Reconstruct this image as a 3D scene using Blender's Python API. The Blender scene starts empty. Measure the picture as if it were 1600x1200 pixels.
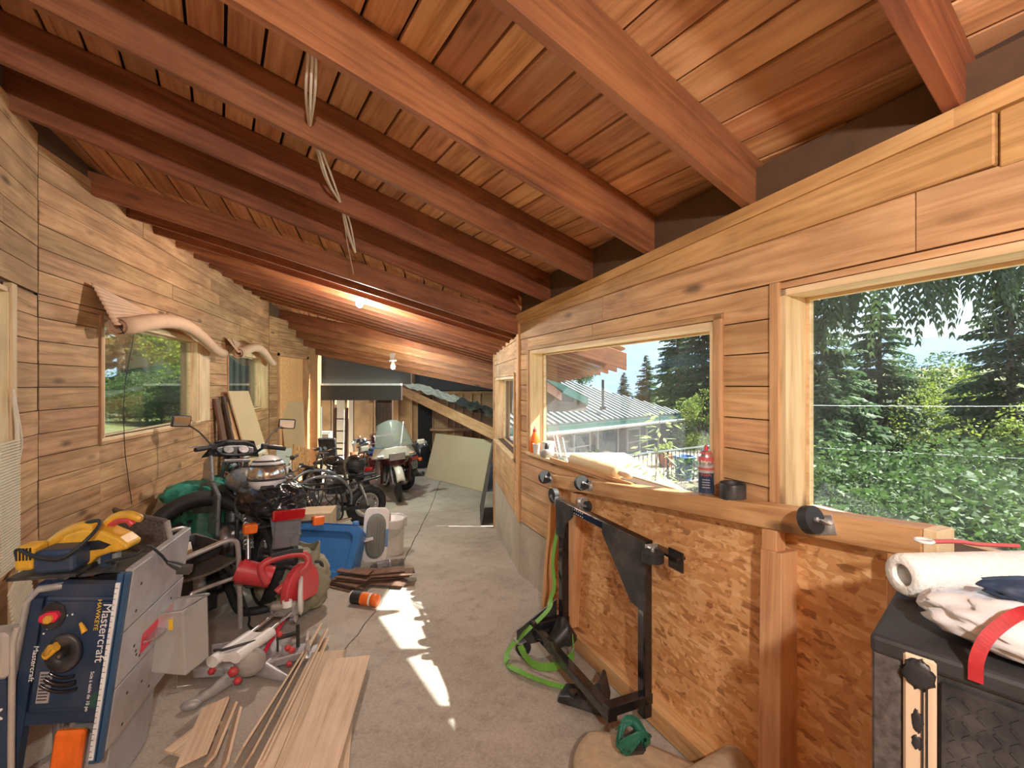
import bpy, bmesh, math, random
from math import sin, cos, pi, radians, sqrt
from mathutils import Vector as V, Matrix as M4, noise as NZ
random.seed(7)
SC = bpy.context.scene
COL = SC.collection
F = 711.0
EYE = 1.645
# ---------------------------------------------------------------- camera
cam_d = bpy.data.cameras.new('camera'); cam_d.lens = 16.0; cam_d.sensor_width = 36.0
cam_d.clip_start = 0.05; cam_d.clip_end = 3000
cam = bpy.data.objects.new('camera', cam_d); COL.objects.link(cam)
cam.location = (0, 0, EYE); cam.rotation_euler = (pi / 2, 0, 0)
SC.camera = cam
# ---------------------------------------------------------------- sky, sun, exposure
SUN_EL = 49.0
SUN_DIR = V((1.0 * cos(radians(SUN_EL)), 0.0 * cos(radians(SUN_EL)), sin(radians(SUN_EL)))).normalized()
w = bpy.data.worlds.new('sky'); SC.world = w; w.use_nodes = True
nt = w.node_tree; nt.nodes.clear()
wo = nt.nodes.new('ShaderNodeOutputWorld'); wb = nt.nodes.new('ShaderNodeBackground')
sk = nt.nodes.new('ShaderNodeTexSky'); sk.sky_type = 'NISHITA'; sk.sun_disc = False
sk.sun_elevation = radians(SUN_EL); sk.sun_rotation = math.atan2(SUN_DIR.x, SUN_DIR.y)
sk.air_density = 1.0; sk.dust_density = 3.0; sk.ozone_density = 1.0; sk.altitude = 600
nt.links.new(sk.outputs[0], wb.inputs[0]); nt.links.new(wb.outputs[0], wo.inputs[0])
wb.inputs[1].default_value = 0.185
sun_d = bpy.data.lights.new('sun', 'SUN'); sun_d.energy = 14.0; sun_d.angle = radians(0.6); sun_d.color = (1, 0.965, 0.90)
sun = bpy.data.objects.new('sun', sun_d); COL.objects.link(sun)
sun.rotation_euler = SUN_DIR.to_track_quat('Z', 'Y').to_euler(); sun.location = (20, -5, 25)
BULB_W = 60.0; BULB2_W = 75.0; REAR_FILL_W = 135.0
SC.view_settings.view_transform = 'Standard'; SC.view_settings.look = 'None'
SC.view_settings.exposure = 0.58; SC.view_settings.gamma = 1.0; SC.view_settings.use_curve_mapping = False
SC.cycles.max_bounces = 10; SC.cycles.diffuse_bounces = 6; SC.cycles.transparent_max_bounces = 24
SC.cycles.sample_clamp_indirect = 6.0
SC.cycles.use_denoising = True
# ---------------------------------------------------------------- mesh helpers
def frame(zdir, up=V((0, 0, 1))):
    z = V(zdir).normalized(); up = V(up)
    if abs(z.dot(up)) > 0.99: up = V((1, 0, 0))
    x = up.cross(z).normalized(); y = z.cross(x)
    return x, y, z

class MB:
    def __init__(s):
        s.v = []; s.f = []; s.uv = []; s.sm = []; s.T = None
    def add(s, vs, fs, uvs=None, smooth=False):
        o = len(s.v)
        if s.T is not None: vs = [s.T @ V(p) for p in vs]
        s.v += [tuple(p) for p in vs]
        for i, f in enumerate(fs):
            s.f.append([o + k for k in f]); s.uv.append(uvs[i] if uvs else None); s.sm.append(smooth)
        return s
    def hexa(s, c, uvs=None):   # 8 corners: bottom 4 ccw, top 4
        return s.add(c, [(3, 2, 1, 0), (4, 5, 6, 7), (0, 1, 5, 4), (1, 2, 6, 5), (2, 3, 7, 6), (3, 0, 4, 7)], uvs)
    def box(s, c, size, R=None):
        x, y, z = [k / 2 for k in size]; c = V(c)
        p = [(-x, -y, -z), (x, -y, -z), (x, y, -z), (-x, y, -z), (-x, -y, z), (x, -y, z), (x, y, z), (-x, y, z)]
        if R is not None: p = [R @ V(q) for q in p]
        return s.hexa([c + V(q) for q in p])
    def box2(s, a, b):
        a = V(a); b = V(b); return s.box((a + b) / 2, [abs(b[i] - a[i]) for i in range(3)])
    def bar(s, a, b, w, h, up=(0, 0, 1)):  # square bar from a to b
        a = V(a); b = V(b); x, y, z = frame(b - a, up)
        x = x * (w / 2); y = y * (h / 2)
        return s.hexa([a - x - y, a + x - y, a + x + y, a - x + y, b - x - y, b + x - y, b + x + y, b - x + y])
    def board(s, p, ax, ay, az, L, W, T, off=None):  # p corner; ax length dir; uv metres along the grain
        p = V(p); ax = V(ax) * L; ay = V(ay) * W; az = V(az) * T
        c = [p, p + ax, p + ax + ay, p + ay, p + az, p + az + ax, p + az + ax + ay, p + az + ay]
        return s.quadboard(c, L, W, T, off)
    def quadboard(s, c, L, W, T, off=None):
        if off is None: off = (random.uniform(0, 40), random.uniform(0, 40))
        a, b = off
        r = lambda u0, v0, u1, v1: [(a + u0, b + v0), (a + u1, b + v0), (a + u1, b + v1), (a + u0, b + v1)]
        uv = [[(a, b + W), (a + L, b + W), (a + L, b), (a, b)], r(0, 0, L, W), r(0, -T, L, 0),
              [(a + L, b), (a + L, b + W), (a + L + T, b + W), (a + L + T, b)], r(0, W, L, W + T),
              [(a, b), (a, b + W), (a - T, b + W), (a - T, b)]]
        return s.hexa(c, uv)
    def tube(s, pts, r, n=8, closed=False, caps=True, flat=None):
        pts = [V(p) for p in pts]; m = len(pts)
        rr = r if isinstance(r, (list, tuple)) else [r] * m
        vs = []; X = None
        for i, p in enumerate(pts):
            if closed: d = pts[(i + 1) % m] - pts[i - 1]
            else: d = pts[min(i + 1, m - 1)] - pts[max(i - 1, 0)]
            if d.length < 1e-9: d = V((0, 0, 1))
            d.normalize()
            if X is None: X, Y, _ = frame(d)
            else:
                X = (X - d * X.dot(d))
                if X.length < 1e-6: X, Y, _ = frame(d)
                X.normalize(); Y = d.cross(X)
            for k in range(n):
                a = 2 * pi * k / n; vs.append(p + (X * cos(a) + Y * sin(a) * (flat or 1)) * rr[i])
        fs = []
        for i in range(m if closed else m - 1):
            j = (i + 1) % m
            for k in range(n):
                k2 = (k + 1) % n; fs.append((i * n + k, i * n + k2, j * n + k2, j * n + k))
        s.add(vs, fs, smooth=True)
        if caps and not closed:
            s.add(vs[:n], [tuple(range(n))[::-1]]); s.add(vs[-n:], [tuple(range(n))])
        return s
    def lathe(s, prof, n=16, T=None, cap=True, arc=2 * pi):
        vs = []; fs = []; full = abs(arc - 2 * pi) < 1e-6; m = n if full else n + 1
        for r, z in prof:
            for k in range(m):
                a = arc * k / n; p = V((r * cos(a), r * sin(a), z)); vs.append(T @ p if T is not None else p)
        for i in range(len(prof) - 1):
            for k in range(n):
                k2 = (k + 1) % m; fs.append((i * m + k, i * m + k2, (i + 1) * m + k2, (i + 1) * m + k))
        s.add(vs, fs, smooth=True)
        if cap and full:
            if prof[0][0] > 1e-5: s.add(vs[:m], [tuple(range(m))[::-1]])
            if prof[-1][0] > 1e-5: s.add(vs[-m:], [tuple(range(m))])
        return s
    def cyl(s, a, b, r, n=14, r2=None):
        a = V(a); b = V(b); r2 = r if r2 is None else r2
        x, y, z = frame(b - a); L = (b - a).length
        T = M4.Translation(a) @ M4((x, y, z)).transposed().to_4x4()
        return s.lathe([(r, 0), (r2, L)], n, T)
    def prism(s, poly, o, ax, ay, az, d):  # polygon in ax/ay plane at o, extruded d along az
        o = V(o); ax = V(ax); ay = V(ay); az = V(az); n = len(poly)
        a = [o + ax * p[0] + ay * p[1] for p in poly]; b = [q + az * d for q in a]
        fs = [tuple(range(n))[::-1], tuple(range(n, 2 * n))] + [(i, (i + 1) % n, n + (i + 1) % n, n + i) for i in range(n)]
        return s.add(a + b, fs)
    def ball(s, c, r, nu=12, nv=8, R=None):
        rx, ry, rz = (r, r, r) if not isinstance(r, (tuple, list)) else r
        c = V(c); vs = [V((0, 0, rz))]; fs = []
        for i in range(1, nv):
            a = pi * i / nv
            for k in range(nu):
                b = 2 * pi * k / nu; vs.append(V((rx * sin(a) * cos(b), ry * sin(a) * sin(b), rz * cos(a))))
        vs.append(V((0, 0, -rz)))
        for k in range(nu):
            k2 = (k + 1) % nu; fs.append((0, 1 + k, 1 + k2)); e = 1 + (nv - 2) * nu
            fs.append((e + k2, e + k, len(vs) - 1))
            for i in range(nv - 2):
                fs.append((1 + i * nu + k, 1 + (i + 1) * nu + k, 1 + (i + 1) * nu + k2, 1 + i * nu + k2))
        if R is not None: vs = [R @ q for q in vs]
        return s.add([c + q for q in vs], fs, smooth=True)
    def torus(s, c, axis, Rr, r, n=28, m=8, flat=1):
        x, y, z = frame(axis); c = V(c)
        return s.tube([c + (x * cos(2 * pi * i / n) + y * sin(2 * pi * i / n)) * Rr for i in range(n)], r, m, closed=True)
    def surf(s, fn, nu, nv, wu=False):
        vs = [fn(i / nu, j / nv) for j in range(nv + 1) for i in range(nu + (0 if wu else 1))]; m = nu if wu else nu + 1
        fs = [(j * m + i, j * m + (i + 1) % m, (j + 1) * m + (i + 1) % m, (j + 1) * m + i) for j in range(nv) for i in range(nu)]
        return s.add(vs, fs, smooth=True)

def obj(name, mb, mat, parent=None, loc=None, bevel=0, thick=0, seg=1):
    me = bpy.data.meshes.new(name); me.from_pydata(mb.v, [], mb.f); me.update()
    if any(mb.uv):
        ul = me.uv_layers.new(name='UVMap').data
        for p in me.polygons:
            uv = mb.uv[p.index]
            for k, li in enumerate(p.loop_indices): ul[li].uv = uv[k] if uv else (0, 0)
    me.polygons.foreach_set('use_smooth', mb.sm)
    if mat: me.materials.append(MAT[mat] if isinstance(mat, str) else mat)
    o = bpy.data.objects.new(name, me); COL.objects.link(o)
    if parent: o.parent = parent
    if loc: o.location = loc
    if thick:
        m = o.modifiers.new('solid', 'SOLIDIFY'); m.thickness = thick; m.offset = 0
    if bevel:
        m = o.modifiers.new('edge', 'BEVEL'); m.width = bevel; m.segments = seg; m.limit_method = 'ANGLE'; m.angle_limit = radians(40); m.harden_normals = False
    return o

def tag(o, label=None, cat=None, group=None, kind=None):
    if label: o['label'] = label
    if cat: o['category'] = cat
    if group: o['group'] = group
    if kind: o['kind'] = kind
    return o
def thing(name, label, cat, loc=(0, 0, 0), rz=0, group=None, rot=None):
    o = bpy.data.objects.new(name, None); COL.objects.link(o); o.empty_display_size = 0.1
    o.location = loc; o.rotation_euler = rot if rot else (0, 0, rz)
    return tag(o, label, cat, group)
def struct(name, mb=None, mat=None, parent=None):
    if mb is None:
        o = bpy.data.objects.new(name, None); COL.objects.link(o)
    else: o = obj(name, mb, mat, parent)
    o['kind'] = 'structure'; return o
def fl(x, y, z=0.0):      # point of the horizontal plane at height z seen at a photo pixel
    Y = (EYE - z) * F / (y - 600); return V(((x - 800) / F * Y, Y, z))
def at(x, y, Y):          # point at distance Y seen at a photo pixel
    return V(((x - 800) / F * Y, Y, EYE + (600 - y) / F * Y))
def RZ(a): return M4.Rotation(a, 3, 'Z')
def eul(x, y, z): return (M4.Rotation(z, 3, 'Z') @ M4.Rotation(y, 3, 'Y') @ M4.Rotation(x, 3, 'X'))
def rnd(a, b): return random.uniform(a, b)
def smooth_path(pts, k=6):   # Catmull-Rom
    p = [V(q) for q in pts]; p = [p[0] * 2 - p[1]] + p + [p[-1] * 2 - p[-2]]; out = []
    for i in range(1, len(p) - 2):
        for j in range(k):
            t = j / k; a, b, c, d = p[i - 1], p[i], p[i + 1], p[i + 2]
            out.append(0.5 * ((2 * b) + (c - a) * t + (2 * a - 5 * b + 4 * c - d) * t * t + (3 * b - a - 3 * c + d) * t ** 3))
    out.append(p[-2]); return out
def copy_tree(o, parent=None):
    c = o.copy(); COL.objects.link(c)
    if parent: c.parent = parent
    for ch in list(o.children): copy_tree(ch, c)
    return c
def text(name, body, mat, parent, size, loc, R, extrude=0.0006, sx=1.0):   # flat lettering as a mesh
    cu = bpy.data.curves.new(name, 'FONT'); cu.body = body; cu.size = size; cu.extrude = extrude
    cu.align_x = 'CENTER'; cu.align_y = 'CENTER'
    t = bpy.data.objects.new(name, cu); dg = bpy.context.evaluated_depsgraph_get()
    COL.objects.link(t); dg.update(); me = bpy.data.meshes.new_from_object(t.evaluated_get(dg)); bpy.data.objects.remove(t)
    me.materials.clear(); me.materials.append(MAT[mat])
    for v in me.vertices: v.co.x *= sx
    o = bpy.data.objects.new(name, me); COL.objects.link(o); o.parent = parent
    o.matrix_local = M4.Translation(V(loc)) @ R.to_4x4(); return o
# ---------------------------------------------------------------- materials
MAT = {}
class NB:
    def __init__(s, name):
        m = bpy.data.materials.new(name); m.use_nodes = True; s.m = m; s.t = m.node_tree; s.t.nodes.clear()
        s.out = s.n('ShaderNodeOutputMaterial'); s.b = s.n('ShaderNodeBsdfPrincipled'); s.l(s.b.outputs[0], s.out.inputs[0]); MAT[name] = m
    def n(s, t, **k):
        x = s.t.nodes.new(t)
        for a, b in k.items(): setattr(x, a, b)
        return x
    def l(s, a, b): s.t.links.new(a, b)
    def uvmap(s, sc, kind='UV', rot=(0, 0, 0)):
        tc = s.n('ShaderNodeTexCoord'); mp = s.n('ShaderNodeMapping'); mp.inputs['Scale'].default_value = sc; mp.inputs['Rotation'].default_value = rot
        s.l(tc.outputs[kind], mp.inputs[0]); return mp.outputs[0]
    def noise(s, vec, scale, det=4, rough=0.55, dist=0):
        x = s.n('ShaderNodeTexNoise'); x.inputs['Scale'].default_value = scale; x.inputs['Detail'].default_value = det
        x.inputs['Roughness'].default_value = rough; x.inputs['Distortion'].default_value = dist
        if vec is not None: s.l(vec, x.inputs['Vector'])
        return x.outputs[0]
    def ramp(s, fac, stops):
        x = s.n('ShaderNodeValToRGB'); e = x.color_ramp.elements
        while len(e) < len(stops): e.new(0.5)
        for i, (p, c) in enumerate(stops):
            e[i].position = p; e[i].color = (*c, 1) if not isinstance(c, (int, float)) else (c, c, c, 1)
        s.l(fac, x.inputs[0]); return x.outputs[0]
    def mix(s, fac, a, b, mode='MIX'):
        x = s.n('ShaderNodeMix', data_type='RGBA', blend_type=mode)
        for sock, val in ((x.inputs[0], fac), (x.inputs[6], a), (x.inputs[7], b)):
            if isinstance(val, (int, float)): sock.default_value = val
            elif isinstance(val, tuple): sock.default_value = (*val, 1)
            else: s.l(val, sock)
        return x.outputs[2]
    def math(s, op, a, b=0.0):
        x = s.n('ShaderNodeMath', operation=op)
        for i, q in enumerate((a, b)):
            if isinstance(q, (int, float)): x.inputs[i].default_value = q
            else: s.l(q, x.inputs[i])
        return x.outputs[0]
    def bump(s, h, st, d=0.01):
        x = s.n('ShaderNodeBump'); x.inputs['Strength'].default_value = st; x.inputs['Distance'].default_value = d
        s.l(h, x.inputs['Height']); s.l(x.outputs[0], s.b.inputs['Normal'])
    def set(s, **k):
        for a, b in k.items():
            i = s.b.inputs[a.replace('_', ' ')]
            if isinstance(b, (int, float)): i.default_value = b
            elif isinstance(b, tuple): i.default_value = (*b, 1)
            else: s.l(b, i)
        return s

def wood(name, dark, mid, light, rough=0.7, knots=0.5, var=0.25, grain=1.0, fit=None):
    b = NB(name)
    a = b.uvmap((1.6, 26 * grain, 1)); n1 = b.noise(a, 1.0, 5, 0.6, 0.6)
    a2 = b.uvmap((0.55, 9 * grain, 1)); n2 = b.noise(a2, 1.3, 2, 0.5, 1.0)
    wv = b.n('ShaderNodeMath', operation='SINE'); m1 = b.math('MULTIPLY', n2, 34.0); b.l(m1, wv.inputs[0])
    rings = b.math('MULTIPLY', wv.outputs[0], 0.055)
    f = b.math('ADD', n1, rings)
    col = b.ramp(f, [(0.28, dark), (0.5, mid), (0.74, light)])
    oi = b.n('ShaderNodeObjectInfo'); 
    val = b.math('ADD', b.math('MULTIPLY', oi.outputs['Random'], var * 2), 1 - var)
    col = b.mix(1.0, col, b.n('ShaderNodeCombineColor').outputs[0], 'MULTIPLY') if False else col
    hs = b.n('ShaderNodeHueSaturation'); b.l(col, hs.inputs['Color']); b.l(val, hs.inputs['Value'])
    hue = b.math('ADD', b.math('MULTIPLY', b.math('FRACT', b.math('MULTIPLY', oi.outputs['Random'], 7.31)), 0.014), 0.493); b.l(hue, hs.inputs['Hue'])
    col = hs.outputs[0]
    if knots:
        vo = b.n('ShaderNodeTexVoronoi'); vo.inputs['Scale'].default_value = 1.0; b.l(b.uvmap((2.3, 6.5, 1)), vo.inputs['Vector'])
        k = b.ramp(vo.outputs['Distance'], [(0.08, 1.0), (0.19, 0.0)])
        sel = b.n('ShaderNodeSeparateColor'); b.l(vo.outputs['Color'], sel.inputs[0])
        on = b.math('LESS_THAN', sel.outputs[0], knots * 1.15)
        col = b.mix(b.math('MULTIPLY', b.math('MULTIPLY', k, on), 0.85), col, tuple(c * 0.32 for c in dark))
    st = b.noise(b.uvmap((1.2, 1.2, 1)), 1.5, 3); col = b.mix(b.ramp(st, [(0.33, 0.5), (0.58, 0.0)]), col, tuple(c * 0.8 for c in dark))
    st2 = b.noise(b.uvmap((0.8, 2.2, 1)), 2.1, 4, 0.6); col = b.mix(b.ramp(st2, [(0.52, 0.0), (0.72, 0.45)]), col, tuple(min(1, c * 1.18 + .02) for c in light))
    b.set(Base_Color=col, Roughness=rough); b.bump(f, 0.25, 0.004); return b.m

def plain(name, c, rough=0.5, metal=0.0, var=0.15, sc=18, bump=0.0, dirt=None, coat=0.0, alpha=None, trans=None):
    b = NB(name); vec = b.uvmap((1, 1, 1), 'Object')
    n = b.noise(vec, sc, 4)
    lo = tuple(q * (1 - var) for q in c); hi = tuple(min(1, q * (1 + var)) for q in c)
    col = b.ramp(n, [(0.3, lo), (0.7, hi)])
    if dirt:
        d = b.noise(vec, sc * 0.23 + 2, 5, 0.7); col = b.mix(b.ramp(d, [(0.45, 0.0), (0.75, 0.8)]), col, dirt)
    b.set(Base_Color=col, Roughness=b.ramp(n, [(0.2, max(0, rough - 0.08)), (0.8, min(1, rough + 0.08))]), Metallic=metal)
    if coat: b.set(Coat_Weight=coat)
    if bump: b.bump(n, bump, 0.004)
    if trans: b.set(Transmission_Weight=trans)
    return b.m
# ---------------------------------------------------------------- wood and masonry of the shell
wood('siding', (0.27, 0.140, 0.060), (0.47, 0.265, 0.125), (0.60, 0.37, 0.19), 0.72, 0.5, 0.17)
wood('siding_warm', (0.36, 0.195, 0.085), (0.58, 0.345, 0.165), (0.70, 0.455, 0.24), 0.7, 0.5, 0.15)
wood('beam_wood', (0.36, 0.19, 0.065), (0.58, 0.33, 0.13), (0.68, 0.43, 0.19), 0.65, 0.5, 0.08)
wood('rafter_wood', (0.15, 0.048, 0.018), (0.27, 0.092, 0.034), (0.36, 0.14, 0.055), 0.68, 0.35, 0.16)
wood('deck_wood', (0.36, 0.15, 0.058), (0.60, 0.29, 0.125), (0.74, 0.42, 0.21), 0.72, 0.55, 0.22)
wood('pine', (0.55, 0.37, 0.18), (0.74, 0.55, 0.32), (0.82, 0.66, 0.42), 0.6, 0.4, 0.06)
wood('stud_wood', (0.36, 0.20, 0.09), (0.54, 0.33, 0.16), (0.65, 0.43, 0.23), 0.7, 0.3, 0.15)
wood('fir', (0.42, 0.20, 0.08), (0.62, 0.34, 0.15), (0.72, 0.44, 0.22), 0.6, 0.3, 0.1)
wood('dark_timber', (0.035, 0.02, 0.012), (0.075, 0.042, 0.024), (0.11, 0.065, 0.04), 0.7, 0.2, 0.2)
plain('backing', (0.10, 0.055, 0.03), 0.9)
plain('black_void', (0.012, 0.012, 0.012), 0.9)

b = NB('concrete'); vec = b.uvmap((1, 1, 1), 'Object')
n1 = b.noise(vec, 1.1, 6, 0.65); n2 = b.noise(vec, 9, 6, 0.7); n3 = b.noise(vec, 90, 3, 0.6)
c = b.ramp(n1, [(0.3, (0.30, 0.255, 0.205)), (0.52, (0.42, 0.375, 0.315)), (0.72, (0.50, 0.46, 0.40))])
c = b.mix(b.ramp(n2, [(0.52, 0.0), (0.74, 0.55)]), c, (0.17, 0.125, 0.085)); c = b.mix(0.22, c, b.ramp(n3, [(0.3, (0.1, 0.09, 0.08)), (0.7, (0.62, 0.58, 0.52))]))
b.set(Base_Color=c, Roughness=b.ramp(n2, [(0.3, 0.62), (0.7, 0.85)])); b.bump(b.math('ADD', n2, b.math('MULTIPLY', n3, 0.4)), 0.25, 0.01)
b = NB('stem_wall'); vec = b.uvmap((1, 1, 1), 'Object')
n1 = b.noise(vec, 2.2, 6, 0.65); n2 = b.noise(vec, 14, 5, 0.7)
c = b.ramp(n1, [(0.3, (0.33, 0.285, 0.22)), (0.7, (0.52, 0.475, 0.39))]); c = b.mix(b.ramp(n2, [(0.55, 0.0), (0.75, 0.45)]), c, (0.24, 0.19, 0.13))
b.set(Base_Color=c, Roughness=0.85); b.bump(n2, 0.3, 0.01)

# dusty window glass
def glass(name, dust, tint, refl):
  b = NB(name); vec = b.uvmap((1, 1, 1), 'Object')
  tr = b.n('ShaderNodeBsdfTransparent'); tr.inputs[0].default_value = (*tint, 1)
  gl = b.n('ShaderNodeBsdfGlossy'); gl.inputs['Roughness'].default_value = 0.03; gl.inputs[0].default_value = (1, 1, 1, 1)
  tl = b.n('ShaderNodeBsdfTranslucent'); tl.inputs[0].default_value = (0.85, 0.88, 0.9, 1)
  df = b.n('ShaderNodeBsdfDiffuse'); df.inputs[0].default_value = (0.6, 0.62, 0.6, 1)
  dm = b.n('ShaderNodeMixShader'); dm.inputs[0].default_value = 0.35; b.l(tl.outputs[0], dm.inputs[1]); b.l(df.outputs[0], dm.inputs[2])
  fr = b.n('ShaderNodeFresnel'); fr.inputs[0].default_value = 1.3
  m1 = b.n('ShaderNodeMixShader'); b.l(b.math('MULTIPLY', fr.outputs[0], refl), m1.inputs[0]); b.l(tr.outputs[0], m1.inputs[1]); b.l(gl.outputs[0], m1.inputs[2])
  speck = b.ramp(b.noise(b.uvmap((1, 1, 0.55), 'Object'), 130, 4, 0.75), [(0.5, 0.0), (0.75, 0.16 * dust)])
  haze = b.ramp(b.noise(vec, 2.2, 4), [(0.35, 0.015 * dust), (0.75, 0.10 * dust)])
  m2 = b.n('ShaderNodeMixShader'); b.l(b.math('ADD', speck, haze), m2.inputs[0]); b.l(m1.outputs[0], m2.inputs[1]); b.l(dm.outputs[0], m2.inputs[2])
  b.l(m2.outputs[0], b.out.inputs[0])

glass('dusty_glass', 0.45, (0.93, 0.96, 0.95), .12); glass('clear_glass', 0.15, (0.92, 0.95, 0.88), .6)
class WALL:
    def __init__(s, P0, psi, side):   # direction away from the camera; n points into the room
        a = radians(psi); s.P0 = V((P0[0], P0[1], 0)); s.d = V((-sin(a), cos(a), 0)); s.n = V((cos(a), sin(a), 0)) * side
    def P(s, t, h, o=0.0): return s.P0 + s.d * t + s.n * o + V((0, 0, h))
    def board(s, mb, t0, t1, h0, h1, o0, o1):
        p = s.P(t0, h0, o0); return mb.board(p, s.d, (0, 0, 1), s.n, t1 - t0, h1 - h0, o1 - o0)
    def vboard(s, mb, t0, t1, h0, h1, o0, o1):
        p = s.P(t1, h0, o0); return mb.board(p, (0, 0, 1), -s.d, s.n, h1 - h0, t1 - t0, o1 - o0)
CX, CY = 0.0563, 4.005
R = WALL((CX, CY), 22.9, -1); R2 = WALL((CX, CY), 8.8, -1)
L = WALL((-2.746, 2.64), 14.95, 1); L0 = WALL((-2.746, 2.64), 31, 1)
e = L.P(5.2, 0); L3 = WALL((e.x, e.y), 0, 1)
NVEC = V((0.840, 0.543, 0))
def plane1(x, y): return EYE + 1.177 - 0.2095 * x - 0.14 * y
RD = 0.215
EAVE = 2.68   # the eave runs parallel to the decking

# floor: two slabs with a worn joint between them
floor = struct('floor')
seam = [(-0.55, -3.0), (-0.80, 0.5), (-1.06, 2.6), (-0.985, 3.35), (-0.985, 3.7), (-1.10, 5.0), (-1.22, 6.4), (-1.75, 13.0)]
def fz(y): return -0.30 * max(0.0, min(1.0, (y - 3.8) / 3.2))   # the slab falls away towards the far end
ys = sorted(set([-3 + 0.12 * k for k in range(134)] + [3.8, 7.0]))
def seam_x(y):
    for a, c in zip(seam[:-1], seam[1:]):
        if a[1] <= y <= c[1]: return a[0] + (c[0] - a[0]) * (y - a[1]) / (c[1] - a[1])
    return seam[-1][0]
jag = [(seam_x(y) + rnd(-0.008, 0.008), y) for y in ys]
def slab(xe, dx, dz):
    mb = MB(); vs = []
    for (x, y) in jag: vs += [(x + dx, y, fz(y) + dz), (xe, y, fz(y) + dz), (x + dx, y, fz(y) + dz - .12), (xe, y, fz(y) + dz - .12)]
    fs = []
    for i in range(len(jag) - 1):
        a, b_ = 4 * i, 4 * i + 4; q = [(a, a + 1, b_ + 1, b_), (a + 2, a, b_, b_ + 2), (a + 1, a + 3, b_ + 3, b_ + 1), (a + 3, a + 2, b_ + 2, b_ + 3)]
        fs += q if dx > 0 else [t[::-1] for t in q]
    mb.add(vs, fs); o = obj('slab', mb, 'concrete', floor); o['kind'] = 'structure'
slab(-7, -.003, 0.0); slab(3.2, .003, -.006)
mb = MB(); mb.box2((-7, -3, -0.65), (3.2, 13, -0.38)); mb.box2((-2.0, -3, -0.3), (0, 3.8, -0.02)); obj('joint_fill', mb, 'stem_wall', floor)

def wall_obj(name): return struct(name)
def siding(wl, par, spans, h0, h1, pitch, mat='siding', thick=0.018, gap=0.005, lens=(1.1, 3.2), o=0.0, hb=None):
    """horizontal boards; spans = list of (t0, t1, hmin, hmax)"""
    k = 0; h = h0
    while h < h1 - 0.01:
        hh = min(h + pitch, h1)
        for (t0, t1, a, c) in spans:
            lo, hi = max(h, a), min(hh, c)
            if hi - lo < 0.02: continue
            t = t0
            while t < t1 - 0.02:
                Ln = rnd(*lens); e = t + Ln
                if e > t1 - 0.4: e = t1
                mb = MB(); wl.board(mb, t + 0.002, e - 0.002, lo + gap / 2, hi - gap / 2, o - thick, o + rnd(-0.003, 0.002)); obj('plank', mb, mat, par)
                t = e
        h = hh; k += 1
def wall_core(wl, par, holes, t0, t1, h0, h1, o0=-0.16, o1=-0.02, mat='backing'):
    """solid core with rectangular openings (t0,t1,h0,h1)"""
    mb = MB(); cuts = sorted(set([t0, t1] + [x for q in holes for x in q[:2]]))
    for a, c in zip(cuts[:-1], cuts[1:]):
        if c <= t0 or a >= t1: continue
        hs = sorted([(q[2], q[3]) for q in holes if q[0] < c - 1e-6 and q[1] > a + 1e-6]); z = h0
        for (p, q) in hs + [(h1, h1)]:
            if p > z + 1e-4: wl.board(mb, a, c, z, p, o0, o1)
            z = q
    o = obj('core', mb, mat, par); o['kind'] = 'structure'; return o

# ---------------- right wall, near stretch
WR = wall_obj('wall_right')
holes_R = [(-2.162, -0.238, 1.09, 1.915), (-4.2, -2.475, 1.18, 2.0)]
wall_core(R, WR, holes_R, -6.4, 0.0, 0.44, 2.52)
mb = MB(); R.board(mb, -6.4, 0.0, -0.3, 0.44, -0.24, -0.004); obj('stem_wall', mb, 'stem_wall', WR)
P_ = 0.1317
sp = [(-6.3, -0.045, 0.44, 1.05), (-0.2, -0.045, 1.05, 2.03), (-2.437, -2.207, 1.05, 2.03), (-6.3, -4.2, 1.05, 2.03), (-2.437, -0.2, 1.951, 2.03), (-4.2, -2.437, 1.05, 1.10), (-4.2, -2.437, 2.002, 2.03)]
siding(R, WR, sp, 0.45, 2.03, P_, 'siding_warm', lens=(1.2, 2.6))
# header boards and the heavy top board
for (a, c) in ((-1.30, -0.045), (-2.9, -1.30), (-6.3, -2.9)):
    mb = MB(); R.board(mb, a + .002, c - .002, 2.033, 2.205, -0.02, 0.004); obj('header_board', mb, 'siding_warm', WR)
def top_board(t0, t1, b0, b1, o):
    c = []
    z = lambda t: plane1(*R.P(t, 0).xy) - 0.012
    for oo in (-0.03, o):
        c += [R.P(t0, b0, oo), R.P(t1, b1, oo), R.P(t1, z(t1), oo), R.P(t0, z(t0), oo)]
    mb = MB(); mb.quadboard(c, t1 - t0, z(t0) - b0, o + .03); obj('top_board', mb, 'beam_wood', WR, bevel=.004)
top_board(-3.075, -0.03, 2.208, 2.165, 0.022); top_board(-6.3, -3.08, 2.20, 2.20, 0.012)
mb = MB()
for t0, t1 in ((-3.0, -0.03), (-6.3, -3.0)):
    z = lambda t: plane1(*R.P(t, 0).xy) - 0.055
    c = []
    for oo in (0.0, 0.034): c += [R.P(t0, z(t0), oo), R.P(t1, z(t1), oo), R.P(t1, z(t1) + .052, oo), R.P(t0, z(t0) + .052, oo)]
    mb.quadboard(c, t1 - t0, .052, .034)
obj('plate_edge', mb, 'beam_wood', WR)
mb = MB(); R.vboard(mb, -0.045, -0.008, 0.44, 2.24, -0.02, 0.02); obj('corner_post', mb, 'fir', WR, bevel=.003)
mb = MB(); R2.vboard(mb, 0.0, 0.045, 0.43, 2.2, -0.02, 0.012); obj('corner_post', mb, 'fir', WR, bevel=.003)
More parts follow.
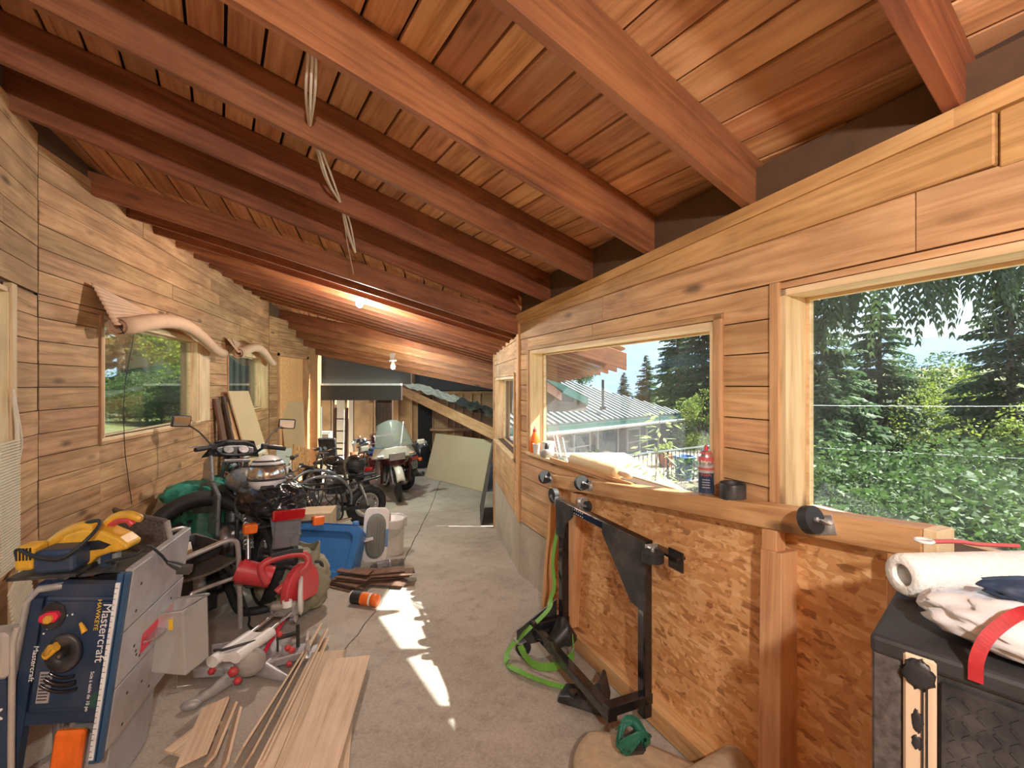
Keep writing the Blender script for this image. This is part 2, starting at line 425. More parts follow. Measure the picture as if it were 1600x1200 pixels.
def window(name, wl, t0, t1, h0, h1, depth, trims, jambmat='pine', sill=None, glass='dusty_glass', label=None):
    w_ = struct(name)
    j = 0.024
    for nm, a in (('jamb', (t0, t0 + j, h0, h1)), ('jamb', (t1 - j, t1, h0, h1))):
        mb = MB(); wl.vboard(mb, a[0], a[1], a[2], a[3], -depth - .02, 0.006); obj(nm, mb, jambmat, w_)
    mb = MB(); wl.board(mb, t0, t1, h1 - j, h1, -depth - .02, 0.006); obj('head', mb, jambmat, w_)
    s0 = sill or 0.006
    mb = MB(); wl.board(mb, t0 - .03, t1 + .03, h0 - j, h0, -depth - .03, s0); obj('sill', mb, jambmat, w_, bevel=.003)
    for (a, c, p, q, vert, m_) in trims:
        mb = MB(); (wl.vboard if vert else wl.board)(mb, a, c, p, q, -.018, 0.014); obj('casing', mb, m_, w_, bevel=.002)
    # putty stops and the pane
    mb = MB()
    for a in ((t0 + j, t1 - j, h0, h0 + .012), (t0 + j, t1 - j, h1 - j - .012, h1 - j)): wl.board(mb, a[0], a[1], a[2], a[3], -depth - .012, -depth + .012)
    for a in (t0 + j, t1 - j - .012): wl.board(mb, a, a + .012, h0 + .012, h1 - j - .012, -depth - .012, -depth + .012)
    obj('glazing_stop', mb, jambmat, w_)
    mb = MB(); wl.board(mb, t0 + j, t1 - j, h0, h1 - j, -depth - .0025, -depth + .0025); obj('pane', mb, glass, w_)
    return w_
window('window_1', R, -2.162, -0.238, 1.085, 1.922, 0.12, [(-2.207, -2.164, 1.0, 1.948, True, 'siding_warm'), (-2.207, -0.2, 1.925, 1.950, False, 'siding_warm'), (-0.238, -0.205, 1.05, 1.925, True, 'siding_warm')], sill=0.035)
window('window_2', R, -4.2, -2.475, 1.172, 2.0, 0.12, [(-2.475, -2.436, 0.97, 2.03, True, 'siding_warm'), (-4.2, -2.475, 1.10, 1.148, False, 'siding_warm')], sill=0.02)
# ---------------- right wall, far stretch
WF = wall_obj('wall_right_far')
wall_core(R2, WF, [(0.2, 1.66, 0.97, 1.72)], 0.0, 1.87, 0.43, 2.3)
mb = MB(); R2.board(mb, 0.0, 1.87, -0.45, 0.43, -0.24, -0.004); obj('stem_wall', mb, 'stem_wall', WF)
siding(R2, WF, [(0.05, 0.2, .43, 2.1), (0.2, 1.66, .43, .96), (0.2, 1.66, 1.73, 2.1), (1.66, 1.84, .43, 2.1)], 0.44, 2.08, 0.16, 'siding_warm', lens=(1.9, 2.4))
mb = MB(); R2.vboard(mb, 1.84, 1.9, -.3, 2.1, -.2, 0.01); obj('end_post', mb, 'fir', WF)
window('window_3', R2, 0.2, 1.66, 0.966, 1.72, 0.10, [(0.17, 0.2, .94, 1.745, True, 'siding_warm'), (0.2, 1.66, 1.722, 1.75, False, 'siding_warm')], sill=0.03)
# ---------------- left walls
WL = wall_obj('wall_left')
hl = [(0.60, 2.26, 1.26, 2.11), (3.18, 4.72, 1.29, 2.06)]
wall_core(L, WL, hl, 0.0, 5.2, -0.4, 3.25)
siding(L, WL, [(0.0, 0.575, -1, 2.13), (0.575, 2.55, -1, 1.225), (2.55, 3.15, -1, 2.13), (3.15, 5.17, -1, 1.25), (5.05, 5.18, 1.25, 2.13), (0.0, 5.18, 2.13, 3.04)], -0.4065, 3.04, 0.1355, 'siding', lens=(0.9, 3.0))
window('window_4', L, 0.60, 2.26, 1.26, 2.11, 0.07, [(0.565, 0.6, 1.22, 2.13, True, 'siding'), (2.262, 2.55, 1.225, 2.13, True, 'pine'), (0.565, 2.55, 1.215, 1.245, False, 'siding'), (0.6, 2.26, 2.105, 2.13, False, 'pine')], sill=0.016, glass='clear_glass')
window('window_5', L, 3.18, 4.72, 1.29, 2.06, 0.07, [(3.15, 3.18, 1.25, 2.13, True, 'siding'), (4.722, 5.05, 1.25, 2.13, True, 'pine'), (3.15, 5.05, 1.225, 1.26, False, 'siding'), (3.18, 4.72, 2.055, 2.13, False, 'pine')], sill=0.016, glass='clear_glass')
WN = wall_obj('wall_left_near')
wall_core(L0, WN, [(-1.9, -0.41, 0.97, 2.13)], -5.0, 0.02, 0.0, 3.3)
siding(L0, WN, [(-0.36, -0.012, 0, 2.157), (-1.9, -0.36, 0, 0.95), (-5.0, -1.95, 0, 2.157), (-5.0, -0.012, 2.157, 3.1)], 0.0, 3.1, 0.1355, 'siding', lens=(0.9, 2.2))
mb = MB(); L.vboard(mb, -0.004, 0.004, 0, 3.0, -0.02, -0.004); obj('corner_gap', mb, 'black_void', WN)
window('window_6', L0, -1.9, -0.41, 0.97, 2.13, 0.08, [(-0.412, -0.345, 0.0, 2.157, True, 'pine'), (-1.95, -1.9, 0.95, 2.157, True, 'siding'), (-1.9, -0.41, .935, .968, False, 'siding')], sill=.016, glass='clear_glass')
W3 = wall_obj('wall_left_far')
wall_core(L3, W3, [(0.30, 1.42, -.4, 2.16)], 0.0, 2.1, -.4, 3.0)
siding(L3, W3, [(0.0, 0.27, -1, 2.9), (0.27, 1.45, 2.19, 2.9), (1.45, 1.7, -1, 2.9)], -.4065, 2.8, 0.1355, 'siding', lens=(1, 2))
door = struct('door_1')
mb = MB(); L3.vboard(mb, 0.27, 0.33, -.3, 2.19, -.1, .012); obj('door_frame', mb, 'siding', door)
mb = MB(); L3.vboard(mb, 1.40, 1.46, -.3, 2.19, -.1, .012); obj('door_frame', mb, 'siding', door)
mb = MB(); L3.board(mb, 0.27, 1.46, 2.14, 2.2, -.1, .012); obj('door_frame', mb, 'siding', door)
plain('amber_glow_board', (0.86, 0.50, 0.22), 0.7, var=.1)  # amber light at the door is put into the board colour
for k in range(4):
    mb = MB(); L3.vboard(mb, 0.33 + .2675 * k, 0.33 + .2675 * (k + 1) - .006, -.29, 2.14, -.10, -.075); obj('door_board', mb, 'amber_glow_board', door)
mb = MB(); mb.box2((-4.12, 9.20, -.3), (-3.93, 9.38, 2.5)); obj('corner_stud', mb, 'siding', W3)

# ---------------------------------------------------------------- ceiling: rafters, decking
CE = struct('ceiling')
rafters = []   # (left point, right point) of the lower edge
def meet(P, wl, dirv):  # walk from P along dirv (horizontal) to the plane of wall wl
    n = wl.n; q = (wl.P0 - P).dot(n) / dirv.dot(n); return P + dirv * q
for s in (6.0, 5.4, 4.8, 4.2, 3.6, 2.985, 2.334, 1.727, 1.139, 0.55, 0.0):
    Pr = R.P(-s, 0); Pl = meet(Pr, L0, -NVEC); a = Pl - NVEC * 0.12; c = Pr + NVEC * max(0.16, EAVE + (0.32 if s < 0.6 else 0.0) - Pr.dot(NVEC))  # two farthest tails drawn out to shade the far end of the sun patch
    a.z = plane1(a.x, a.y); c.z = plane1(c.x, c.y); rafters.append((a, c))
def lr(i):   # second roof bay
    t = (0.497, 0.93)[i] if i < 2 else 0.93 + 0.42 * (i - 1)
    a = L.P(t, 2.965 + 0.004 * i, -0.1); c = R2.P(0.13 + 0.235 * i, 2.085 - 0.31 - 0.012 * i, -1.05); return a, c  # eave widened and lowered here to keep sun out of the far window
n2 = 11
for i in range(n2): rafters.append(lr(i))
for i in range(1, 6):
    f = i / 5; a = L3.P(1.5 * f + 0.1, 2.95 - 0.67 * f, -0.1); c = V((-0.1 - 0.02 * f, 6.6 + 1.8 * f, 1.97 - 0.47 * f)); rafters.append((a, c))
NR1 = 11
def hdir(a, c): d = c - a; return V((d.x, d.y, 0)).normalized()
for i, (a, c) in enumerate(rafters):
    d = hdir(a, c); pr = V((-d.y, d.x, 0)) * (0.021 if i < NR1 else 0.019); up = V((0, 0, RD if i < NR1 else 0.16))
    if i >= NR1: a = a + V((0, 0, 0)); 
    cc = [a - pr, c - pr, c + pr, a + pr, a - pr + up, c - pr + up, c + pr + up, a + pr + up]
    Ln = (c - a).length; o_ = (rnd(0, 40), rnd(0, 40)); u0, v0 = o_
    q = lambda h: [(u0, v0), (u0 + Ln, v0), (u0 + Ln, v0 + h), (u0, v0 + h)]
    mb = MB(); mb.hexa(cc, [q(.05), q(.05), q(up.z), [(u0, v0)] * 4, q(up.z), [(u0, v0)] * 4]); obj('rafter', mb, 'rafter_wood', CE, bevel=.003)
# decking between the near rafters: single boards running across the rafters
PW = 0.1315
def on_r(i, f, dz):
    a, c = rafters[i]; p = a + (c - a) * f; return p + V((0, 0, dz))
def deck_bay(i, j, N, fr=None, dz=RD):
    for k in range(N):
        f0, f1 = (fr(i, k), fr(i, k + 1)); g0, g1 = (fr(j, k), fr(j, k + 1))
        if f1 < 0.005 or g1 < 0.005: continue
        g_ = 0.0065 / 4.0; e = rnd(0, 0.004)
        A, B_, C_, D_ = on_r(i, f0 + g_, dz + e), on_r(i, f1 - g_, dz + e), on_r(j, g1 - g_, dz + e), on_r(j, g0 + g_, dz + e)
        t_ = V((0, 0, 0.02)); Ln = (D_ - A).length; Wd = (B_ - A).length
        c = [A, D_, C_, B_, A + t_, D_ + t_, C_ + t_, B_ + t_]
        mb = MB(); mb.quadboard(c, Ln, Wd, .02); obj('deck_plank', mb, 'deck_wood', CE)
def frac1(i, k):  # decking line k of the first roof plane on rafter i
    a, c = rafters[i]; x0 = a.xy.dot(NVEC.xy); x1 = c.xy.dot(NVEC.xy); return (3.05 - PW * k - x0) / (x1 - x0)
for i in range(4, NR1 - 1):
    N = 46
    def fr(q, k): return max(0.0, min(1.0, frac1(q, N - k)))
    deck_bay(i, i + 1, N, fr)
for (i, j, N) in ((10, 11, 27), (11, 12, 27)):
    deck_bay(i, j, N, lambda q, k: k / N, 0.19)
mb = MB(); ln = len(rafters)
for i in list(range(0, 4)) + list(range(12, ln - 1)):
    N = 24
    for k in range(N):
        f0, f1 = k / N + .002, (k + 1) / N - .002; dz = 0.165 if i >= 12 else RD
        A, B_, C_, D_ = on_r(i, f0, dz), on_r(i, f1, dz), on_r(i + 1, f1, dz), on_r(i + 1, f0, dz); t_ = V((0, 0, .02))
        mb.quadboard([A, D_, C_, B_, A + t_, D_ + t_, C_ + t_, B_ + t_], (D_ - A).length, (B_ - A).length, .02)
tag(obj('far_decking', mb, 'deck_wood', CE), kind='stuff')
# roofing over the deck, keeps the sun out
mb = MB(); vs = []; 
for (a, c) in rafters:
    d = (c - a).normalized(); vs += [a - d * .25 + V((0, 0, .30)), c + d * 0.02 + V((0, 0, .30))]
N_ = len(rafters); fs = [(2 * i, 2 * i + 1, 2 * i + 3, 2 * i + 2) for i in range(N_ - 1)]
mb.add(vs, fs); obj('roofing', mb, 'backing', CE, thick=.05)
# blocking between the rafters over the right wall
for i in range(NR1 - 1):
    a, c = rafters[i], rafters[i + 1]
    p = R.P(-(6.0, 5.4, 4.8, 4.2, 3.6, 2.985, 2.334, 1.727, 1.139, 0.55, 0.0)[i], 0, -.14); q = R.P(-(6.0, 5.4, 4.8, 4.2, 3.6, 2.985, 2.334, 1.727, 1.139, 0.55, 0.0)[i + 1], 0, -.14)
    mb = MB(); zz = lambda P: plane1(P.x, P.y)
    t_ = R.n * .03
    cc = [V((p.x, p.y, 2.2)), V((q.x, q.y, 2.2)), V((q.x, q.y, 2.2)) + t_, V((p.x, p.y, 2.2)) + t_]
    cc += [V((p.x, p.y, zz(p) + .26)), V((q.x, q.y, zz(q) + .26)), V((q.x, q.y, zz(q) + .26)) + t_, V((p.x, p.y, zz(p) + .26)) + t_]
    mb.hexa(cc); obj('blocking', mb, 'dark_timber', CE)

# closed end wall behind the camera
WE = wall_obj('wall_end')
mb = MB(); a_ = L0.P(-4.6, 0, .05); b_ = R.P(-6.2, 0, .05); d_ = b_ - a_; Ld = d_.length; d_.normalize()
for k in range(int(Ld / .2) + 1):
    mb = MB(); mb.board(a_ + d_ * (k * .2), (0, 0, 1), d_, V((d_.y, -d_.x, 0)), 3.0, .196, .05); obj('plank', mb, 'siding', WE)
# ---------------------------------------------------------------- land outside
b = NB('forest_ground'); vec = b.uvmap((1, 1, 1), 'Object')
n1 = b.noise(vec, 0.35, 5, 0.6); n2 = b.noise(vec, 6, 5, 0.7)
c = b.ramp(n1, [(0.38, (0.10, 0.085, 0.05)), (0.5, (0.13, 0.16, 0.045)), (0.66, (0.22, 0.25, 0.07))]); c = b.mix(b.ramp(n2, [(0.4, 0.0), (0.7, 0.5)]), c, (0.30, 0.24, 0.14))
b.set(Base_Color=c, Roughness=0.95); b.bump(n2, 0.5, 0.05)
def leafmat(name, c1, c2, tr=0.35):
    b = NB(name); vec = b.uvmap((1, 1, 1), 'Object'); n = b.noise(vec, 2.2, 3); oi = b.n('ShaderNodeObjectInfo')
    c = b.ramp(n, [(0.3, c1), (0.7, c2)]); hs = b.n('ShaderNodeHueSaturation'); b.l(c, hs.inputs['Color'])
    b.l(b.math('ADD', b.math('MULTIPLY', oi.outputs['Random'], 0.5), 0.75), hs.inputs['Value']); c = hs.outputs[0]
    b.set(Base_Color=c, Roughness=0.6); t = b.n('ShaderNodeBsdfTranslucent'); b.l(c, t.inputs[0])
    m = b.n('ShaderNodeMixShader'); m.inputs[0].default_value = tr; b.l(b.b.outputs[0], m.inputs[1]); b.l(t.outputs[0], m.inputs[2]); b.l(m.outputs[0], b.out.inputs[0])
leafmat('needle', (0.035, 0.075, 0.028), (0.085, 0.15, 0.05), .3)
leafmat('leaf_mid', (0.04, 0.085, 0.022), (0.11, 0.185, 0.045))
leafmat('leaf_lime', (0.20, 0.28, 0.04), (0.42, 0.50, 0.09), .45)
leafmat('leaf_pale', (0.30, 0.40, 0.14), (0.50, 0.58, 0.25), .4)
plain('bark', (0.13, 0.095, 0.07), 0.95, var=.4, sc=9, bump=.6)
plain('hazy_forest', (0.16, 0.24, 0.36), 1.0, var=.12, sc=.02)  # blue distance haze painted into the forest colour
plain('green_roof', (0.075, 0.095, 0.085), 0.38, 0.35, var=.05, sc=2)
plain('roof_rib', (0.32, 0.34, 0.33), 0.4, 0.35, var=.05, sc=2)
plain('roof_trim', (0.035, 0.10, 0.085), 0.5, 0.2, var=.05)
plain('house_wall', (0.14, 0.115, 0.10), 0.8, var=.2, sc=4)
plain('white_paint', (0.5, 0.49, 0.47), 0.5, var=.04)
plain('pink_trim', (0.62, 0.33, 0.27), 0.7, var=.08)
plain('patio_stone', (0.26, 0.21, 0.17), 0.8, var=.15, sc=3)
plain('iron', (0.03, 0.03, 0.03), 0.5, .5)
plain('galv', (0.62, 0.63, 0.63), 0.38, 0.8, var=.08)
plain('dark_pane', (0.10, 0.12, 0.13), 0.08, 0.0)
plain('blue_plastic', (0.03, 0.12, 0.36), 0.4); plain('terracotta', (0.55, 0.18, 0.08), 0.7)
plain('shed_metal', (0.20, 0.22, 0.22), 0.55, .3, var=.1); plain('pale_green', (0.42, 0.58, 0.45), 0.7)

def hill_h(x, y):
    dr = (x - CX) * 0.921 + (y - CY) * 0.389      # distance outside the right wall
    dl = -((x + 2.746) * 0.966 + (y - 2.64) * 0.258)
    z = -0.35
    if dr > 0: z = -0.4 - 2.2 * min(1, dr / 7.0) - 3.2 * max(0, min(1, (dr - 14) / 35)) + 14.0 * max(0, min(1, (dr - 70) / 150))
    if dl > 0: z = 0.35 + 0.5 * min(1, dl / 3) + 1.2 * max(0, min(1, (dl - 5) / 25)) + 8 * max(0, min(1, (dl - 40) / 150))
    if y > 13 and dr <= 0 and dl <= 0: z = -.35
    return z + 0.12 * NZ.noise(V((x * .3, y * .3, 1))) * min(1, (abs(max(dr, dl, 0))) / 2)
def ground(name, side):
    mb = MB(); vs = []; n = 60; m = 46
    for j in range(m + 1):
        q = 0.26 + 240 * (j / m) ** 2.6
        for i in range(n + 1):
            t = -14 - q * .7 + (i / n) * (34 + q * 1.7)
            p = (R.P(0, 0) - R.n * q + R.d * t) if side > 0 else (L.P(0, 0) - L.n * (q) + L.d * t)
            vs.append((p.x, p.y, hill_h(p.x, p.y)))
    fs = [(j * (n + 1) + i, j * (n + 1) + i + 1, (j + 1) * (n + 1) + i + 1, (j + 1) * (n + 1) + i) for j in range(m) for i in range(n)]
    mb.add(vs, fs, smooth=True); struct(name, mb, 'forest_ground')
ground('ground_right', 1); ground('ground_left', -1)
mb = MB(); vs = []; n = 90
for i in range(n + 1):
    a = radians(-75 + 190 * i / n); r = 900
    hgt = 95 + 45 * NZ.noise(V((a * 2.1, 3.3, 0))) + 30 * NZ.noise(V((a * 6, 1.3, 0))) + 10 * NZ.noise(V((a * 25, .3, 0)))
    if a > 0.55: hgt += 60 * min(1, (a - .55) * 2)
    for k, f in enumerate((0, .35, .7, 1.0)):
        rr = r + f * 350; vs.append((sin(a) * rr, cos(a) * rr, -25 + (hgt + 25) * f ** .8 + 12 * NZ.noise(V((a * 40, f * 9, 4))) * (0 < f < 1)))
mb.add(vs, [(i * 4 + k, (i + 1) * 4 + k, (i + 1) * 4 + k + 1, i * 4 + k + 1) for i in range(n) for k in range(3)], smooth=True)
struct('mountains', mb, 'hazy_forest')

def conifer_mesh(seed, H, rad, nb, per):
    rg = random.Random(seed); mb = MB(); z0 = H * .06
    for i in range(nb):
        f = i / nb; z = z0 + (H - z0) * (f ** 0.92); Ln = rad * (1 - f) ** .8 * rg.uniform(.65, 1.1) + .12; a = rg.uniform(0, 2 * pi)
        d = V((cos(a), sin(a), 0)); s_ = V((-sin(a), cos(a), 0)); drop = rg.uniform(.18, .42) * (1 - f * .6)
        sp = lambda q: d * (Ln * q) + V((0, 0, z + .12 * Ln * q - drop * Ln * q * q))
        for k in range(per):
            q = (k + .6) / per; p = sp(q)
            for sd in (-1, 1):
                w_ = (.34 * Ln * (1 - q * .75) + .10) * rg.uniform(.6, 1.2); tip = p + s_ * (sd * w_) + d * (w_ * .55) + V((0, 0, -w_ * rg.uniform(.25, .75)))
                e = d * (Ln / per * .75)
                mb.add([p - e * .6, p + e * .8, tip + e * .2, tip - e * .25 + V((0, 0, -.04))], [(0, 1, 2, 3)])
    return mb
def leafy_mesh(seed, rx, rz, zc, n, size):
    rg = random.Random(seed); mb = MB(); lobes = [(V((rg.gauss(0, .45) * rx, rg.gauss(0, .45) * rx, zc + rg.uniform(-.75, .75) * rz)), rg.uniform(.3, .6)) for _ in range(16)]
    for i in range(n):
        c, s_ = rg.choice(lobes); dv = V((rg.gauss(0, 1), rg.gauss(0, 1), rg.gauss(0, 1))).normalized() * (rg.uniform(.55, 1) ** .5)
        p = c + V((dv.x * rx * s_, dv.y * rx * s_, dv.z * rz * s_ * .8)); u = V((rg.gauss(0, 1), rg.gauss(0, 1), rg.gauss(0, .6))).normalized(); v = u.cross(V((rg.gauss(0, 1), rg.gauss(0, 1), rg.gauss(0, 1)))).normalized()
        l_ = size * rg.uniform(.6, 1.3); mb.add([p - u * l_, p + v * l_ * .5, p + u * l_, p - v * l_ * .5], [(0, 1, 2, 3)])
    return mb
def trunk_mesh(H, r): 
    mb = MB(); mb.tube([(0, 0, -1), (0.03, 0, H * .3), (-.02, .03, H * .65), (0, 0, H)], [r * 1.2, r, r * .6, .02], 7); return mb
TREES = {}
def proto(key, crown_mb, mat, H, r):
    cm = obj('crown', crown_mb, mat); tm = obj('trunk', trunk_mesh(H, r), 'bark')
    TREES[key] = (cm.data, tm.data); bpy.data.objects.remove(cm); bpy.data.objects.remove(tm)
proto('fir_a', conifer_mesh(1, 14, 3.6, 330, 9), 'needle', 14, .22)
proto('fir_b', conifer_mesh(2, 11, 2.8, 270, 8), 'needle', 11, .18)
proto('cedar', conifer_mesh(3, 13, 3.6, 260, 10), 'leaf_mid', 13, .24)
proto('aspen', leafy_mesh(4, 2.2, 3.6, 5.2, 9000, .09), 'leaf_mid', 8, .14)
proto('birch', leafy_mesh(5, 2.0, 3.0, 4.4, 9000, .08), 'leaf_lime', 7, .12)
proto('shrub', leafy_mesh(6, 1.5, 1.3, 1.2, 7000, .055), 'leaf_mid', 2, .06)
proto('lime_shrub', leafy_mesh(7, 1.2, 1.0, 1.0, 5000, .05), 'leaf_lime', 1.6, .05)
def tree(key, x, y, sc, name, label, cat, group, z=None):
    t = thing(name, label, cat, (x, y, (hill_h(x, y) if z is None else z)), rnd(0, 6.28), group); t.scale = (sc, sc, sc)
    for nm, me in zip(('crown', 'trunk'), TREES[key]):
        o = bpy.data.objects.new(nm, me); COL.objects.link(o); o.parent = t
        if nm == 'crown': o['kind'] = 'stuff'
    return t
# single trees that the photograph lets one tell apart
def tpx(key, px, Y, sc, name, label, cat='tree', group=None, z=None): return tree(key, (px - 800) / F * Y, Y, sc, name, label, cat, group, z)
tpx('fir_a', 1058, 33, .78, 'fir_tree', 'tall dark fir behind the right end of the green roof')
tpx('fir_a', 1100, 27, .80, 'fir_tree', 'broad dark fir at the near edge of the middle window')
tpx('fir_b', 1010, 52, .85, 'fir_tree', 'pointed fir standing alone above the roof slope')
tpx('fir_b', 975, 62, .72, 'fir_tree', 'small far fir showing its tip just over the green roof')
tpx('aspen', 905, 34, .88, 'aspen_tree', 'light green leafy tree behind the gable of the house', z=-2)
tpx('birch', 1092, 21, .62, 'birch_tree', 'lime leafed tree left of the dark firs beside the patio', z=-3.4)
tpx('fir_a', 1288, 17, .70, 'fir_tree', 'grey green fir at the far edge of the big window', z=-4)
tpx('fir_b', 1375, 19, .88, 'fir_tree', 'green conifer with drooping boughs in the middle of the big window', z=-4)
tpx('fir_a', 1580, 14, .66, 'fir_tree', 'spiky fir at the near edge of the big window', z=-3.4)
tpx('birch', 1500, 17, .85, 'birch_tree', 'yellow green leafy tree between cedar and spiky fir', z=-4.2)
tpx('birch', 1590, 12, .68, 'birch_tree', 'lime leafed tree below the spiky fir', z=-4.2)
tpx('aspen', 1440, 26, .95, 'aspen_tree', 'mid green leafy tree behind the cedar', z=-5)
# the wood beyond and the brush on the slope
rg = random.Random(11)
for i in range(46):
    px = rg.uniform(840, 1900); Y = rg.uniform(18, 42); k = rg.choice(['fir_a', 'fir_b', 'fir_b', 'aspen', 'aspen', 'cedar']); z = -5.5 - rg.uniform(0, 2.0)
    if px < 1130: continue
    tpx(k, px, Y, rg.uniform(.55, .8) * (1.25 if Y > 40 else 1), {'f': 'fir_tree', 'a': 'aspen_tree', 'c': 'cedar_tree'}[k[0]], 'tree of the dense wood beyond the slope outside the right windows', 'tree', 'trees of the wood beyond the slope', z)
for i in range(58):
    px = rg.uniform(1190, 2100); Y = rg.uniform(6.5, 17); x = (px - 800) / F * Y
    if (x - CX) * .921 + (Y - CY) * .389 < 3: continue
    if i % 4 == 1 and Y > 9:
        tree(rg.choice(['fir_b', 'aspen', 'fir_a']), x, Y, rg.uniform(.34, .52), 'young_tree', 'young tree rising out of the brush on the slope below the big window', 'tree', 'young trees on the slope', -4.6 - rg.uniform(0, 1.2)); continue
    k = rg.choice(['shrub', 'shrub', 'shrub', 'lime_shrub']); tree(k, x, Y, rg.uniform(.7, 1.35), 'shrub', 'leafy shrub of the brush on the slope below the big window', 'shrub', 'brush on the slope')
# hanging bough outside the big window
t = thing('cedar_bough', 'dark drooping cedar bough hanging across the top of the big window', 'branch', (2.75, 3.15, 2.56)); t.scale = (.75, .75, .85)
mb = MB(); mb.tube([(3.6, -.3, .7), (1.6, -.1, .25), (.4, 0, 0), (-.7, .15, -.18), (-1.2, .2, -.38)], [.05, .035, .022, .014, .006], 6); obj('stem', mb, 'bark', t)
mb = MB(); rg = random.Random(5)
for i in range(170):
    q = rg.uniform(0, 1); p0 = V((2.4 - 3.6 * q, -.15 + .35 * q, .4 - .75 * q)); Ln = rg.uniform(.18, .62); a = rg.uniform(0, 6.28); dv = V((cos(a) * .35, sin(a) * .35, -1)).normalized()
    for k in range(9):
        p = p0 + dv * (Ln * k / 9) + V((0, 0, -.02 * k)); w_ = .075 * (1 - k / 13)
        for s_ in (-1, 1):
            sv = V((cos(a + 1.57 + rg.uniform(-.5, .5)) * s_, sin(a + 1.57) * s_, -.7)).normalized()
            mb.add([p, p + dv * .03, p + sv * w_ + dv * .05, p + sv * w_ * .8], [(0, 1, 2, 3)])
tag(obj('foliage', mb, 'needle', t), kind='stuff')
# overhead wires
for k, (y0, y1) in enumerate(((632, 630), (696, 713), (748, 772))):
    a = at(1180, y0 - (0, 3, 5)[k], 9.5); c = at(1900, y1 + (0, 14, 22)[k], 9.5)
    pts = [a + (c - a) * (i / 12) + V((0, 0, -.25 * (1 - (2 * i / 12 - 1) ** 2))) * .2 for i in range(13)]
    mb = MB(); mb.tube(pts, .0032, 4); tag(obj('overhead_wire', mb, 'galv'), ('topmost', 'middle', 'lowest')[k] + ' pale wire strung across the view in the big window', 'wire', 'overhead wires')
# ---------------------------------------------------------------- the house below
HA = V((1.16, 15, 0.21)); HD = V((6.89, 6.2, 0)).normalized(); HN = V((-0.669, 0.743, 0)); SL = 0.39
def HP(t, q, dz=0): return HA + HD * t + HN * q + V((0, 0, SL * q + dz))
def HV(t, q, z): return V((HA.x + HD.x * t + HN.x * q, HA.y + HD.y * t + HN.y * q, z))
house = thing('house', 'dark house below with a green ribbed metal roof and gutter', 'house', (HA.x, HA.y, -2.4))
off = -V((HA.x, HA.y, -2.4))
def hpart(name, mb, mat, par=house):
    mb.v = [tuple(V(p) + off) for p in mb.v]; return obj(name, mb, mat, par)
Lh = 9.27; mb = MB(); up = V((0, 0, .08))
poly = [HP(-2.4, 0), HP(Lh, 0), HP(4.6, 4.7), HP(-2.4, 4.7)]
mb.hexa(poly + [p + up for p in poly]); rf = hpart('roof', mb, 'green_roof')
back = [HP(-2.4, 4.7), HP(4.6, 4.7), HV(Lh, 9.4, .21), HV(-2.4, 9.4, .21)]
mb = MB(); mb.hexa(back + [p + up for p in back]); hpart('roof', mb, 'green_roof')
hip = [HP(4.6, 4.7), HP(Lh, 0), HV(Lh, 9.4, .21)]
mb = MB(); mb.add(hip + [p + up for p in hip], [(0, 1, 2), (5, 4, 3), (0, 1, 4, 3), (1, 2, 5, 4), (2, 0, 3, 5)]); hpart('roof', mb, 'green_roof')
t = -2.3
while t < Lh:
    top = 4.7 if t < 4.6 else 4.7 * (Lh - t) / (Lh - 4.6)
    if top > .2:
        mb = MB(); mb.bar(HP(t, 0, .1), HP(t, top, .1), .13, .05); mb.v = [tuple(V(p) + off) for p in mb.v]; obj('rib', mb, 'roof_rib', rf)
    t += .33
mb = MB(); mb.bar(HP(-2.4, -.06, -.06), HP(Lh, -.06, -.06), .14, .2); hpart('fascia', mb, 'roof_trim')
mb = MB(); mb.tube([HP(-2.4, -.2, -.12), HP(Lh, -.2, -.12)], .07, 8); hpart('gutter', mb, 'galv')
mb = MB(); mb.tube([HP(Lh - .1, -.2, -.14), HP(Lh + .35, -.25, -.35), HP(Lh + 1.6, -.3, -1.6), HP(Lh + 1.7, -.3, -2.6)], .05, 8); hpart('downpipe', mb, 'galv')
mb = MB(); mb.hexa([HV(-2.4, .55, -2.6), HV(Lh - .5, .55, -2.6), HV(Lh - .5, 8.6, -2.6), HV(-2.4, 8.6, -2.6), HV(-2.4, .55, .35), HV(Lh - .5, .55, .35), HV(Lh - .5, 8.6, .35), HV(-2.4, 8.6, .35)]); hpart('wall', mb, 'house_wall')
mb = MB(); p = at(942, 640, 17.5); mb.cyl(p, p + V((0, 0, 1.15)), .05, 8); mb.cyl(p + V((0, 0, .0)), p + V((0, 0, .12)), .12, 8); hpart('vent_pipe', mb, 'iron')
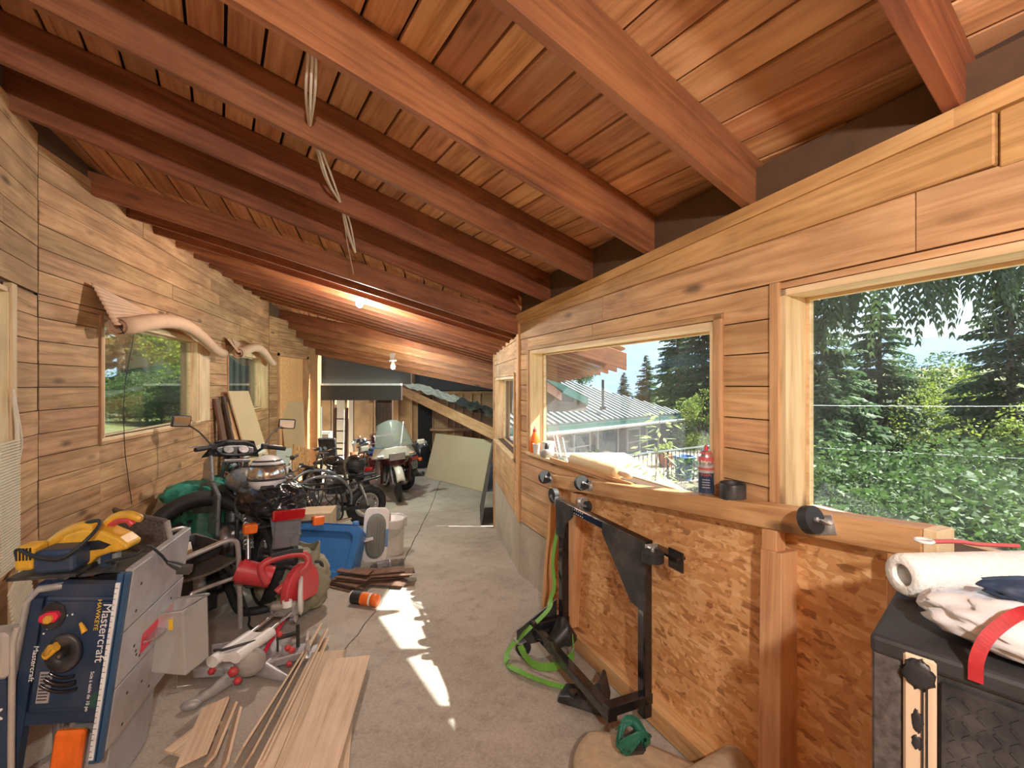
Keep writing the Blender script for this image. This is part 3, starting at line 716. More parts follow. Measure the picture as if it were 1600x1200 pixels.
for (a, c, z0, z1, nm) in ((.4, 1.4, -1.2, -.15, 'window'), (1.9, 2.9, -1.2, -.15, 'window'), (3.3, 4.7, -2.3, -.1, 'door'), (5.3, 6.3, -1.4, -.2, 'window'), (6.8, 7.8, -1.4, -.2, 'window'), (-1.6, -.4, -1.2, -.15, 'window')):
    mb = MB(); q = .5; cc = lambda t0, t1, za, zb, d0, d1: mb.hexa([HV(t0, d0, za), HV(t1, d0, za), HV(t1, d1, za), HV(t0, d1, za), HV(t0, d0, zb), HV(t1, d0, zb), HV(t1, d1, zb), HV(t0, d1, zb)])
    f_ = .07; cc(a, c, z0, z0 + f_, .47, .56); cc(a, c, z1 - f_, z1, .47, .56); cc(a, a + f_, z0, z1, .47, .56); cc(c - f_, c, z0, z1, .47, .56); m_ = (z0 + z1) / 2; cc(a, c, m_ - .02, m_ + .02, .48, .56)
    fr_ = hpart(nm, mb, 'white_paint'); mb = MB(); cc = lambda t0, t1, za, zb, d0, d1: mb.hexa([HV(t0, d0, za), HV(t1, d0, za), HV(t1, d1, za), HV(t0, d1, za), HV(t0, d0, zb), HV(t1, d0, zb), HV(t1, d1, zb), HV(t0, d1, zb)])
    cc(a + f_, c - f_, z0 + f_, z1 - f_, .52, .54); mb.v = [tuple(V(p) + off) for p in mb.v]; obj('pane', mb, 'dark_pane', fr_)
# nearer gable piece at the far jamb of the middle window
g = thing('garage_roof', 'nearer green edged roof corner with dark gable under a pink board', 'roof', at(858, 640, 11.0))
off = -at(858, 640, 11.0)
def gpart(name, pts, mat, th, dv=V((-.35, 1, 0))):
    mb = MB(); d = V(dv).normalized() * th; mb.hexa([pts[0], pts[1], pts[1] + d, pts[0] + d, pts[3], pts[2], pts[2] + d, pts[3] + d]); mb.v = [tuple(V(p) + off) for p in mb.v]; return obj(name, mb, mat, g)
gpart('gable_wall', [at(800, 645, 10.6), at(916, 642, 11.6), at(916, 622, 11.6), at(800, 565, 10.6)], 'house_wall', 2.2)
gpart('pink_board', [at(806, 580, 10.45), at(878, 626, 11.1), at(878, 613, 11.1), at(806, 560, 10.45)], 'pink_trim', .06)
gpart('roof_edge', [at(806, 563, 10.35), at(881, 612, 11.0), at(881, 602, 11.0), at(806, 548, 10.35)], 'roof_trim', 2.6)
gpart('roof_edge', [at(880, 614, 11.0), at(919, 633, 11.6), at(919, 622, 11.6), at(880, 602, 11.0)], 'roof_trim', 2.4)
# patio, railing, pots
mb = MB(); pts = [V((1.2, 11.6)), V((11, 17.0)), V((11, 23)), V((0.5, 15.4))]
mb.prism([(p.x, p.y) for p in pts], (0, 0, -1.55), (1, 0, 0), (0, 1, 0), (0, 0, 1), .2); struct('patio_1', mb, 'patio_stone')
rail = thing('iron_railing', 'black iron railing with slim bars around the sunlit patio', 'railing', (0, 0, 0))
A_ = V((1.75, 11.0, -2.35)); B_ = V((6.6, 11.9, -2.35)); mb = MB()
a0 = at(962, 770, 12.5); b0 = at(1135, 735, 15.2)
a0.z = b0.z = -1.35; A_, B_ = a0 - (b0 - a0) * .1, b0 + (b0 - a0) * .5
mb = MB(); mb.bar(A_ + V((0, 0, 1.0)), B_ + V((0, 0, 1.0)), .05, .04); obj('handrail', mb, 'galv', rail)
mb = MB(); mb.bar(A_ + V((0, 0, .1)), B_ + V((0, 0, .1)), .04, .04); obj('bottom_rail', mb, 'iron', rail)
n = 46
for i in range(n + 1):
    p = A_ + (B_ - A_) * (i / n); w_ = .05 if i % 15 == 0 else .018
    mb = MB(); mb.bar(p + V((0, 0, 0)), p + V((0, 0, 1.0)), w_, w_, (0, 1, 0)); obj('post' if i % 15 == 0 else 'baluster', mb, 'iron', rail)
def pot(px, py, Y, r, h, mat, name, label, plant=None):
    p = at(px, py, Y); p.z = -1.35; t = thing(name, label, 'pot', p)
    mb = MB(); mb.lathe([(r * .7, 0), (r, h * .9), (r * 1.08, h * .9), (r * 1.08, h), (r * .9, h), (r * .85, h * .85), (0.001, h * .85)], 14); obj('pot_body', mb, mat, t)
    if plant:
        o = obj('plant', leafy_mesh(9, r * 1.1, r * 1.0, h + r * .8, 240, .06), plant, t); o['kind'] = 'stuff'
pot(1068, 735, 14.2, .30, .75, 'blue_plastic', 'blue_barrel', 'blue barrel standing on the patio inside the railing')
pot(1040, 690, 16.5, .28, .45, 'terracotta', 'flower_pot', 'terracotta pot with a green plant on the patio by the railing', 'leaf_lime')
pot(925, 700, 15.2, .25, .4, 'terracotta', 'flower_pot', 'terracotta pot with flowers in front of the house windows', 'leaf_mid')
# young sapling just outside the middle window
t = thing('sapling', 'young tree with long pale green leaves just outside the middle window', 'tree', (1.52, 4.75, -1.2))
mb = MB(); mb.tube([(0, 0, -.6), (.02, 0, .9), (-.02, .02, 1.8), (.03, 0, 2.55)], [.018, .014, .009, .004], 6); obj('trunk', mb, 'bark', t)
rg = random.Random(21); mb = MB()
for i in range(120):
    z = rg.uniform(1.35, 2.6); a = rg.uniform(0, 6.28); k = rg.uniform(.02, .30) * (2.75 - z + .25) / 1.2; p = V((cos(a) * k, sin(a) * k, z + k * .3)); d = V((cos(a + rg.uniform(-.6, .6)), sin(a), rg.uniform(-.7, .35))).normalized(); s_ = d.cross(V((rg.gauss(0, .4), rg.gauss(0, .4), 1))).normalized()
    l_ = rg.uniform(.09, .16); w_ = .02; mb.add([p, p + d * l_ * .5 + s_ * w_, p + d * l_, p + d * l_ * .5 - s_ * w_], [(0, 1, 2, 3)])
tag(obj('leaves', mb, 'leaf_pale', t), kind='stuff')
# ---------------------------------------------------------------- seen through the left windows
def ltree(key, px, Y, sc, label, name, z=None, cat='tree', group=None): tree(key, (px - 800) / F * Y, Y, sc, name, label, cat, group, z)
ltree('fir_a', 262, 17, .8, 'fir with a bare grey trunk behind the large left window', 'fir_tree')
ltree('birch', 292, 13, .6, 'lime green leafy tree at the right of the large left window', 'birch_tree', .2)
ltree('aspen', 190, 15, .8, 'leafy tree behind the cracked end of the large left window', 'aspen_tree')
rg = random.Random(3)
for i in range(10):
    px = rg.uniform(-500, 420); Y = rg.uniform(18, 36); k = rg.choice(['fir_a', 'aspen', 'aspen', 'cedar', 'birch'])
    ltree(k, px, Y, rg.uniform(.55, .9), 'tree of the shady wood outside the left wall', {'f': 'fir_tree', 'a': 'aspen_tree', 'c': 'cedar_tree', 'b': 'birch_tree'}[k[0]], None, 'tree', 'trees outside the left wall')
for i in range(16):
    px = rg.uniform(60, 330); Y = rg.uniform(8, 14); ltree(rg.choice(['shrub', 'lime_shrub', 'shrub']), px, Y, rg.uniform(.25, .5), 'low leafy shrub growing outside the large left window', 'shrub', None, 'shrub', 'shrubs outside the left window')
g = thing('green_building', 'pale green building with white posts far behind the left window', 'building', (-10.8, 15.5, 1.2))
mb = MB(); mb.box2((-2.5, 0, -.5), (2.2, 3, 2.2)); obj('wall', mb, 'pale_green', g)
for k in range(6):
    mb = MB(); mb.box2((-2.4 + k * .8, -.2, -.4), (-2.26 + k * .8, -.06, 2.2)); obj('post', mb, 'white_paint', g)
mb = MB(); mb.box2((-2.8, -.5, 2.2), (2.5, 3.3, 2.35)); obj('roof', mb, 'galv', g)
g = thing('ribbed_shed', 'grey ribbed metal shed wall outside the far left window', 'shed', (-4.95, 8.75, 0.6))
mb = MB(); mb.box2((-.6, .06, -.6), (.6, 1.0, 2.6)); obj('wall', mb, 'shed_metal', g)
for k in range(10):
    mb = MB(); mb.box2((-.6 + k * .122, 0, -.5), (-.54 + k * .122, .07, 2.6)); obj('rib', mb, 'shed_metal', g)
# ---------------------------------------------------------------- far end of the shed
plain('plywood', (0.52, 0.33, 0.16), 0.75, var=.2, sc=3, bump=.1); plain('cream_board', (0.70, 0.62, 0.46), 0.7, var=.06, sc=4)
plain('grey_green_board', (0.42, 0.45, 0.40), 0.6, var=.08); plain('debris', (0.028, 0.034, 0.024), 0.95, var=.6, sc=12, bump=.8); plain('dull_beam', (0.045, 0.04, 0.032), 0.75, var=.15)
plain('pale_strip', (0.62, 0.66, 0.62), 0.5)
WB = wall_obj('wall_back')
mb = MB(); mb.box2((-7.0, 12.6, -.5), (-.1, 12.75, 3.4)); o = obj('core', mb, 'backing', WB); o['kind'] = 'structure'
mb = MB(); mb.box2((-6.0, 9.3, -.5), (-5.8, 12.7, 3.4)); o = obj('core', mb, 'backing', WB); o['kind'] = 'structure'
mb = MB(); mb.box2((-5.9, 9.3, -.5), (-4.16, 9.4, 3.4)); o = obj('core', mb, 'backing', WB); o['kind'] = 'structure'
for k in range(6):
    x0 = -5.6 + k * .62
    mb = MB(); mb.box2((x0 + .01, 12.54, -.3), (x0 + .60, 12.6, 2.3)); obj('plywood_sheet', mb, ('plywood', 'cream_board', 'plywood', 'dull_beam', 'plywood', 'plywood')[k], WB)
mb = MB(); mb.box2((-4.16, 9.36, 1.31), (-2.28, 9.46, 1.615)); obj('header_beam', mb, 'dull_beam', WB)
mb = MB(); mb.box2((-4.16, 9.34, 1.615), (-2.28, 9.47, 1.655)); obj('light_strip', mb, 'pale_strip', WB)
mb = MB(); mb.box2((-4.16, 9.47, 1.655), (-2.1, 9.52, 3.0)); obj('dark_panel', mb, 'dull_beam', WB)  # dark sheet put in for the unlit void above the header
for px, w_, nm, m_ in ((522, .05, 'post', 'stud_wood'), (541, .05, 'post', 'stud_wood'), (579, .07, 'post', 'stud_wood'), (592, .30, 'dark_post', 'dark_timber')):
    x0 = (px - 800) / F * 9.7; mb = MB(); mb.board((x0, 9.62, -.3), (0, 0, 1), (1, 0, 0), (0, 1, 0), 1.75, w_, .09); obj(nm, mb, m_, WB)
SW = wall_obj('wall_studs'); SY = 11.3
mb = MB(); mb.box2((-3.0, SY + .1, -.5), (-.1, SY + .2, 2.6)); o = obj('core', mb, 'plywood', SW); o['kind'] = 'structure'
for px, w_ in ((619, .06), (641, .05), (651, .09), (674, .05), (697, .05), (720, .05), (748, .05), (735, .04), (708, .04)):
    x0 = (px - 800) / F * SY; mb = MB(); mb.board((x0, SY, -.3), (0, 0, 1), (1, 0, 0), (0, 1, 0), 1.75, w_, .10); obj('stud', mb, 'stud_wood', SW)
mb = MB(); mb.board((-2.9, SY - .02, 1.40), (1, 0, 0), (0, 0, 1), (0, 1, 0), 2.75, .07, .14); obj('top_plate', mb, 'stud_wood', SW)
mb = MB(); mb.board((-2.0, SY - .2, .50), (1, 0, 0), (0, 0, 1), (0, 1, 0), 1.8, .05, .2); obj('rail', mb, 'stud_wood', SW)
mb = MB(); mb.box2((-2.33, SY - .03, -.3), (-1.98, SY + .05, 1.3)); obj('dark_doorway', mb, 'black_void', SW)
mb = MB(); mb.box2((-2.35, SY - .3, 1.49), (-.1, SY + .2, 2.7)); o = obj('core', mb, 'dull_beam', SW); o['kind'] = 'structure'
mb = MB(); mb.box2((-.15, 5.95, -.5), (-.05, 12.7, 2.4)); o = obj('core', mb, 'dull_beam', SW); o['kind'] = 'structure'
rp = struct('trim_1'); a = at(628, 613, 10.6); c = at(784, 688, 7.4)
mb = MB(); d = (c - a).normalized(); mb.board(a - V((0, 0, .06)), d, (0, 0, 1), (0, 1, 0), (c - a).length, .2, .06); obj('raking_beam', mb, 'stud_wood', rp)
mb = MB(); mb.surf(lambda u, v: a + (c - a) * u + V((0.25 * v - .2 * u * v, 0.6 * v, .17 + .16 * u + (.10 * u + .03) * NZ.noise(V((u * 14, v * 9, 0))) + .05 * v)), 40, 14)
tag(obj('debris', mb, 'debris', rp), kind='stuff')
# ---------------------------------------------------------------- materials of the things
plain('steel_tube', (0.66, 0.62, 0.57), 0.33, 0.55, var=.12, sc=30); plain('wicker', (0.13, 0.105, 0.085), 0.75, var=.45, sc=60, bump=.5)
plain('rubber', (0.022, 0.022, 0.024), 0.62, var=.3, sc=12); plain('black_plastic', (0.022, 0.023, 0.026), 0.42, var=.2, dirt=(.12, .11, .10))
plain('gloss_black', (0.012, 0.012, 0.014), 0.16, var=.1, coat=.6); plain('bag_black', (0.02, 0.02, 0.022), 0.2, var=.2, bump=.2)
plain('navy', (0.022, 0.045, 0.095), 0.4, var=.2, sc=8, dirt=(.07, .075, .085)); plain('navy_trim', (0.03, 0.085, 0.17), 0.38, var=.12)
plain('cast_grey', (0.47, 0.48, 0.49), 0.42, 0.35, var=.1, sc=14, dirt=(.30, .27, .24)); plain('alu', (0.63, 0.64, 0.65), 0.33, 0.85, var=.08)
plain('tool_grey', (0.40, 0.39, 0.37), 0.5, .25, var=.12, dirt=(.24, .20, .16)); plain('white_scale', (0.72, 0.74, 0.74), 0.5)
plain('yellow_tool', (0.78, 0.42, 0.035), 0.4, var=.08, dirt=(.42, .25, .07)); plain('red_tool', (0.58, 0.045, 0.055), 0.42, var=.1, dirt=(.35, .10, .08))
plain('red_insert', (0.72, 0.03, 0.07), 0.45); plain('orange', (0.85, 0.17, 0.02), 0.35); plain('red_lens', (0.42, 0.008, 0.012), 0.12, coat=.8)
plain('white_plastic', (0.76, 0.76, 0.73), 0.4, var=.05); plain('print_white', (0.8, 0.8, 0.78), 0.6, var=.02); plain('print_yellow', (0.82, 0.55, 0.03), 0.6, var=.02)
plain('print_black', (0.02, 0.02, 0.02), 0.6); plain('print_red', (0.52, 0.10, 0.10), 0.55, var=.03); plain('steel', (0.55, 0.55, 0.56), 0.3, 0.95, var=.1)
plain('beige_metal', (0.50, 0.46, 0.40), 0.55, .2, var=.08); plain('brass', (0.6, 0.40, 0.12), 0.35, .9)
plain('tarp_green', (0.02, 0.15, 0.085), 0.5, var=.35, sc=7, bump=.3); plain('tarp_teal', (0.03, 0.30, 0.23), 0.5, var=.25, sc=7)
plain('olive_canvas', (0.30, 0.29, 0.20), 0.85, var=.18, sc=9, bump=.4, dirt=(.18, .17, .11)); plain('tote_blue', (0.045, 0.18, 0.47), 0.36, var=.08)
plain('cardboard', (0.55, 0.42, 0.27), 0.85, var=.08); plain('paper_white', (0.74, 0.70, 0.62), 0.8, var=.06); plain('old_shingle', (0.17, 0.095, 0.065), 0.8, var=.35, sc=16)
wood('thin_board', (0.52, 0.37, 0.24), (0.68, 0.52, 0.37), (0.75, 0.60, 0.45), 0.72, 0.3, 0.12, 1.4)
plain('cream_panel', (0.62, 0.46, 0.27), 0.6, var=.05, sc=3); plain('tan_panel', (0.60, 0.43, 0.23), 0.7, var=.06, sc=3); plain('chrome', (0.8, 0.8, 0.8), 0.1, 1.0, var=.02)
plain('helmet_white', (0.80, 0.80, 0.78), 0.18, var=.02, coat=.7); plain('visor_silver', (0.62, 0.60, 0.58), 0.08, .85, var=.1); plain('bike_grey', (0.20, 0.22, 0.24), 0.3, .3, var=.1, coat=.4)
plain('engine_metal', (0.36, 0.37, 0.39), 0.38, .8, var=.3, sc=22, dirt=(.14, .13, .12)); plain('frame_black', (0.03, 0.032, 0.036), 0.35, .3, var=.2, coat=.3)
plain('maroon', (0.075, 0.012, 0.016), 0.3, .2, coat=.5); plain('ivory_plastic', (0.55, 0.52, 0.44), 0.35, var=.05, coat=.3); plain('bike_blue', (0.02, 0.12, 0.42), 0.3, coat=.5)
plain('white_fleece', (0.80, 0.79, 0.76), 0.95, var=.08, sc=90, bump=.9); plain('wrap_white', (0.70, 0.69, 0.70), 0.25, var=.12, sc=9, bump=.3, coat=.5)
plain('drywall', (0.50, 0.45, 0.30), 0.85, var=.05, sc=2); plain('dark_panel', (0.055, 0.05, 0.045), 0.8); plain('osb_edge', (0.5, 0.36, 0.2), 0.8)
plain('fabric_blind', (0.60, 0.40, 0.27), 0.85, var=.08, sc=6); plain('cable_white', (0.74, 0.67, 0.55), 0.6, var=.06)
plain('brown_board', (0.14, 0.06, 0.035), 0.7, var=.2); plain('mirror', (0.9, 0.88, 0.82), 0.03, 1.0, var=.0); plain('tan_leather', (0.30, 0.12, 0.05), 0.6)
b = NB('smoky_plastic'); b.set(Base_Color=(0.62, 0.61, 0.57), Roughness=0.25); t = b.n('ShaderNodeBsdfTransparent'); m = b.n('ShaderNodeMixShader'); m.inputs[0].default_value = .42
b.l(t.outputs[0], m.inputs[1]); b.l(b.b.outputs[0], m.inputs[2]); b.l(m.outputs[0], b.out.inputs[0])
b = NB('smoked_screen'); b.set(Base_Color=(0.16, 0.15, 0.13), Roughness=0.12); t = b.n('ShaderNodeBsdfTransparent'); t.inputs[0].default_value = (.75, .72, .65, 1); m = b.n('ShaderNodeMixShader'); m.inputs[0].default_value = .4
b.l(t.outputs[0], m.inputs[1]); b.l(b.b.outputs[0], m.inputs[2]); b.l(m.outputs[0], b.out.inputs[0])
b = NB('clear_screen'); b.set(Base_Color=(0.22, 0.26, 0.23), Roughness=0.12); t = b.n('ShaderNodeBsdfTransparent'); m = b.n('ShaderNodeMixShader'); m.inputs[0].default_value = .5
b.l(t.outputs[0], m.inputs[1]); b.l(b.b.outputs[0], m.inputs[2]); b.l(m.outputs[0], b.out.inputs[0])
I3 = M4.Identity(3)
def blob(mb, c, r, amp, fr, nu=36, nv=22, flat=None, seed=0, ridge=False, R=None, sq=1.0):
    c = V(c)
    def fn(u, v):
        a = 2 * pi * u; e = pi * v; d = V((sin(e) * cos(a), sin(e) * sin(a), cos(e)))
        n = NZ.noise(d * fr + V((seed, seed * 2, 0))) + .5 * NZ.noise(d * fr * 2.3 + V((seed, 0, 5)))
        if ridge: n = .5 - abs(n) * 1.3
        k = 1 + amp * n; q = V(tuple(math.copysign(abs(x) ** sq, x) for x in d)); p = V((q.x * r[0] * k, q.y * r[1] * k, q.z * r[2] * k))
        if flat is not None and p.z < flat: p.z = flat + (p.z - flat) * .06
        return c + (R @ p if R is not None else p)
    return mb.surf(fn, nu, nv, wu=True)
# ---------------------------------------------------------------- table saw lying on its side
SAWR = M4.Rotation(radians(15.5), 3, 'Z') @ M4.Rotation(radians(7.5), 3, 'Y')
saw = thing('table_saw', 'navy blue bench table saw tipped on its side with its grey table facing the aisle', 'saw', (-1.515, 1.66, 0.30)); saw.rotation_euler = SAWR.to_euler(); saw.scale = (.78, 1, 1)
def sp(name, mb, mat, par=saw, **k): return obj(name, mb, mat, par, **k)
mb = MB()
for (z0, z1) in ((0.0, .222), (.228, .43), (.436, .665)): mb.box2((0, 0, z0), (.035, .52, z1))
sp('table', mb, 'cast_grey', bevel=.003)
mb = MB(); mb.box2((0.004, .01, .222), (.02, .51, .228)); mb.box2((.004, .01, .43), (.02, .51, .436)); sp('mitre_slot', mb, 'navy_trim')
mb = MB(); mb.box2((.03, .16, .26), (.038, .44, .345)); sp('throat_plate', mb, 'red_insert', bevel=.006)
mb = MB()
n = 26; pts = []
for i in range(n * 2): a = pi * i / (n * 2 - 1); r = .13 + (.006 if i % 2 else 0); pts.append((cos(a) * r, sin(a) * r * .42))
mb.prism(pts, (.036, .30, .303), (0, 1, 0), (1, 0, 0), (0, 0, 1), .004); sp('blade', mb, 'steel')
mb = MB()
for (y, z) in ((.12, .30), (.13, .28), (.10, .33), (.16, .26), (.40, .38), (.07, .48), (.08, .58), (.1, .15), (.3, .05), (.22, .12), (.44, .5), (.1, .03)): mb.cyl((.034, y, z), (.0365, y, z), .006, 8)
sp('bolt_hole', mb, 'print_black')
mb = MB(); mb.box2((-.012, -.03, -.02), (.012, -.002, .66)); sp('rip_rail', mb, 'navy_trim', bevel=.003)
rl = mb = MB(); mb.box2((-.009, -.036, 0.0), (.009, -.031, .63)); ru = sp('ruler', mb, 'white_scale')
mb = MB()
for k in range(31): mb.box2((-.009, -.0365, .01 + k * .02), (-.001 if k % 5 else .004, -.0362, .012 + k * .02))
sp('ruler_mark', mb, 'print_black', ru)
mb = MB(); mb.box2((.014, -.026, -.02), (.034, -.002, .66)); sp('front_rail', mb, 'navy_trim', bevel=.003)
mb = MB(); mb.box2((-.30, .01, .14), (-.014, .44, .56)); sp('housing', mb, 'navy', bevel=.012, seg=2)
mb = MB(); mb.box2((-.285, -.002, .165), (-.03, .012, .545)); panel = sp('control_panel', mb, 'navy', bevel=.004)
mb = MB(); mb.prism([(-.08, .165), (-.03, .165), (-.03, .24)], (0, -.003, 0), (1, 0, 0), (0, 0, 1), (0, 1, 0), .003); sp('teal_corner', mb, 'roof_trim', panel)
# switch, crank wheel, tilt scale
mb = MB(); mb.cyl((-.245, -.003, .50), (-.245, -.012, .50), .05, 8); sw = sp('switch_plate', mb, 'black_plastic')
mb = MB(); mb.prism([(-.285, .488), (-.26, .478), (-.222, .487), (-.212, .505), (-.225, .52), (-.262, .518), (-.285, .505)], (0, -.03, 0), (1, 0, 0), (0, 0, 1), (0, 1, 0), .022); sp('stop_paddle', mb, 'red_insert', sw, bevel=.003)
mb = MB(); mb.prism([(-.258, .487), (-.236, .485), (-.226, .497), (-.232, .513), (-.252, .514), (-.262, .502)], (0, -.042, 0), (1, 0, 0), (0, 0, 1), (0, 1, 0), .014); sp('switch_key', mb, 'yellow_tool', sw, bevel=.003)
mb = MB(); Tw = M4.Translation((-.165, -.045, .385)) @ M4.Rotation(pi / 2, 4, 'X')
mb.lathe([(.012, -.03), (.012, 0), (.06, .004), (.066, 0), (.068, -.01), (.062, -.016), (.012, -.012)], 28, Tw); mb.cyl((-.165, .0, .385), (-.165, -.06, .385), .014, 12); cw = sp('crank_wheel', mb, 'black_plastic')
mb = MB(); mb.tube([(-.20, -.05, .40), (-.203, -.075, .408), (-.19, -.08, .428)], [.012, .013, .011], 10); mb.cyl((-.215, -.06, .39), (-.18, -.06, .42), .017, 10); sp('crank_knob', mb, 'yellow_tool', cw)
mb = MB(); mb.cyl((-.165, -.06, .385), (-.165, -.063, .385), .006, 10); sp('hub_bolt', mb, 'steel', cw)
mb = MB()
for r0 in (.105, .13, .155):
    pts = [(-.165 + r0 * cos(a), -.008, .385 + r0 * sin(a)) for a in [radians(-125 + 55 * i / 10) for i in range(11)]]; mb.tube(pts, .006 if r0 != .13 else .009, 6)
sp('tilt_slot', mb, 'gloss_black', panel)
mb = MB(); mb.tube([(-.135, -.012, .475), (-.118, -.02, .462), (-.106, -.024, .448)], [.006, .009, .011], 8); sp('tilt_lever', mb, 'yellow_tool', panel)
mb = MB()
for k in range(7): a = radians(95 + 60 * k / 6); mb.box((-.165 + .118 * cos(a), -.004, .385 + .118 * sin(a)), (.006, .002, .006))
sp('scale_dot', mb, 'print_white', panel)
RT = M4((V((0, 0, -1)), V((1, 0, 0)), V((0, -1, 0)))).transposed()     # letters read downwards
text('lettering', 'Mastercraft', 'print_white', panel, .050, (-.046, -.0035, .435), RT, sx=.92)
text('lettering', 'HAWKEYE', 'print_yellow', panel, .024, (-.078, -.0035, .50), RT)
text('lettering', 'Scie à table de 10 po', 'print_white', panel, .019, (-.064, -.0035, .225), RT, sx=.9)
text('lettering', 'Mastercraft', 'print_white', panel, .027, (-.292, -.004, .33), RT)
mb = MB(); mb.box2((-.262, -.004, .19), (-.215, -.002, .30)); lb = sp('rating_label', mb, 'cast_grey', panel)
mb = MB()
for k in range(9): mb.box2((-.258, -.0046, .2 + k * .011), (-.222, -.0041, .204 + k * .011))
sp('label_line', mb, 'print_black', lb)
# stand legs and lower wing
for (x0, z0, z1, nm, m_) in ((-.335, -.30, .60, 'leg', 'tool_grey'),):
    mb = MB(); mb.tube([(-.375, .0, z0), (-.365, .0, .2), (-.355, .0, .545), (-.325, .01, .585), (-.25, .03, .59)], .013, 10); sp(nm, mb, m_)
    mb = MB(); mb.box2((-.352, .012, -.28), (-.305, .05, .55)); sp(nm, mb, 'navy')
    mb = MB(); mb.tube([(-.375, .40, z0), (-.365, .40, .2), (-.355, .40, .545), (-.325, .40, .585), (-.25, .38, .59)], .013, 10); sp(nm, mb, m_)
mb = MB(); mb.box2((-.34, .02, .10), (-.02, .06, .145)); sp('brace', mb, 'navy')
mb = MB(); mb.box2((-.34, .02, .558), (-.02, .06, .60)); sp('brace', mb, 'navy')
mb = MB(); mb.box2((-.30, .08, .56), (-.02, .42, .575)); sp('side_plate', mb, 'black_plastic')
mb = MB(); mb.box2((-.20, .10, -.295), (.0, .45, .0)); sp('lower_wing', mb, 'cast_grey', bevel=.005)
mb = MB(); mb.box2((-.18, .0, -.10), (-.06, .03, .08)); sp('motor_cover', mb, 'orange', bevel=.01)
# second tool: a navy case with a beige top
t = thing('tool_case', 'navy tool case with white lettering and beige head in the lower left corner', 'case', (-1.795, 1.545, 0.0), radians(17))
mb = MB(); mb.box2((-.22, 0, 0), (.055, .08, .63)); obj('body', mb, 'navy', t, bevel=.01)
mb = MB(); mb.box2((-.22, -.006, .63), (.065, .08, .79)); hd = obj('head', mb, 'beige_metal', t, bevel=.012)
mb = MB(); mb.tube([(.062, .02, .0), (.062, .02, .4), (.066, .02, .74), (.08, .02, .80)], .010, 10); obj('side_tube', mb, 'beige_metal', t)
mb = MB(); mb.cyl((-.02, -.006, .745), (-.02, -.014, .745), .028, 16); dl = obj('dial', mb, 'white_plastic', t)
mb = MB(); mb.cyl((-.02, -.014, .745), (-.02, -.022, .745), .017, 14); obj('dial_knob', mb, 'print_black', dl)
mb = MB(); mb.cyl((-.01, -.03, .67), (.03, -.03, .675), .014, 10); mb.cyl((-.05, -.03, .67), (-.01, -.03, .67), .006, 8); obj('latch', mb, 'brass', t)
mb = MB(); mb.lathe([(.03, 0), (.045, .11), (.046, .115), (.04, .115), (.026, .005)], 14, M4.Translation((-.055, -.04, .53))); obj('dust_cup', mb, 'white_plastic', t)
text('lettering', 'Mastercraft', 'print_white', t, .060, (.030, -.003, .40), RT)
mb = MB()
for p in (((-.035, .16), (-.035, .32)), ((-.035, .32), (.012, .34)), ((.012, .34), (.03, .40)), ((.012, .34), (.03, .28)), ((-.035, .16), (.0, .10))): mb.bar((p[0][0], -.003, p[0][1]), (p[1][0], -.003, p[1][1]), .006, .003)
obj('logo_mark', mb, 'print_white', t)
# bent chrome hoop between them
t = thing('steel_hoop', 'bright bent steel hoop standing at the left wall behind the navy saw', 'tube', (-1.98, 1.98, 0.0))
mb = MB(); mb.tube(smooth_path([(-.05, .06, 0.0), (-.05, .06, .55), (-.035, .05, .78), (.03, .03, .89), (.12, .0, .92)], 6), .022, 10); obj('tube', mb, 'alu', t)
# yellow circular saw on top of the tipped saw
SZ = .30 + .57
def sawtop(x, y, z): return V((-1.515, 1.66, .30)) + SAWR @ V((x * .78, y, z))
t = thing('circular_saw', 'yellow circular saw with red trigger lying on the tipped table saw', 'saw', sawtop(-.22, .20, .585)); t.rotation_euler = (0, 0, radians(8)); t.scale = (.98, 1.0, 1.0)
mb = MB()
poly = [(-.13, .06), (-.125, .115), (-.09, .155), (-.03, .175), (.04, .165), (.10, .135), (.135, .105), (.13, .085), (.07, .075), (.02, .06), (-.01, .03), (-.045, .022), (-.085, .03)]
mb.prism(poly, (0, -.045, 0), (1, 0, 0), (0, 0, 1), (0, 1, 0), .09); obj('motor_housing', mb, 'yellow_tool', t, bevel=.014, seg=2)
mb = MB(); mb.prism([(-.05, .10), (-.015, .09), (.05, .095), (.075, .11), (.03, .13), (-.03, .125)], (0, -.048, 0), (1, 0, 0), (0, 0, 1), (0, 1, 0), .012); gr = obj('grip_recess', mb, 'black_plastic', t)
mb = MB(); mb.prism([(-.06, .098), (-.012, .102), (-.015, .118), (-.05, .115)], (0, -.054, 0), (1, 0, 0), (0, 0, 1), (0, 1, 0), .012); obj('trigger', mb, 'red_insert', gr)
mb = MB(); mb.tube(smooth_path([(.0, .03, .165), (.045, .03, .20), (.095, .03, .205), (.14, .03, .185)], 5), [.017] * 15 + [.013], 10); hn = obj('handle', mb, 'yellow_tool', t)
mb = MB(); mb.tube(smooth_path([(.01, .025, .150), (.05, .025, .182), (.09, .025, .185), (.11, .025, .165)], 5), .013, 8); obj('guard_lining', mb, 'red_tool', hn)
mb = MB(); mb.cyl((-.02, .0, .055), (-.02, .03, .055), .085, 24); obj('blade_guard', mb, 'tool_grey', t)
mb = MB(); mb.box2((-.10, -.05, .0), (.14, .09, .008)); mb.cyl((.0, -.03, .008), (.0, -.03, .02), .07, 20); obj('base_shoe', mb, 'black_plastic', t)
mb = MB(); mb.cyl((-.07, -.045, .055), (-.07, -.05, .055), .015, 12); obj('brush_cap', mb, 'print_black', t)
mb = MB(); mb.box2((.03, -.035, .02), (.06, -.02, .10)); obj('rear_post', mb, 'navy', t)
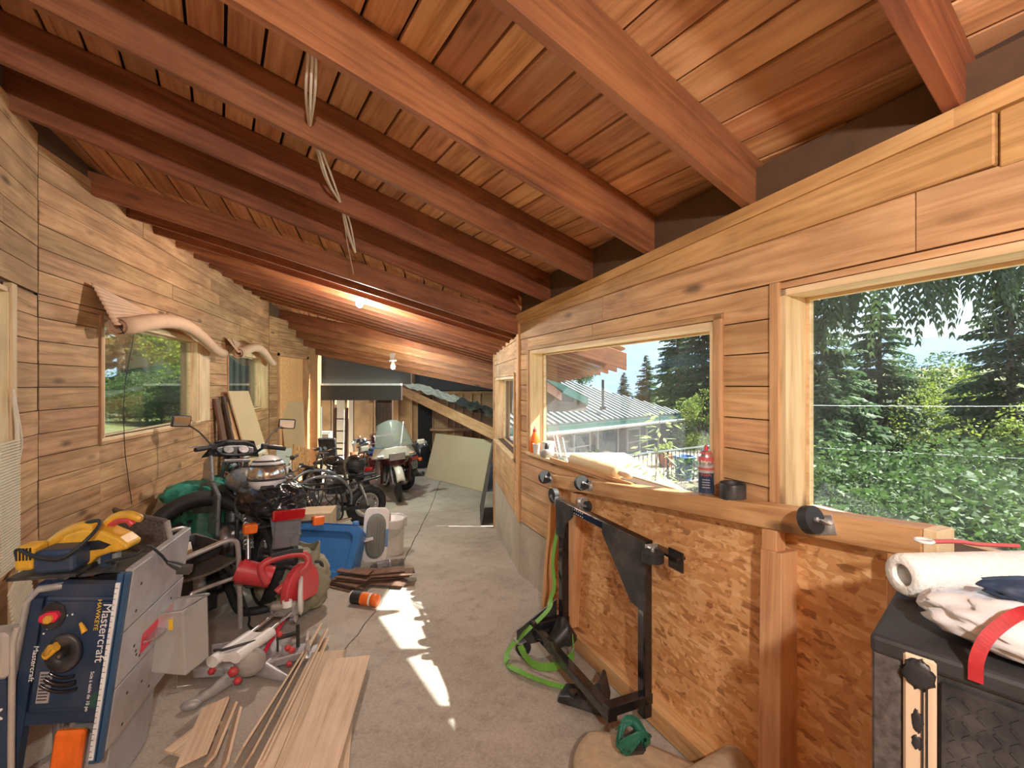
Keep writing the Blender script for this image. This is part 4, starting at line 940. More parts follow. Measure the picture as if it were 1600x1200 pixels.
mb = MB(); mb.box2((-.01, -.05, -.022), (.014, -.046, .008)); obj('orange_tag', mb, 'orange', t)
t = thing('jigsaw', 'smaller yellow power saw with slotted motor end beside the yellow circular saw', 'saw', sawtop(-.40, .13, .592)); t.rotation_euler = (0, 0, radians(12))
mb = MB(); mb.box2((-.06, -.05, .03), (.0, .03, .12)); mt = obj('motor_end', mb, 'yellow_tool', t, bevel=.012, seg=2)
mb = MB()
for k in range(5): mb.box2((-.052 + k * .0105, -.053, .07), (-.047 + k * .0105, -.049, .115))
obj('cooling_slot', mb, 'print_black', mt)
mb = MB(); mb.box2((0.0, -.055, .015), (.13, .05, .10)); obj('body', mb, 'navy', t, bevel=.014, seg=2)
mb = MB(); mb.tube(smooth_path([(-.02, .06, .09), (.03, .06, .13), (.09, .06, .155), (.13, .06, .145)], 5), .02, 10); obj('handle', mb, 'yellow_tool', t)
mb = MB(); mb.box2((-.075, -.06, .0), (.14, .06, .012)); obj('foot_plate', mb, 'black_plastic', t)
t = thing('power_cord', 'black power cord running over the table edge to a moulded plug', 'cord', (0, 0, 0))
p0 = sawtop(.0, .14, .70); p1 = sawtop(.055, .25, .60)
pts = smooth_path([sawtop(-.15, .12, .645), sawtop(-.03, .12, .675), p0 + V((.0, .01, .0)), sawtop(.045, .19, .655), p1], 6)
mb = MB(); mb.tube(pts, .0055, 6); obj('cable', mb, 'rubber', t)
mb = MB(); mb.tube([p1, p1 + V((.02, .02, -.02)), p1 + V((.035, .03, -.032))], [.008, .017, .02], 8); mb.box(p1 + V((.05, .035, -.045)), (.05, .035, .032), SAWR); obj('plug', mb, 'black_plastic', t)
t = thing('coiled_cord', 'coil of black cord draped over the smaller yellow saw', 'cord', (0, 0, 0))
c0 = sawtop(-.37, .10, .70); mb = MB(); mb.tube(smooth_path([c0 + V((-.12, 0, -.05)), c0 + V((-.09, -.03, .005)), c0 + V((.0, -.05, -.015)), c0 + V((.09, -.04, -.02)), c0 + V((.14, .02, .045)), c0 + V((.10, .09, .075)), c0 + V((-.02, .09, .045))], 6), .007, 6); obj('cable', mb, 'rubber', t)
# clear dust bin at the saw's far corner
t = thing('clear_bin', 'clear smoky plastic bin with a yellow sticker hanging beside the tipped saw', 'bin', (-1.50, 2.03, 0.40), radians(-4))
mb = MB(); a, c_ = .105, .085
mb.hexa([(-a, -.07, 0), (a, -.07, -.01), (a, .07, -.01), (-a, .07, 0), (-a - .02, -.075, .24), (a - .01, -.075, .275), (a - .01, .075, .275), (-a - .02, .075, .24)]); obj('bin_shell', mb, 'smoky_plastic', t, bevel=.008, seg=2)
mb = MB(); mb.tube([(-a - .02, -.078, .24), (a - .01, -.078, .275), (a - .01, .078, .275), (-a - .02, .078, .24)], .006, 6, closed=True); obj('rim', mb, 'tool_grey', t)
mb = MB(); mb.box((.045, -.079, .215), (.018, .003, .045)); obj('sticker', mb, 'print_yellow', t)
mb = MB(); mb.bar((-a - .03, -.03, .23), (-a - .10, -.06, .21), .02, .02); mb.box2((-a - .07, -.08, -.01), (-a - .02, .05, .22)); obj('hanger', mb, 'tool_grey', t)
# ---------------------------------------------------------------- wicker armchair
ch = thing('armchair', 'steel tube armchair with dark woven seat and back holding a paint tray', 'chair', (-2.20, 2.95, 0.0), radians(-26))
for s_ in (1, -1):
    x = .28 * s_
    mb = MB(); mb.tube(smooth_path([(x, .27, 0.0), (x, .26, .35), (x, .25, .55), (x, .22, .605), (x, .15, .615), (x, .02, .60), (x, -.13, .58)], 7), .0165, 10); obj('arm', mb, 'steel_tube', ch)
    mb = MB(); mb.tube(smooth_path([(x, -.19, 0.0), (x, -.15, .40), (x, -.145, .62), (x, -.175, .84)], 6), .0165, 10); obj('leg', mb, 'steel_tube', ch)
    mb = MB(); mb.tube(smooth_path([(x, -.17, .15), (x, -.05, .335), (x, -.02, .36), (x, .25, .355)], 6), .0135, 8); obj('stretcher', mb, 'steel_tube', ch)
mb = MB(); mb.surf(lambda u, v: V(((-.265 + .53 * u), -.14 + .41 * v, .425 + .03 * (2 * u - 1) ** 2 - .025 * sin(pi * v) + .012 * v + .0028 * sin(u * 110) * sin(v * 100))), 60, 52); obj('seat', mb, 'wicker', ch, thick=.016)
mb = MB(); mb.tube([(-.27, .27, .44), (-.1, .28, .43), (.1, .28, .43), (.27, .27, .44)], .017, 8); obj('seat_roll', mb, 'wicker', ch)
mb = MB(); mb.surf(lambda u, v: V((-.28 + .56 * u, -.16 - .03 * v - .05 * sin(pi * u) * 1.2, .46 + .39 * v + .0028 * 0 + .02 * sin(pi * u) * v)) + V((0, .0028 * sin(u * 110) * sin(v * 90), 0)), 60, 46); obj('backrest', mb, 'wicker', ch, thick=.014)
mb = MB(); mb.tube(smooth_path([(-.285, -.185, .845), (-.15, -.23, .865), (.15, -.23, .865), (.285, -.185, .845)], 6), .014, 8); obj('back_rail', mb, 'wicker', ch)
t = thing('paint_tray', 'black metal paint tray lying on the woven chair seat', 'tray', V((-2.20, 2.95, .475)), radians(-30))
mb = MB(); vs = [(-.15, -.2, .0), (.15, -.2, .0), (.15, .2, .03), (-.15, .2, .03), (-.18, -.22, .09), (.18, -.22, .09), (.18, .22, .105), (-.18, .22, .105)]
mb.add(vs, [(0, 1, 2, 3), (0, 4, 5, 1), (1, 5, 6, 2), (2, 6, 7, 3), (3, 7, 4, 0)]); obj('pan', mb, 'black_plastic', t, thick=.006)
mb = MB(); mb.tube([vs[4], vs[5], vs[6], vs[7]], .007, 6, closed=True); obj('rim', mb, 'cast_grey', t)
t = thing('paint_stick', 'pale stirring stick with a stained end lying in the paint tray', 'stick', V((-2.12, 2.99, .565)), radians(-52))
mb = MB(); mb.box2((-.13, -.014, 0), (.05, .014, .006)); obj('blade', mb, 'paper_white', t)
mb = MB(); mb.box2((.05, -.014, 0), (.13, .014, .006)); obj('grip', mb, 'tan_panel', t)
t = thing('grey_cabinet', 'dark grey box with a pale blue side standing under the armchair', 'box', (-2.33, 3.30, 0), radians(-20))
mb = MB(); mb.box2((-.15, -.08, 0), (.14, .1, .30)); obj('body', mb, 'black_plastic', t, bevel=.006)
mb = MB(); mb.tube([(.17, -.05, 0), (.165, -.05, .16), (.16, -.05, .31)], [.045, .04, .038], 12); obj('sleeve', mb, 'cast_grey', t)
t = thing('garden_hose', 'black hose snaking on the floor beneath the armchair', 'hose', (-1.93, 3.25, 0.0))
mb = MB(); mb.tube(smooth_path([(-.28, .18, .26), (-.16, .10, .16), (-.02, .0, .035), (.10, .0, .025), (.20, .06, .025)], 6), .03, 10); obj('hose_wall', mb, 'rubber', t)
t = thing('loose_cable', 'thin black cable looping down beside the armchair leg', 'cable', (-1.9, 3.2, 0))
mb = MB(); mb.tube(smooth_path([(-.20, .1, .33), (-.13, .08, .34), (-.05, .05, .2), (.05, .0, .02), (.12, -.12, .01), (.22, -.2, .012)], 6), .008, 6); obj('sheath', mb, 'rubber', t)
# ---------------------------------------------------------------- inner tubes, tarp
t = thing('inner_tube', 'large black rubber inner tube leaning behind the armchair', 'tube', (-2.50, 3.66, 0.365)); t.rotation_euler = (radians(-30), 0, radians(33))
mb = MB(); mb.tube([(cos(2 * pi * i / 44) * .365, .02 * sin(6 * pi * i / 44), sin(2 * pi * i / 44) * .365) for i in range(44)], .064, 14, closed=True); obj('ring', mb, 'rubber', t)
mb = MB(); mb.tube([(0, -.05, -.32), (0, -.06, -.27)], .006, 8); obj('valve', mb, 'brass', t)
t = thing('inner_tube', 'second black inner tube standing inside the larger one', 'tube', (-2.66, 3.78, 0.27)); t.rotation_euler = (radians(-28), 0, radians(33))
mb = MB(); mb.torus((0, 0, 0), (0, 1, 0), .20, .055, 40, 12); obj('ring', mb, 'rubber', t)
t = thing('green_tarp', 'crumpled green tarpaulin heaped behind the inner tubes at the left wall', 'tarpaulin', (-2.72, 4.15, 0.0))
mb = MB(); blob(mb, (0, 0, .33), (.30, .34, .42), .30, 3.2, 50, 34, flat=-.32, seed=3, ridge=True); obj('sheet', mb, 'tarp_green', t)
mb = MB(); blob(mb, (-.05, -.12, .68), (.27, .22, .10), .30, 3.5, 44, 20, seed=9, ridge=True); obj('fold', mb, 'tarp_teal', t)
t = thing('rope', 'bright green rope coiled on the heaped tarpaulin', 'rope', (-2.66, 3.86, .70))
mb = MB(); pts = [(.11 * cos(a) + .02 * sin(3 * a), -.04 + .05 * sin(a), .05 * sin(a) + .008 * a / 6) for a in [i * .35 for i in range(70)]]; mb.tube(pts, .011, 6); obj('strand', mb, 'tarp_teal', t)
# ---------------------------------------------------------------- sliding mitre saw
ms = thing('mitre_saw', 'red and grey sliding mitre saw standing on the floor before the olive bag', 'saw', (-1.50, 2.63, 0.0), radians(19)); ms.scale = (.95, .76, .9)
mb = MB(); mb.lathe([(.16, .03), (.17, .05), (.17, .085), (.15, .09), (.001, .09)], 28); tt = obj('turntable', mb, 'cast_grey', ms)
mb = MB(); mb.prism([(-.30, -.05), (-.10, -.11), (.10, -.11), (.32, -.05), (.32, .07), (-.30, .07)], (0, 0, .025), (1, 0, 0), (0, 1, 0), (0, 0, 1), .055); obj('base', mb, 'cast_grey', ms, bevel=.008)
for s_ in (-1, 1):
    mb = MB(); mb.box2((s_ * .12 - .11, .07, .08), (s_ * .12 + .09, .095, .165)); obj('fence', mb, 'alu', ms, bevel=.004)
mb = MB(); mb.tube([(-.05, -.1, .05), (-.14, -.24, .035), (-.22, -.34, .026)], [.045, .036, .022], 10); mb.ball((-.235, -.36, .028), (.05, .036, .028)); obj('foot_arm', mb, 'tool_grey', ms)
mb = MB(); mb.tube([(.06, -.11, .05), (.15, -.2, .03), (.22, -.26, .02)], [.05, .035, .02], 10); obj('foot_arm', mb, 'cast_grey', ms)
mb = MB(); mb.bar((0, -.10, .085), (0, .12, .095), .016, .014); mb.bar((.05, -.16, .10), (.15, .26, .19), .022, .01); obj('kerf_rail', mb, 'red_insert', ms)
# slide carriage in front, rails towards the head at the back
mb = MB(); Rr = eul(0, 0, radians(-25)); 
for sx in (-.055, .055): mb.cyl((sx - .09, -.33, .235), (sx + .05, -.05, .235), .034, 14)
mb.box((-.02, -.19, .235), (.115, .27, .05), Rr); obj('rail_housing', mb, 'white_plastic', ms, bevel=.004)
mb = MB(); mb.tube([(-.15, -.25, .265), (-.10, -.29, .275), (.0, -.25, .275), (.04, -.2, .26), (.045, -.2, .2)], .009, 8); obj('bracket', mb, 'black_plastic', ms)
mb = MB(); mb.lathe([(.02, 0), (.075, .0), (.082, .02), (.075, .05), (.05, .06), (.001, .06)], 22, M4.Translation((.02, -.22, .15)) @ M4.Rotation(radians(78), 4, 'X') @ M4.Rotation(radians(15), 4, 'Y')); obj('bevel_plate', mb, 'tool_grey', ms)
for (x, y, z, r) in ((-.04, -.34, .165, .028), (-.02, -.335, .105, .022), (-.135, -.12, .19, .024), (-.19, -.1, .08, .022)):
    mb = MB(); mb.lathe([(r * .5, -.01), (r, 0), (r, .02), (r * .5, .035), (.001, .036)], 6, M4.Translation((x, y, z)) @ M4.Rotation(radians(80), 4, 'X'))
    obj('lock_knob', mb, 'red_tool', ms)
for sx in (-.055, .055):
    mb = MB(); mb.cyl((sx + .02, -.09, .240), (sx + .16, .26, .245), .011, 10); obj('slide_rail', mb, 'steel', ms)
mb = MB(); mb.box((.15, .27, .25), (.16, .08, .08), Rr); mb.cyl((.08, .26, .28), (.22, .24, .28), .03, 12); obj('carriage', mb, 'tool_grey', ms, bevel=.006)
mb = MB(); mb.lathe([(.03, 0), (.03, .045), (.022, .045), (.02, .01)], 14, M4.Translation((.17, .20, .29))); obj('dust_port', mb, 'white_plastic', ms)
hd = MB(); Th = M4.Translation((.17, .38, .31)) @ M4.Rotation(radians(-14), 4, 'Z') @ M4.Scale(1.22, 4)
mb = MB(); mb.T = Th; mb.cyl((-.11, .03, .10), (-.26, -.02, .16), .062, 18, .07); mb.cyl((-.26, -.02, .16), (-.275, -.025, .166), .058, 18); obj('motor', mb, 'red_tool', ms)
mb = MB(); mb.T = Th; pts = [(.155 * cos(a), .155 * sin(a)) for a in [radians(-25 + 215 * i / 20) for i in range(21)]] + [(-.10, -.06), (.12, -.08)]
mb.prism(pts, (.03, .02, .02), (0.25, .97, 0), (0, 0, 1), (.97, -.25, 0), .045); obj('blade_guard', mb, 'red_tool', ms, bevel=.01)
mb = MB(); mb.T = Th; mb.cyl((.022, .02, .0), (.026, .02, .0), .125, 30); obj('blade', mb, 'steel', ms)
mb = MB(); mb.T = Th; mb.lathe([(.05, 0), (.10, .0), (.115, .012), (.10, .02), (.04, .02)], 26, M4.Translation((.055, -.02, .0)) @ M4.Rotation(radians(90), 4, 'Y') @ M4.Rotation(radians(-15), 4, 'X')); obj('lower_guard', mb, 'white_plastic', ms)
mb = MB(); mb.T = Th; mb.tube(smooth_path([(-.10, -.06, .09), (-.13, -.06, .19), (-.06, -.01, .225), (.06, .03, .225), (.09, .02, .17), (.03, -.03, .11), (-.04, -.09, .05)], 5), .02, 10); hh = obj('handle', mb, 'red_tool', ms)
mb = MB(); mb.T = Th; mb.tube([(-.09, -.025, .235), (.0, .012, .247), (.06, .03, .243)], .016, 8); obj('grip_pad', mb, 'rubber', hh)
mb = MB(); mb.T = Th; mb.bar((.05, -.10, -.12), (.06, .02, .02), .02, .05); mb.bar((-.03, -.12, -.06), (.02, -.02, .05), .02, .02); obj('link_arm', mb, 'steel', ms)
mb = MB(); mb.cyl((.25, .02, .08), (.25, .02, .23), .011, 8); mb.bar((.13, -.0, .17), (.25, .02, .175), .03, .02); mb.cyl((.14, -.02, .075), (.14, -.02, .17), .006, 8); mb.cyl((.14, -.02, .068), (.14, -.02, .08), .028, 14); obj('work_clamp', mb, 'black_plastic', ms)
for q in ((.15, -.02, .20), (.20, -.06, .12), (.225, -.09, .115), (.215, -.13, .05)):
    mb = MB(); mb.ball(q, .02, 8, 6); obj('clamp_knob', mb, 'red_tool', ms)
mb = MB(); mb.prism([(.28, -.10), (.36, -.06), (.36, .10), (.28, .06)], (0, 0, .03), (1, 0, 0), (0, 1, 0), (0, 0, 1), .012); mb.box2((.30, -.06, .04), (.312, .08, .15)); obj('side_extension', mb, 'alu', ms)
mb = MB(); mb.tube([(-.31, -.05, .09), (-.37, -.06, .085), (-.375, -.06, .0), (-.29, -.07, .0)], .006, 6); obj('wire_support', mb, 'steel', ms)
mb = MB(); mb.tube([(-.31, .05, .09), (-.43, .04, .09)], .006, 6); obj('wire_support', mb, 'steel', ms)
# ---------------------------------------------------------------- loose lumber in the foreground
def lumber(p0, p1, w_, th, label, group='thin boards on the floor', mat='thin_board', z0=0.0, z1=None, roll=0.0, name='wood_board', cut=0.0):
    p0 = V(p0); p1 = V(p1); d = p1 - p0; Ln = d.length; x, y, z = frame(d)   # x sideways, y up
    Rm = M4.Rotation(roll, 3, d.normalized()); x = Rm @ x; y = Rm @ y
    o_ = thing(name, label, 'board', p0, 0, group)
    mb = MB(); a = -x * (w_ / 2); c = [a, a + d, a + d + x * (w_ * (1 - cut)), a + x * w_]; c = c + [q + y * th for q in c]; mb.quadboard(c, Ln, w_, th); obj('plank', mb, mat, o_); return o_
b1 = fl(590, 1190); 
lumber(fl(545, 1030, .045), fl(480, 1250, .05), .24, .012, 'wide thin board lying topmost in the foreground heap of boards', cut=.15)
lumber(fl(515, 1020, .03), fl(420, 1240, .03), .20, .012, 'wide thin board under the topmost one, notched at its far end')
lumber(fl(534, 1035, .016), fl(505, 1260, .012), .17, .012, 'wide thin board lying lowest at the aisle side of the heap')
for k, (a, c, rl) in enumerate((((500, 982, .03), (375, 1180, .05), 62), ((496, 988, .03), (388, 1190, .04), 58), ((508, 990, .02), (405, 1200, .03), 54), ((510, 1000, .02), (425, 1210, .02), 50))):
    lumber(fl(*a), fl(*c), .075, .010, ('first', 'second', 'third', 'fourth')[k] + ' from the left of the narrow boards stood on edge in the heap', roll=radians(rl))
for k, (a, c, rl) in enumerate((((338, 1100, .10), (300, 1190, .06), 20), ((365, 1105, .06), (330, 1190, .04), 48), ((374, 1112, .05), (352, 1200, .03), 58), ((335, 1128, .02), (270, 1180, .02), 0))):
    lumber(fl(*a), fl(*c), (.12, .06, .05, .10)[k], .012, ('short board end tilted up at the left of the heap', 'narrow short board end second from the left', 'thin pointed board end beside the narrow short ones', 'short flat board at the lowest left of the heap')[k], roll=radians(rl))
# ---------------------------------------------------------------- motorcycles (y runs from the rear axle to the front axle)
def wheel(par, name, y, z, Rw, tyre, rimmat, spokes=18, alloy=False, steer=0.0):
    w_ = thing(name, None, None, (0, y, z), steer); w_.parent = par
    # wheel pieces are parts of the motorcycle
    for k in ('label', 'category'):
        if k in w_: del w_[k]
    mb = MB(); mb.torus((0, 0, 0), (1, 0, 0), Rw - tyre, tyre, 40, 12); obj('tyre', mb, 'rubber', w_)
    mb = MB(); mb.torus((0, 0, 0), (1, 0, 0), Rw - tyre * 2.05, tyre * .34, 36, 8); obj('rim', mb, rimmat, w_)
    mb = MB(); mb.cyl((-.06, 0, 0), (.06, 0, 0), .04, 14); mb.cyl((-.035, 0, 0), (-.03, 0, 0), .12, 22); mb.cyl((.03, 0, 0), (.035, 0, 0), .12, 22); obj('hub', mb, 'engine_metal', w_)
    mb = MB(); r1 = Rw - tyre * 2.1
    if alloy:
        for k in range(6): a = k * pi / 3; mb.bar((0, .03 * cos(a), .03 * sin(a)), (0, r1 * cos(a), r1 * sin(a)), .03, .035, (1, 0, 0))
    else:
        for k in range(spokes):
            a = 2 * pi * k / spokes; b_ = a + (.5 if k % 2 else -.5); sx = .03 if k % 2 else -.03; mb.cyl((sx, .04 * cos(b_), .04 * sin(b_)), (0, r1 * cos(a), r1 * sin(a)), .0035, 4)
    tag(obj('spokes', mb, 'alu', w_), kind='stuff'); return w_
def motorcycle(label, loc, rz, lean=0.0, scale=1.0, group=None, R=.31, tank='gloss_black', side='bike_grey', seat=True, fair=None, bags=False, mirrors=True, signals=True, rim='alu', alloy=True, muffler=True, tailmat='bike_grey', clear=None, bar=.34, barh=1.02, engine=1.0, bodywork=True, shock=True, steer=0.0):
    B = thing('motorcycle', label, 'motorcycle', loc, rz, group); B.rotation_euler = (0, lean, rz); B.scale = (scale,) * 3
    FY, FZ = 1.42, R; P = lambda n, mb, m, par=B, **k: obj(n, mb, m, par, **k)
    wheel(B, 'rear_wheel', 0, R, R, .065, rim, alloy=alloy); wheel(B, 'front_wheel', FY, R, R, .055, rim, alloy=alloy, steer=steer)
    for s_ in (-1, 1):
        mb = MB(); mb.cyl((s_ * .085, FY, R), (s_ * .085, FY - .17, .62), .027, 12); mb.cyl((s_ * .085, FY - .17, .62), (s_ * .09, FY - .30, .95), .02, 12); P('fork_leg', mb, 'engine_metal')
        mb = MB(); mb.bar((s_ * .10, 0, R), (s_ * .10, .46, R + .05), .035, .05); P('swingarm', mb, 'frame_black')
        if shock:
            mb = MB(); mb.cyl((s_ * .125, .03, R + .04), (s_ * .12, .17, .70), .018, 10); pts = [(s_ * .1225 + .032 * cos(a), .06 + a * .0019, R + .11 + a * .0046 + .032 * sin(a)) for a in [i * .6 for i in range(84)]]; mb.tube(pts, .006, 5); P('shock_absorber', mb, 'alu')
    mb = MB(); mb.surf(lambda u, v: V((.075 * (2 * v - 1), FY + (R + .035) * cos(radians(20 + 110 * u)), R + (R + .035) * sin(radians(20 + 110 * u)) - .03 * (2 * v - 1) ** 2)), 16, 6); P('front_fender', mb, tailmat if bodywork else 'alu', thick=.006)
    # frame
    for s_ in (-1, 1):
        x = s_ * .11
        mb = MB(); mb.tube(smooth_path([(s_ * .03, FY - .33, .86), (x, .85, .72), (x * 1.05, .48, .70), (x, .10, .73), (x * .8, -.16, .76)], 5), .016, 8); P('frame_rail', mb, 'frame_black')
        mb = MB(); mb.tube(smooth_path([(s_ * .03, FY - .31, .80), (x, .98, .52), (x, .88, .22), (x, .45, .20), (x * 1.05, .42, .45), (x * 1.05, .48, .70)], 5), .016, 8); P('down_tube', mb, 'frame_black')
        mb = MB(); mb.tube([(x * 1.6, .62, .30), (x * 1.6 + s_ * .09, .62, .29)], .012, 8); P('foot_peg', mb, 'rubber')
    # engine
    mb = MB(); mb.box((0, .64, .36), (.30 * engine, .36, .20)); P('crankcase', mb, 'engine_metal', bevel=.03, seg=2)
    for s_ in (-1, 1):
        mb = MB(); mb.lathe([(.13, 0), (.13, .03), (.11, .055), (.001, .06)], 22, M4.Translation((s_ * .15 * engine, .66 + .05 * s_, .35)) @ M4.Rotation(s_ * pi / 2, 4, 'Y')); P('engine_cover', mb, 'engine_metal')
    for k in range(2):
        mb = MB(); T = M4.Translation((-.07 + .14 * k, .74, .46)) @ M4.Rotation(radians(-18), 4, 'X')
        prof = []
        for q in range(9): z = q * .02; prof += [(.062, z), (.062, z + .008), (.052, z + .010), (.052, z + .018)]
        mb.lathe(prof + [(.05, .19), (.03, .23)], 16, T); P('cylinder', mb, 'engine_metal')
        mb = MB(); mb.cyl((-.07 + .14 * k, .52, .58), (-.07 + .14 * k, .62, .60), .03, 10); P('carburettor', mb, 'alu')
    for s_ in (-1, 1):
        mb = MB(); mb.tube(smooth_path([(s_ * .07, .82, .56), (s_ * .09, .95, .48), (s_ * .12, .92, .28), (s_ * .15, .70, .20), (s_ * .17, .30, .22)], 5), .02, 10); P('exhaust_pipe', mb, 'chrome')
        if muffler:
            mb = MB(); T0 = (s_ * .18, .32, .22); T1 = (s_ * .21, -.36, .34); mb.cyl(T0, T1, .035, 16, .05); mf = P('muffler', mb, 'engine_metal')
            d = (V(T1) - V(T0)).normalized(); mb = MB(); x, y, z = frame(d); Tm = M4.Translation(V(T1)) @ M4((x, y, z)).transposed().to_4x4(); mb.lathe([(.05, 0), (.054, .01), (.05, .03), (.034, .03), (.032, -.05), (.001, -.05)], 18, Tm); P('muffler_tip', mb, 'black_plastic', mf)
    # tank, seat, tail
    if bodywork:
        mb = MB()
        def tk(u, v):
            a = 2 * pi * u; y = .52 + .44 * v; ww = .15 * (.55 + .45 * sin(pi * min(1, v * .75 + .12))); hh = .12 * (.45 + .55 * sin(pi * min(1, v * .8 + .15)))
            e = 1 if 0 < v < 1 else 0.02
            return V((ww * cos(a) * e, y, .80 + hh * sin(a) * e * (1 if sin(a) > 0 else .8)))
        mb.surf(tk, 22, 12, wu=True); P('fuel_tank', mb, tank)
        mb = MB(); mb.prism([(.12, .58), (.46, .55), (.52, .72), (.30, .78), (.0, .80), (-.10, .78)], (-.14, 0, 0), (0, 1, 0), (0, 0, 1), (1, 0, 0), .28); P('side_panel', mb, side, bevel=.03, seg=2)
    if seat:
        mb = MB(); blob(mb, (0, .24, .80), (.14, .36, .065), .03, 2, 24, 14, sq=.8); P('seat', mb, 'rubber')
    if bodywork:
        mb = MB(); mb.surf(lambda u, v: V((.11 * (2 * u - 1) * (1 - .15 * v), -.05 - .30 * v, .79 - .03 * (2 * u - 1) ** 2 - .05 * v + (-.13 * max(0, v - .7) / .3))), 8, 10); P('tail_section', mb, tailmat, thick=.012)
        mb = MB(); mb.surf(lambda u, v: V((.09 * (2 * u - 1), -(R + .03) * cos(radians(100 - 90 * v)) - .02, R + (R + .03) * sin(radians(100 - 90 * v)))), 6, 12); P('rear_fender', mb, 'frame_black', thick=.008)
        mb = MB(); mb.box((0, -.345, .735), (.22, .03, .075)); P('tail_light', mb, 'red_lens', bevel=.012, seg=2)
        mb = MB(); mb.box((0, -.34, .60), (.18, .02, .19)); P('tail_plate', mb, 'bike_grey', bevel=.01)
    if signals:
        for s_ in (-1, 1):
            mb = MB(); mb.cyl((s_ * .06, -.29, .66), (s_ * .19, -.30, .66), .010, 8); st = P('signal_stem', mb, 'rubber')
            mb = MB(); mb.box((s_ * .225, -.30, .66), (.085, .06, .065)); P('turn_signal', mb, 'orange', st, bevel=.014, seg=2)
    # steering
    st = thing('steering', None, None, (0, FY - .30, .95)); st.parent = B; st.rotation_euler = (0, 0, steer)
    mb = MB(); mb.box((0, -.01, -.01), (.22, .09, .03)); mb.box((0, .06, -.2), (.22, .09, .03)); P('triple_clamp', mb, 'engine_metal', st, bevel=.006)
    h = barh - .95
    mb = MB(); mb.tube(smooth_path([(-bar, -.20, h + .01), (-bar + .14, -.10, h + .02), (-.12, -.02, .05), (.12, -.02, .05), (bar - .14, -.10, h + .02), (bar, -.20, h + .01)], 6), .012, 8); P('handlebar', mb, 'chrome' if not fair else 'frame_black', st)
    for s_ in (-1, 1):
        mb = MB(); mb.cyl((s_ * (bar - .12), -.115, h + .02), (s_ * bar, -.20, h + .01), .019, 10); P('grip', mb, 'rubber', st)
        mb = MB(); mb.tube([(s_ * (bar - .13), -.09, h + .03), (s_ * (bar - .08), -.03, h + .03), (s_ * (bar + .02), -.06, h + .02)], .007, 6); P('lever', mb, 'alu', st)
        mb = MB(); mb.box((s_ * (bar - .15), -.09, h + .025), (.06, .05, .05)); P('switch_box', mb, 'black_plastic', st, bevel=.006)
        if mirrors:
            mb = MB(); mb.tube(smooth_path([(s_ * (bar - .14), -.05, h + .04), (s_ * (bar - .06), .03, h + .14), (s_ * (bar + .02), .06, h + .20)], 5), .007, 6); mm = P('mirror_stem', mb, 'black_plastic', st)
            Rm = eul(radians(5), 0, radians(-16 * s_)); mb = MB(); mb.box((s_ * (bar + .08), .06, h + .235), (.155, .03, .10), Rm); ms_ = P('mirror', mb, 'black_plastic', mm, bevel=.012, seg=2)
            mb = MB(); c = V((s_ * (bar + .08), .06, h + .235)) + Rm @ V((0, -.0165, 0)); mb.box(c, (.130, .004, .078), Rm); P('mirror_glass', mb, 'mirror', mm)
    mb = MB(); mb.lathe([(.02, -.10), (.075, -.07), (.092, 0), (.085, .015), (.001, .02)], 20, M4.Translation((0, .13, -.06)) @ M4.Rotation(radians(-90), 4, 'X')); P('headlight', mb, 'chrome', st)
    if fair != 'tour':
        for s_ in (-1, 1):
            mb = MB(); T = M4.Translation((s_ * .06, -.01, .075)) @ M4.Rotation(radians(-62), 4, 'X') @ M4.Rotation(pi, 4, 'X') @ M4.Rotation(pi, 4, 'X')
            T = M4.Translation((s_ * .062, .02, .09)) @ M4.Rotation(radians(50), 4, 'X')
            mb.lathe([(.001, -.05), (.045, -.045), (.05, 0), (.044, .006), (.042, .001), (.001, .001)], 18, T); g_ = P('gauge', mb, 'black_plastic', st)
            mb = MB(); mb.lathe([(.041, .002), (.001, .0025)], 18, T, cap=False); P('dial', mb, 'bike_grey', g_)
    return B, st
# sport tourer in front, seen from behind
f1 = V((-.70, .714, 0)); O1 = V((-1.845, 3.38, 0))
bk1, st1 = motorcycle('grey sport touring motorcycle seen from behind with red tail light, bag and white helmet', O1, math.atan2(.70, .714), radians(5), 1.0, tank='bike_grey', fair='sport', R=.31, tailmat='bike_grey', bar=.36, barh=1.05)
mb = MB(); mb.prism([(-.21, .02), (-.16, .10), (-.08, .145), (.08, .145), (.16, .10), (.21, .02), (.19, -.02), (-.19, -.02)], (0, .07, .03), (1, 0, 0), (0, -.35, .94), (0, .94, .35), .03); ds = obj('instrument_pod', mb, 'black_plastic', st1, bevel=.01)
mb = MB(); mb.prism([(-.16, .0), (-.15, .065), (-.06, .085), (.06, .085), (.15, .065), (.16, .0)], (0, .06, .04), (1, 0, 0), (0, -.35, .94), (0, .94, .35), .012); obj('instrument_face', mb, 'cast_grey', st1, bevel=.006)
mb = MB(); mb.surf(lambda u, v: V((.24 * (2 * u - 1) * (1 - .35 * v), .17 + .14 * (1 - (2 * u - 1) ** 2) - .10 * v, .0 + .16 * v)), 14, 8); obj('cowl', mb, 'black_plastic', st1, thick=.008)
for s_ in (-1, 1):
    mb = MB(); mb.prism([(.55, .40), (.95, .36), (1.22, .62), (1.25, .92), (1.05, 1.0), (.90, .80), (.62, .72)], (s_ * .20, 0, 0), (0, 1, 0), (0, 0, 1), (s_, 0, 0), .03); obj('side_fairing', mb, 'bike_grey', bk1, bevel=.012, seg=2)
t = thing('windscreen', 'smoked curved windscreen lying between the tarpaulin and the grey motorcycle', 'windscreen', at(328, 776, 3.86)); t.rotation_euler = (radians(-8), radians(0), radians(25))
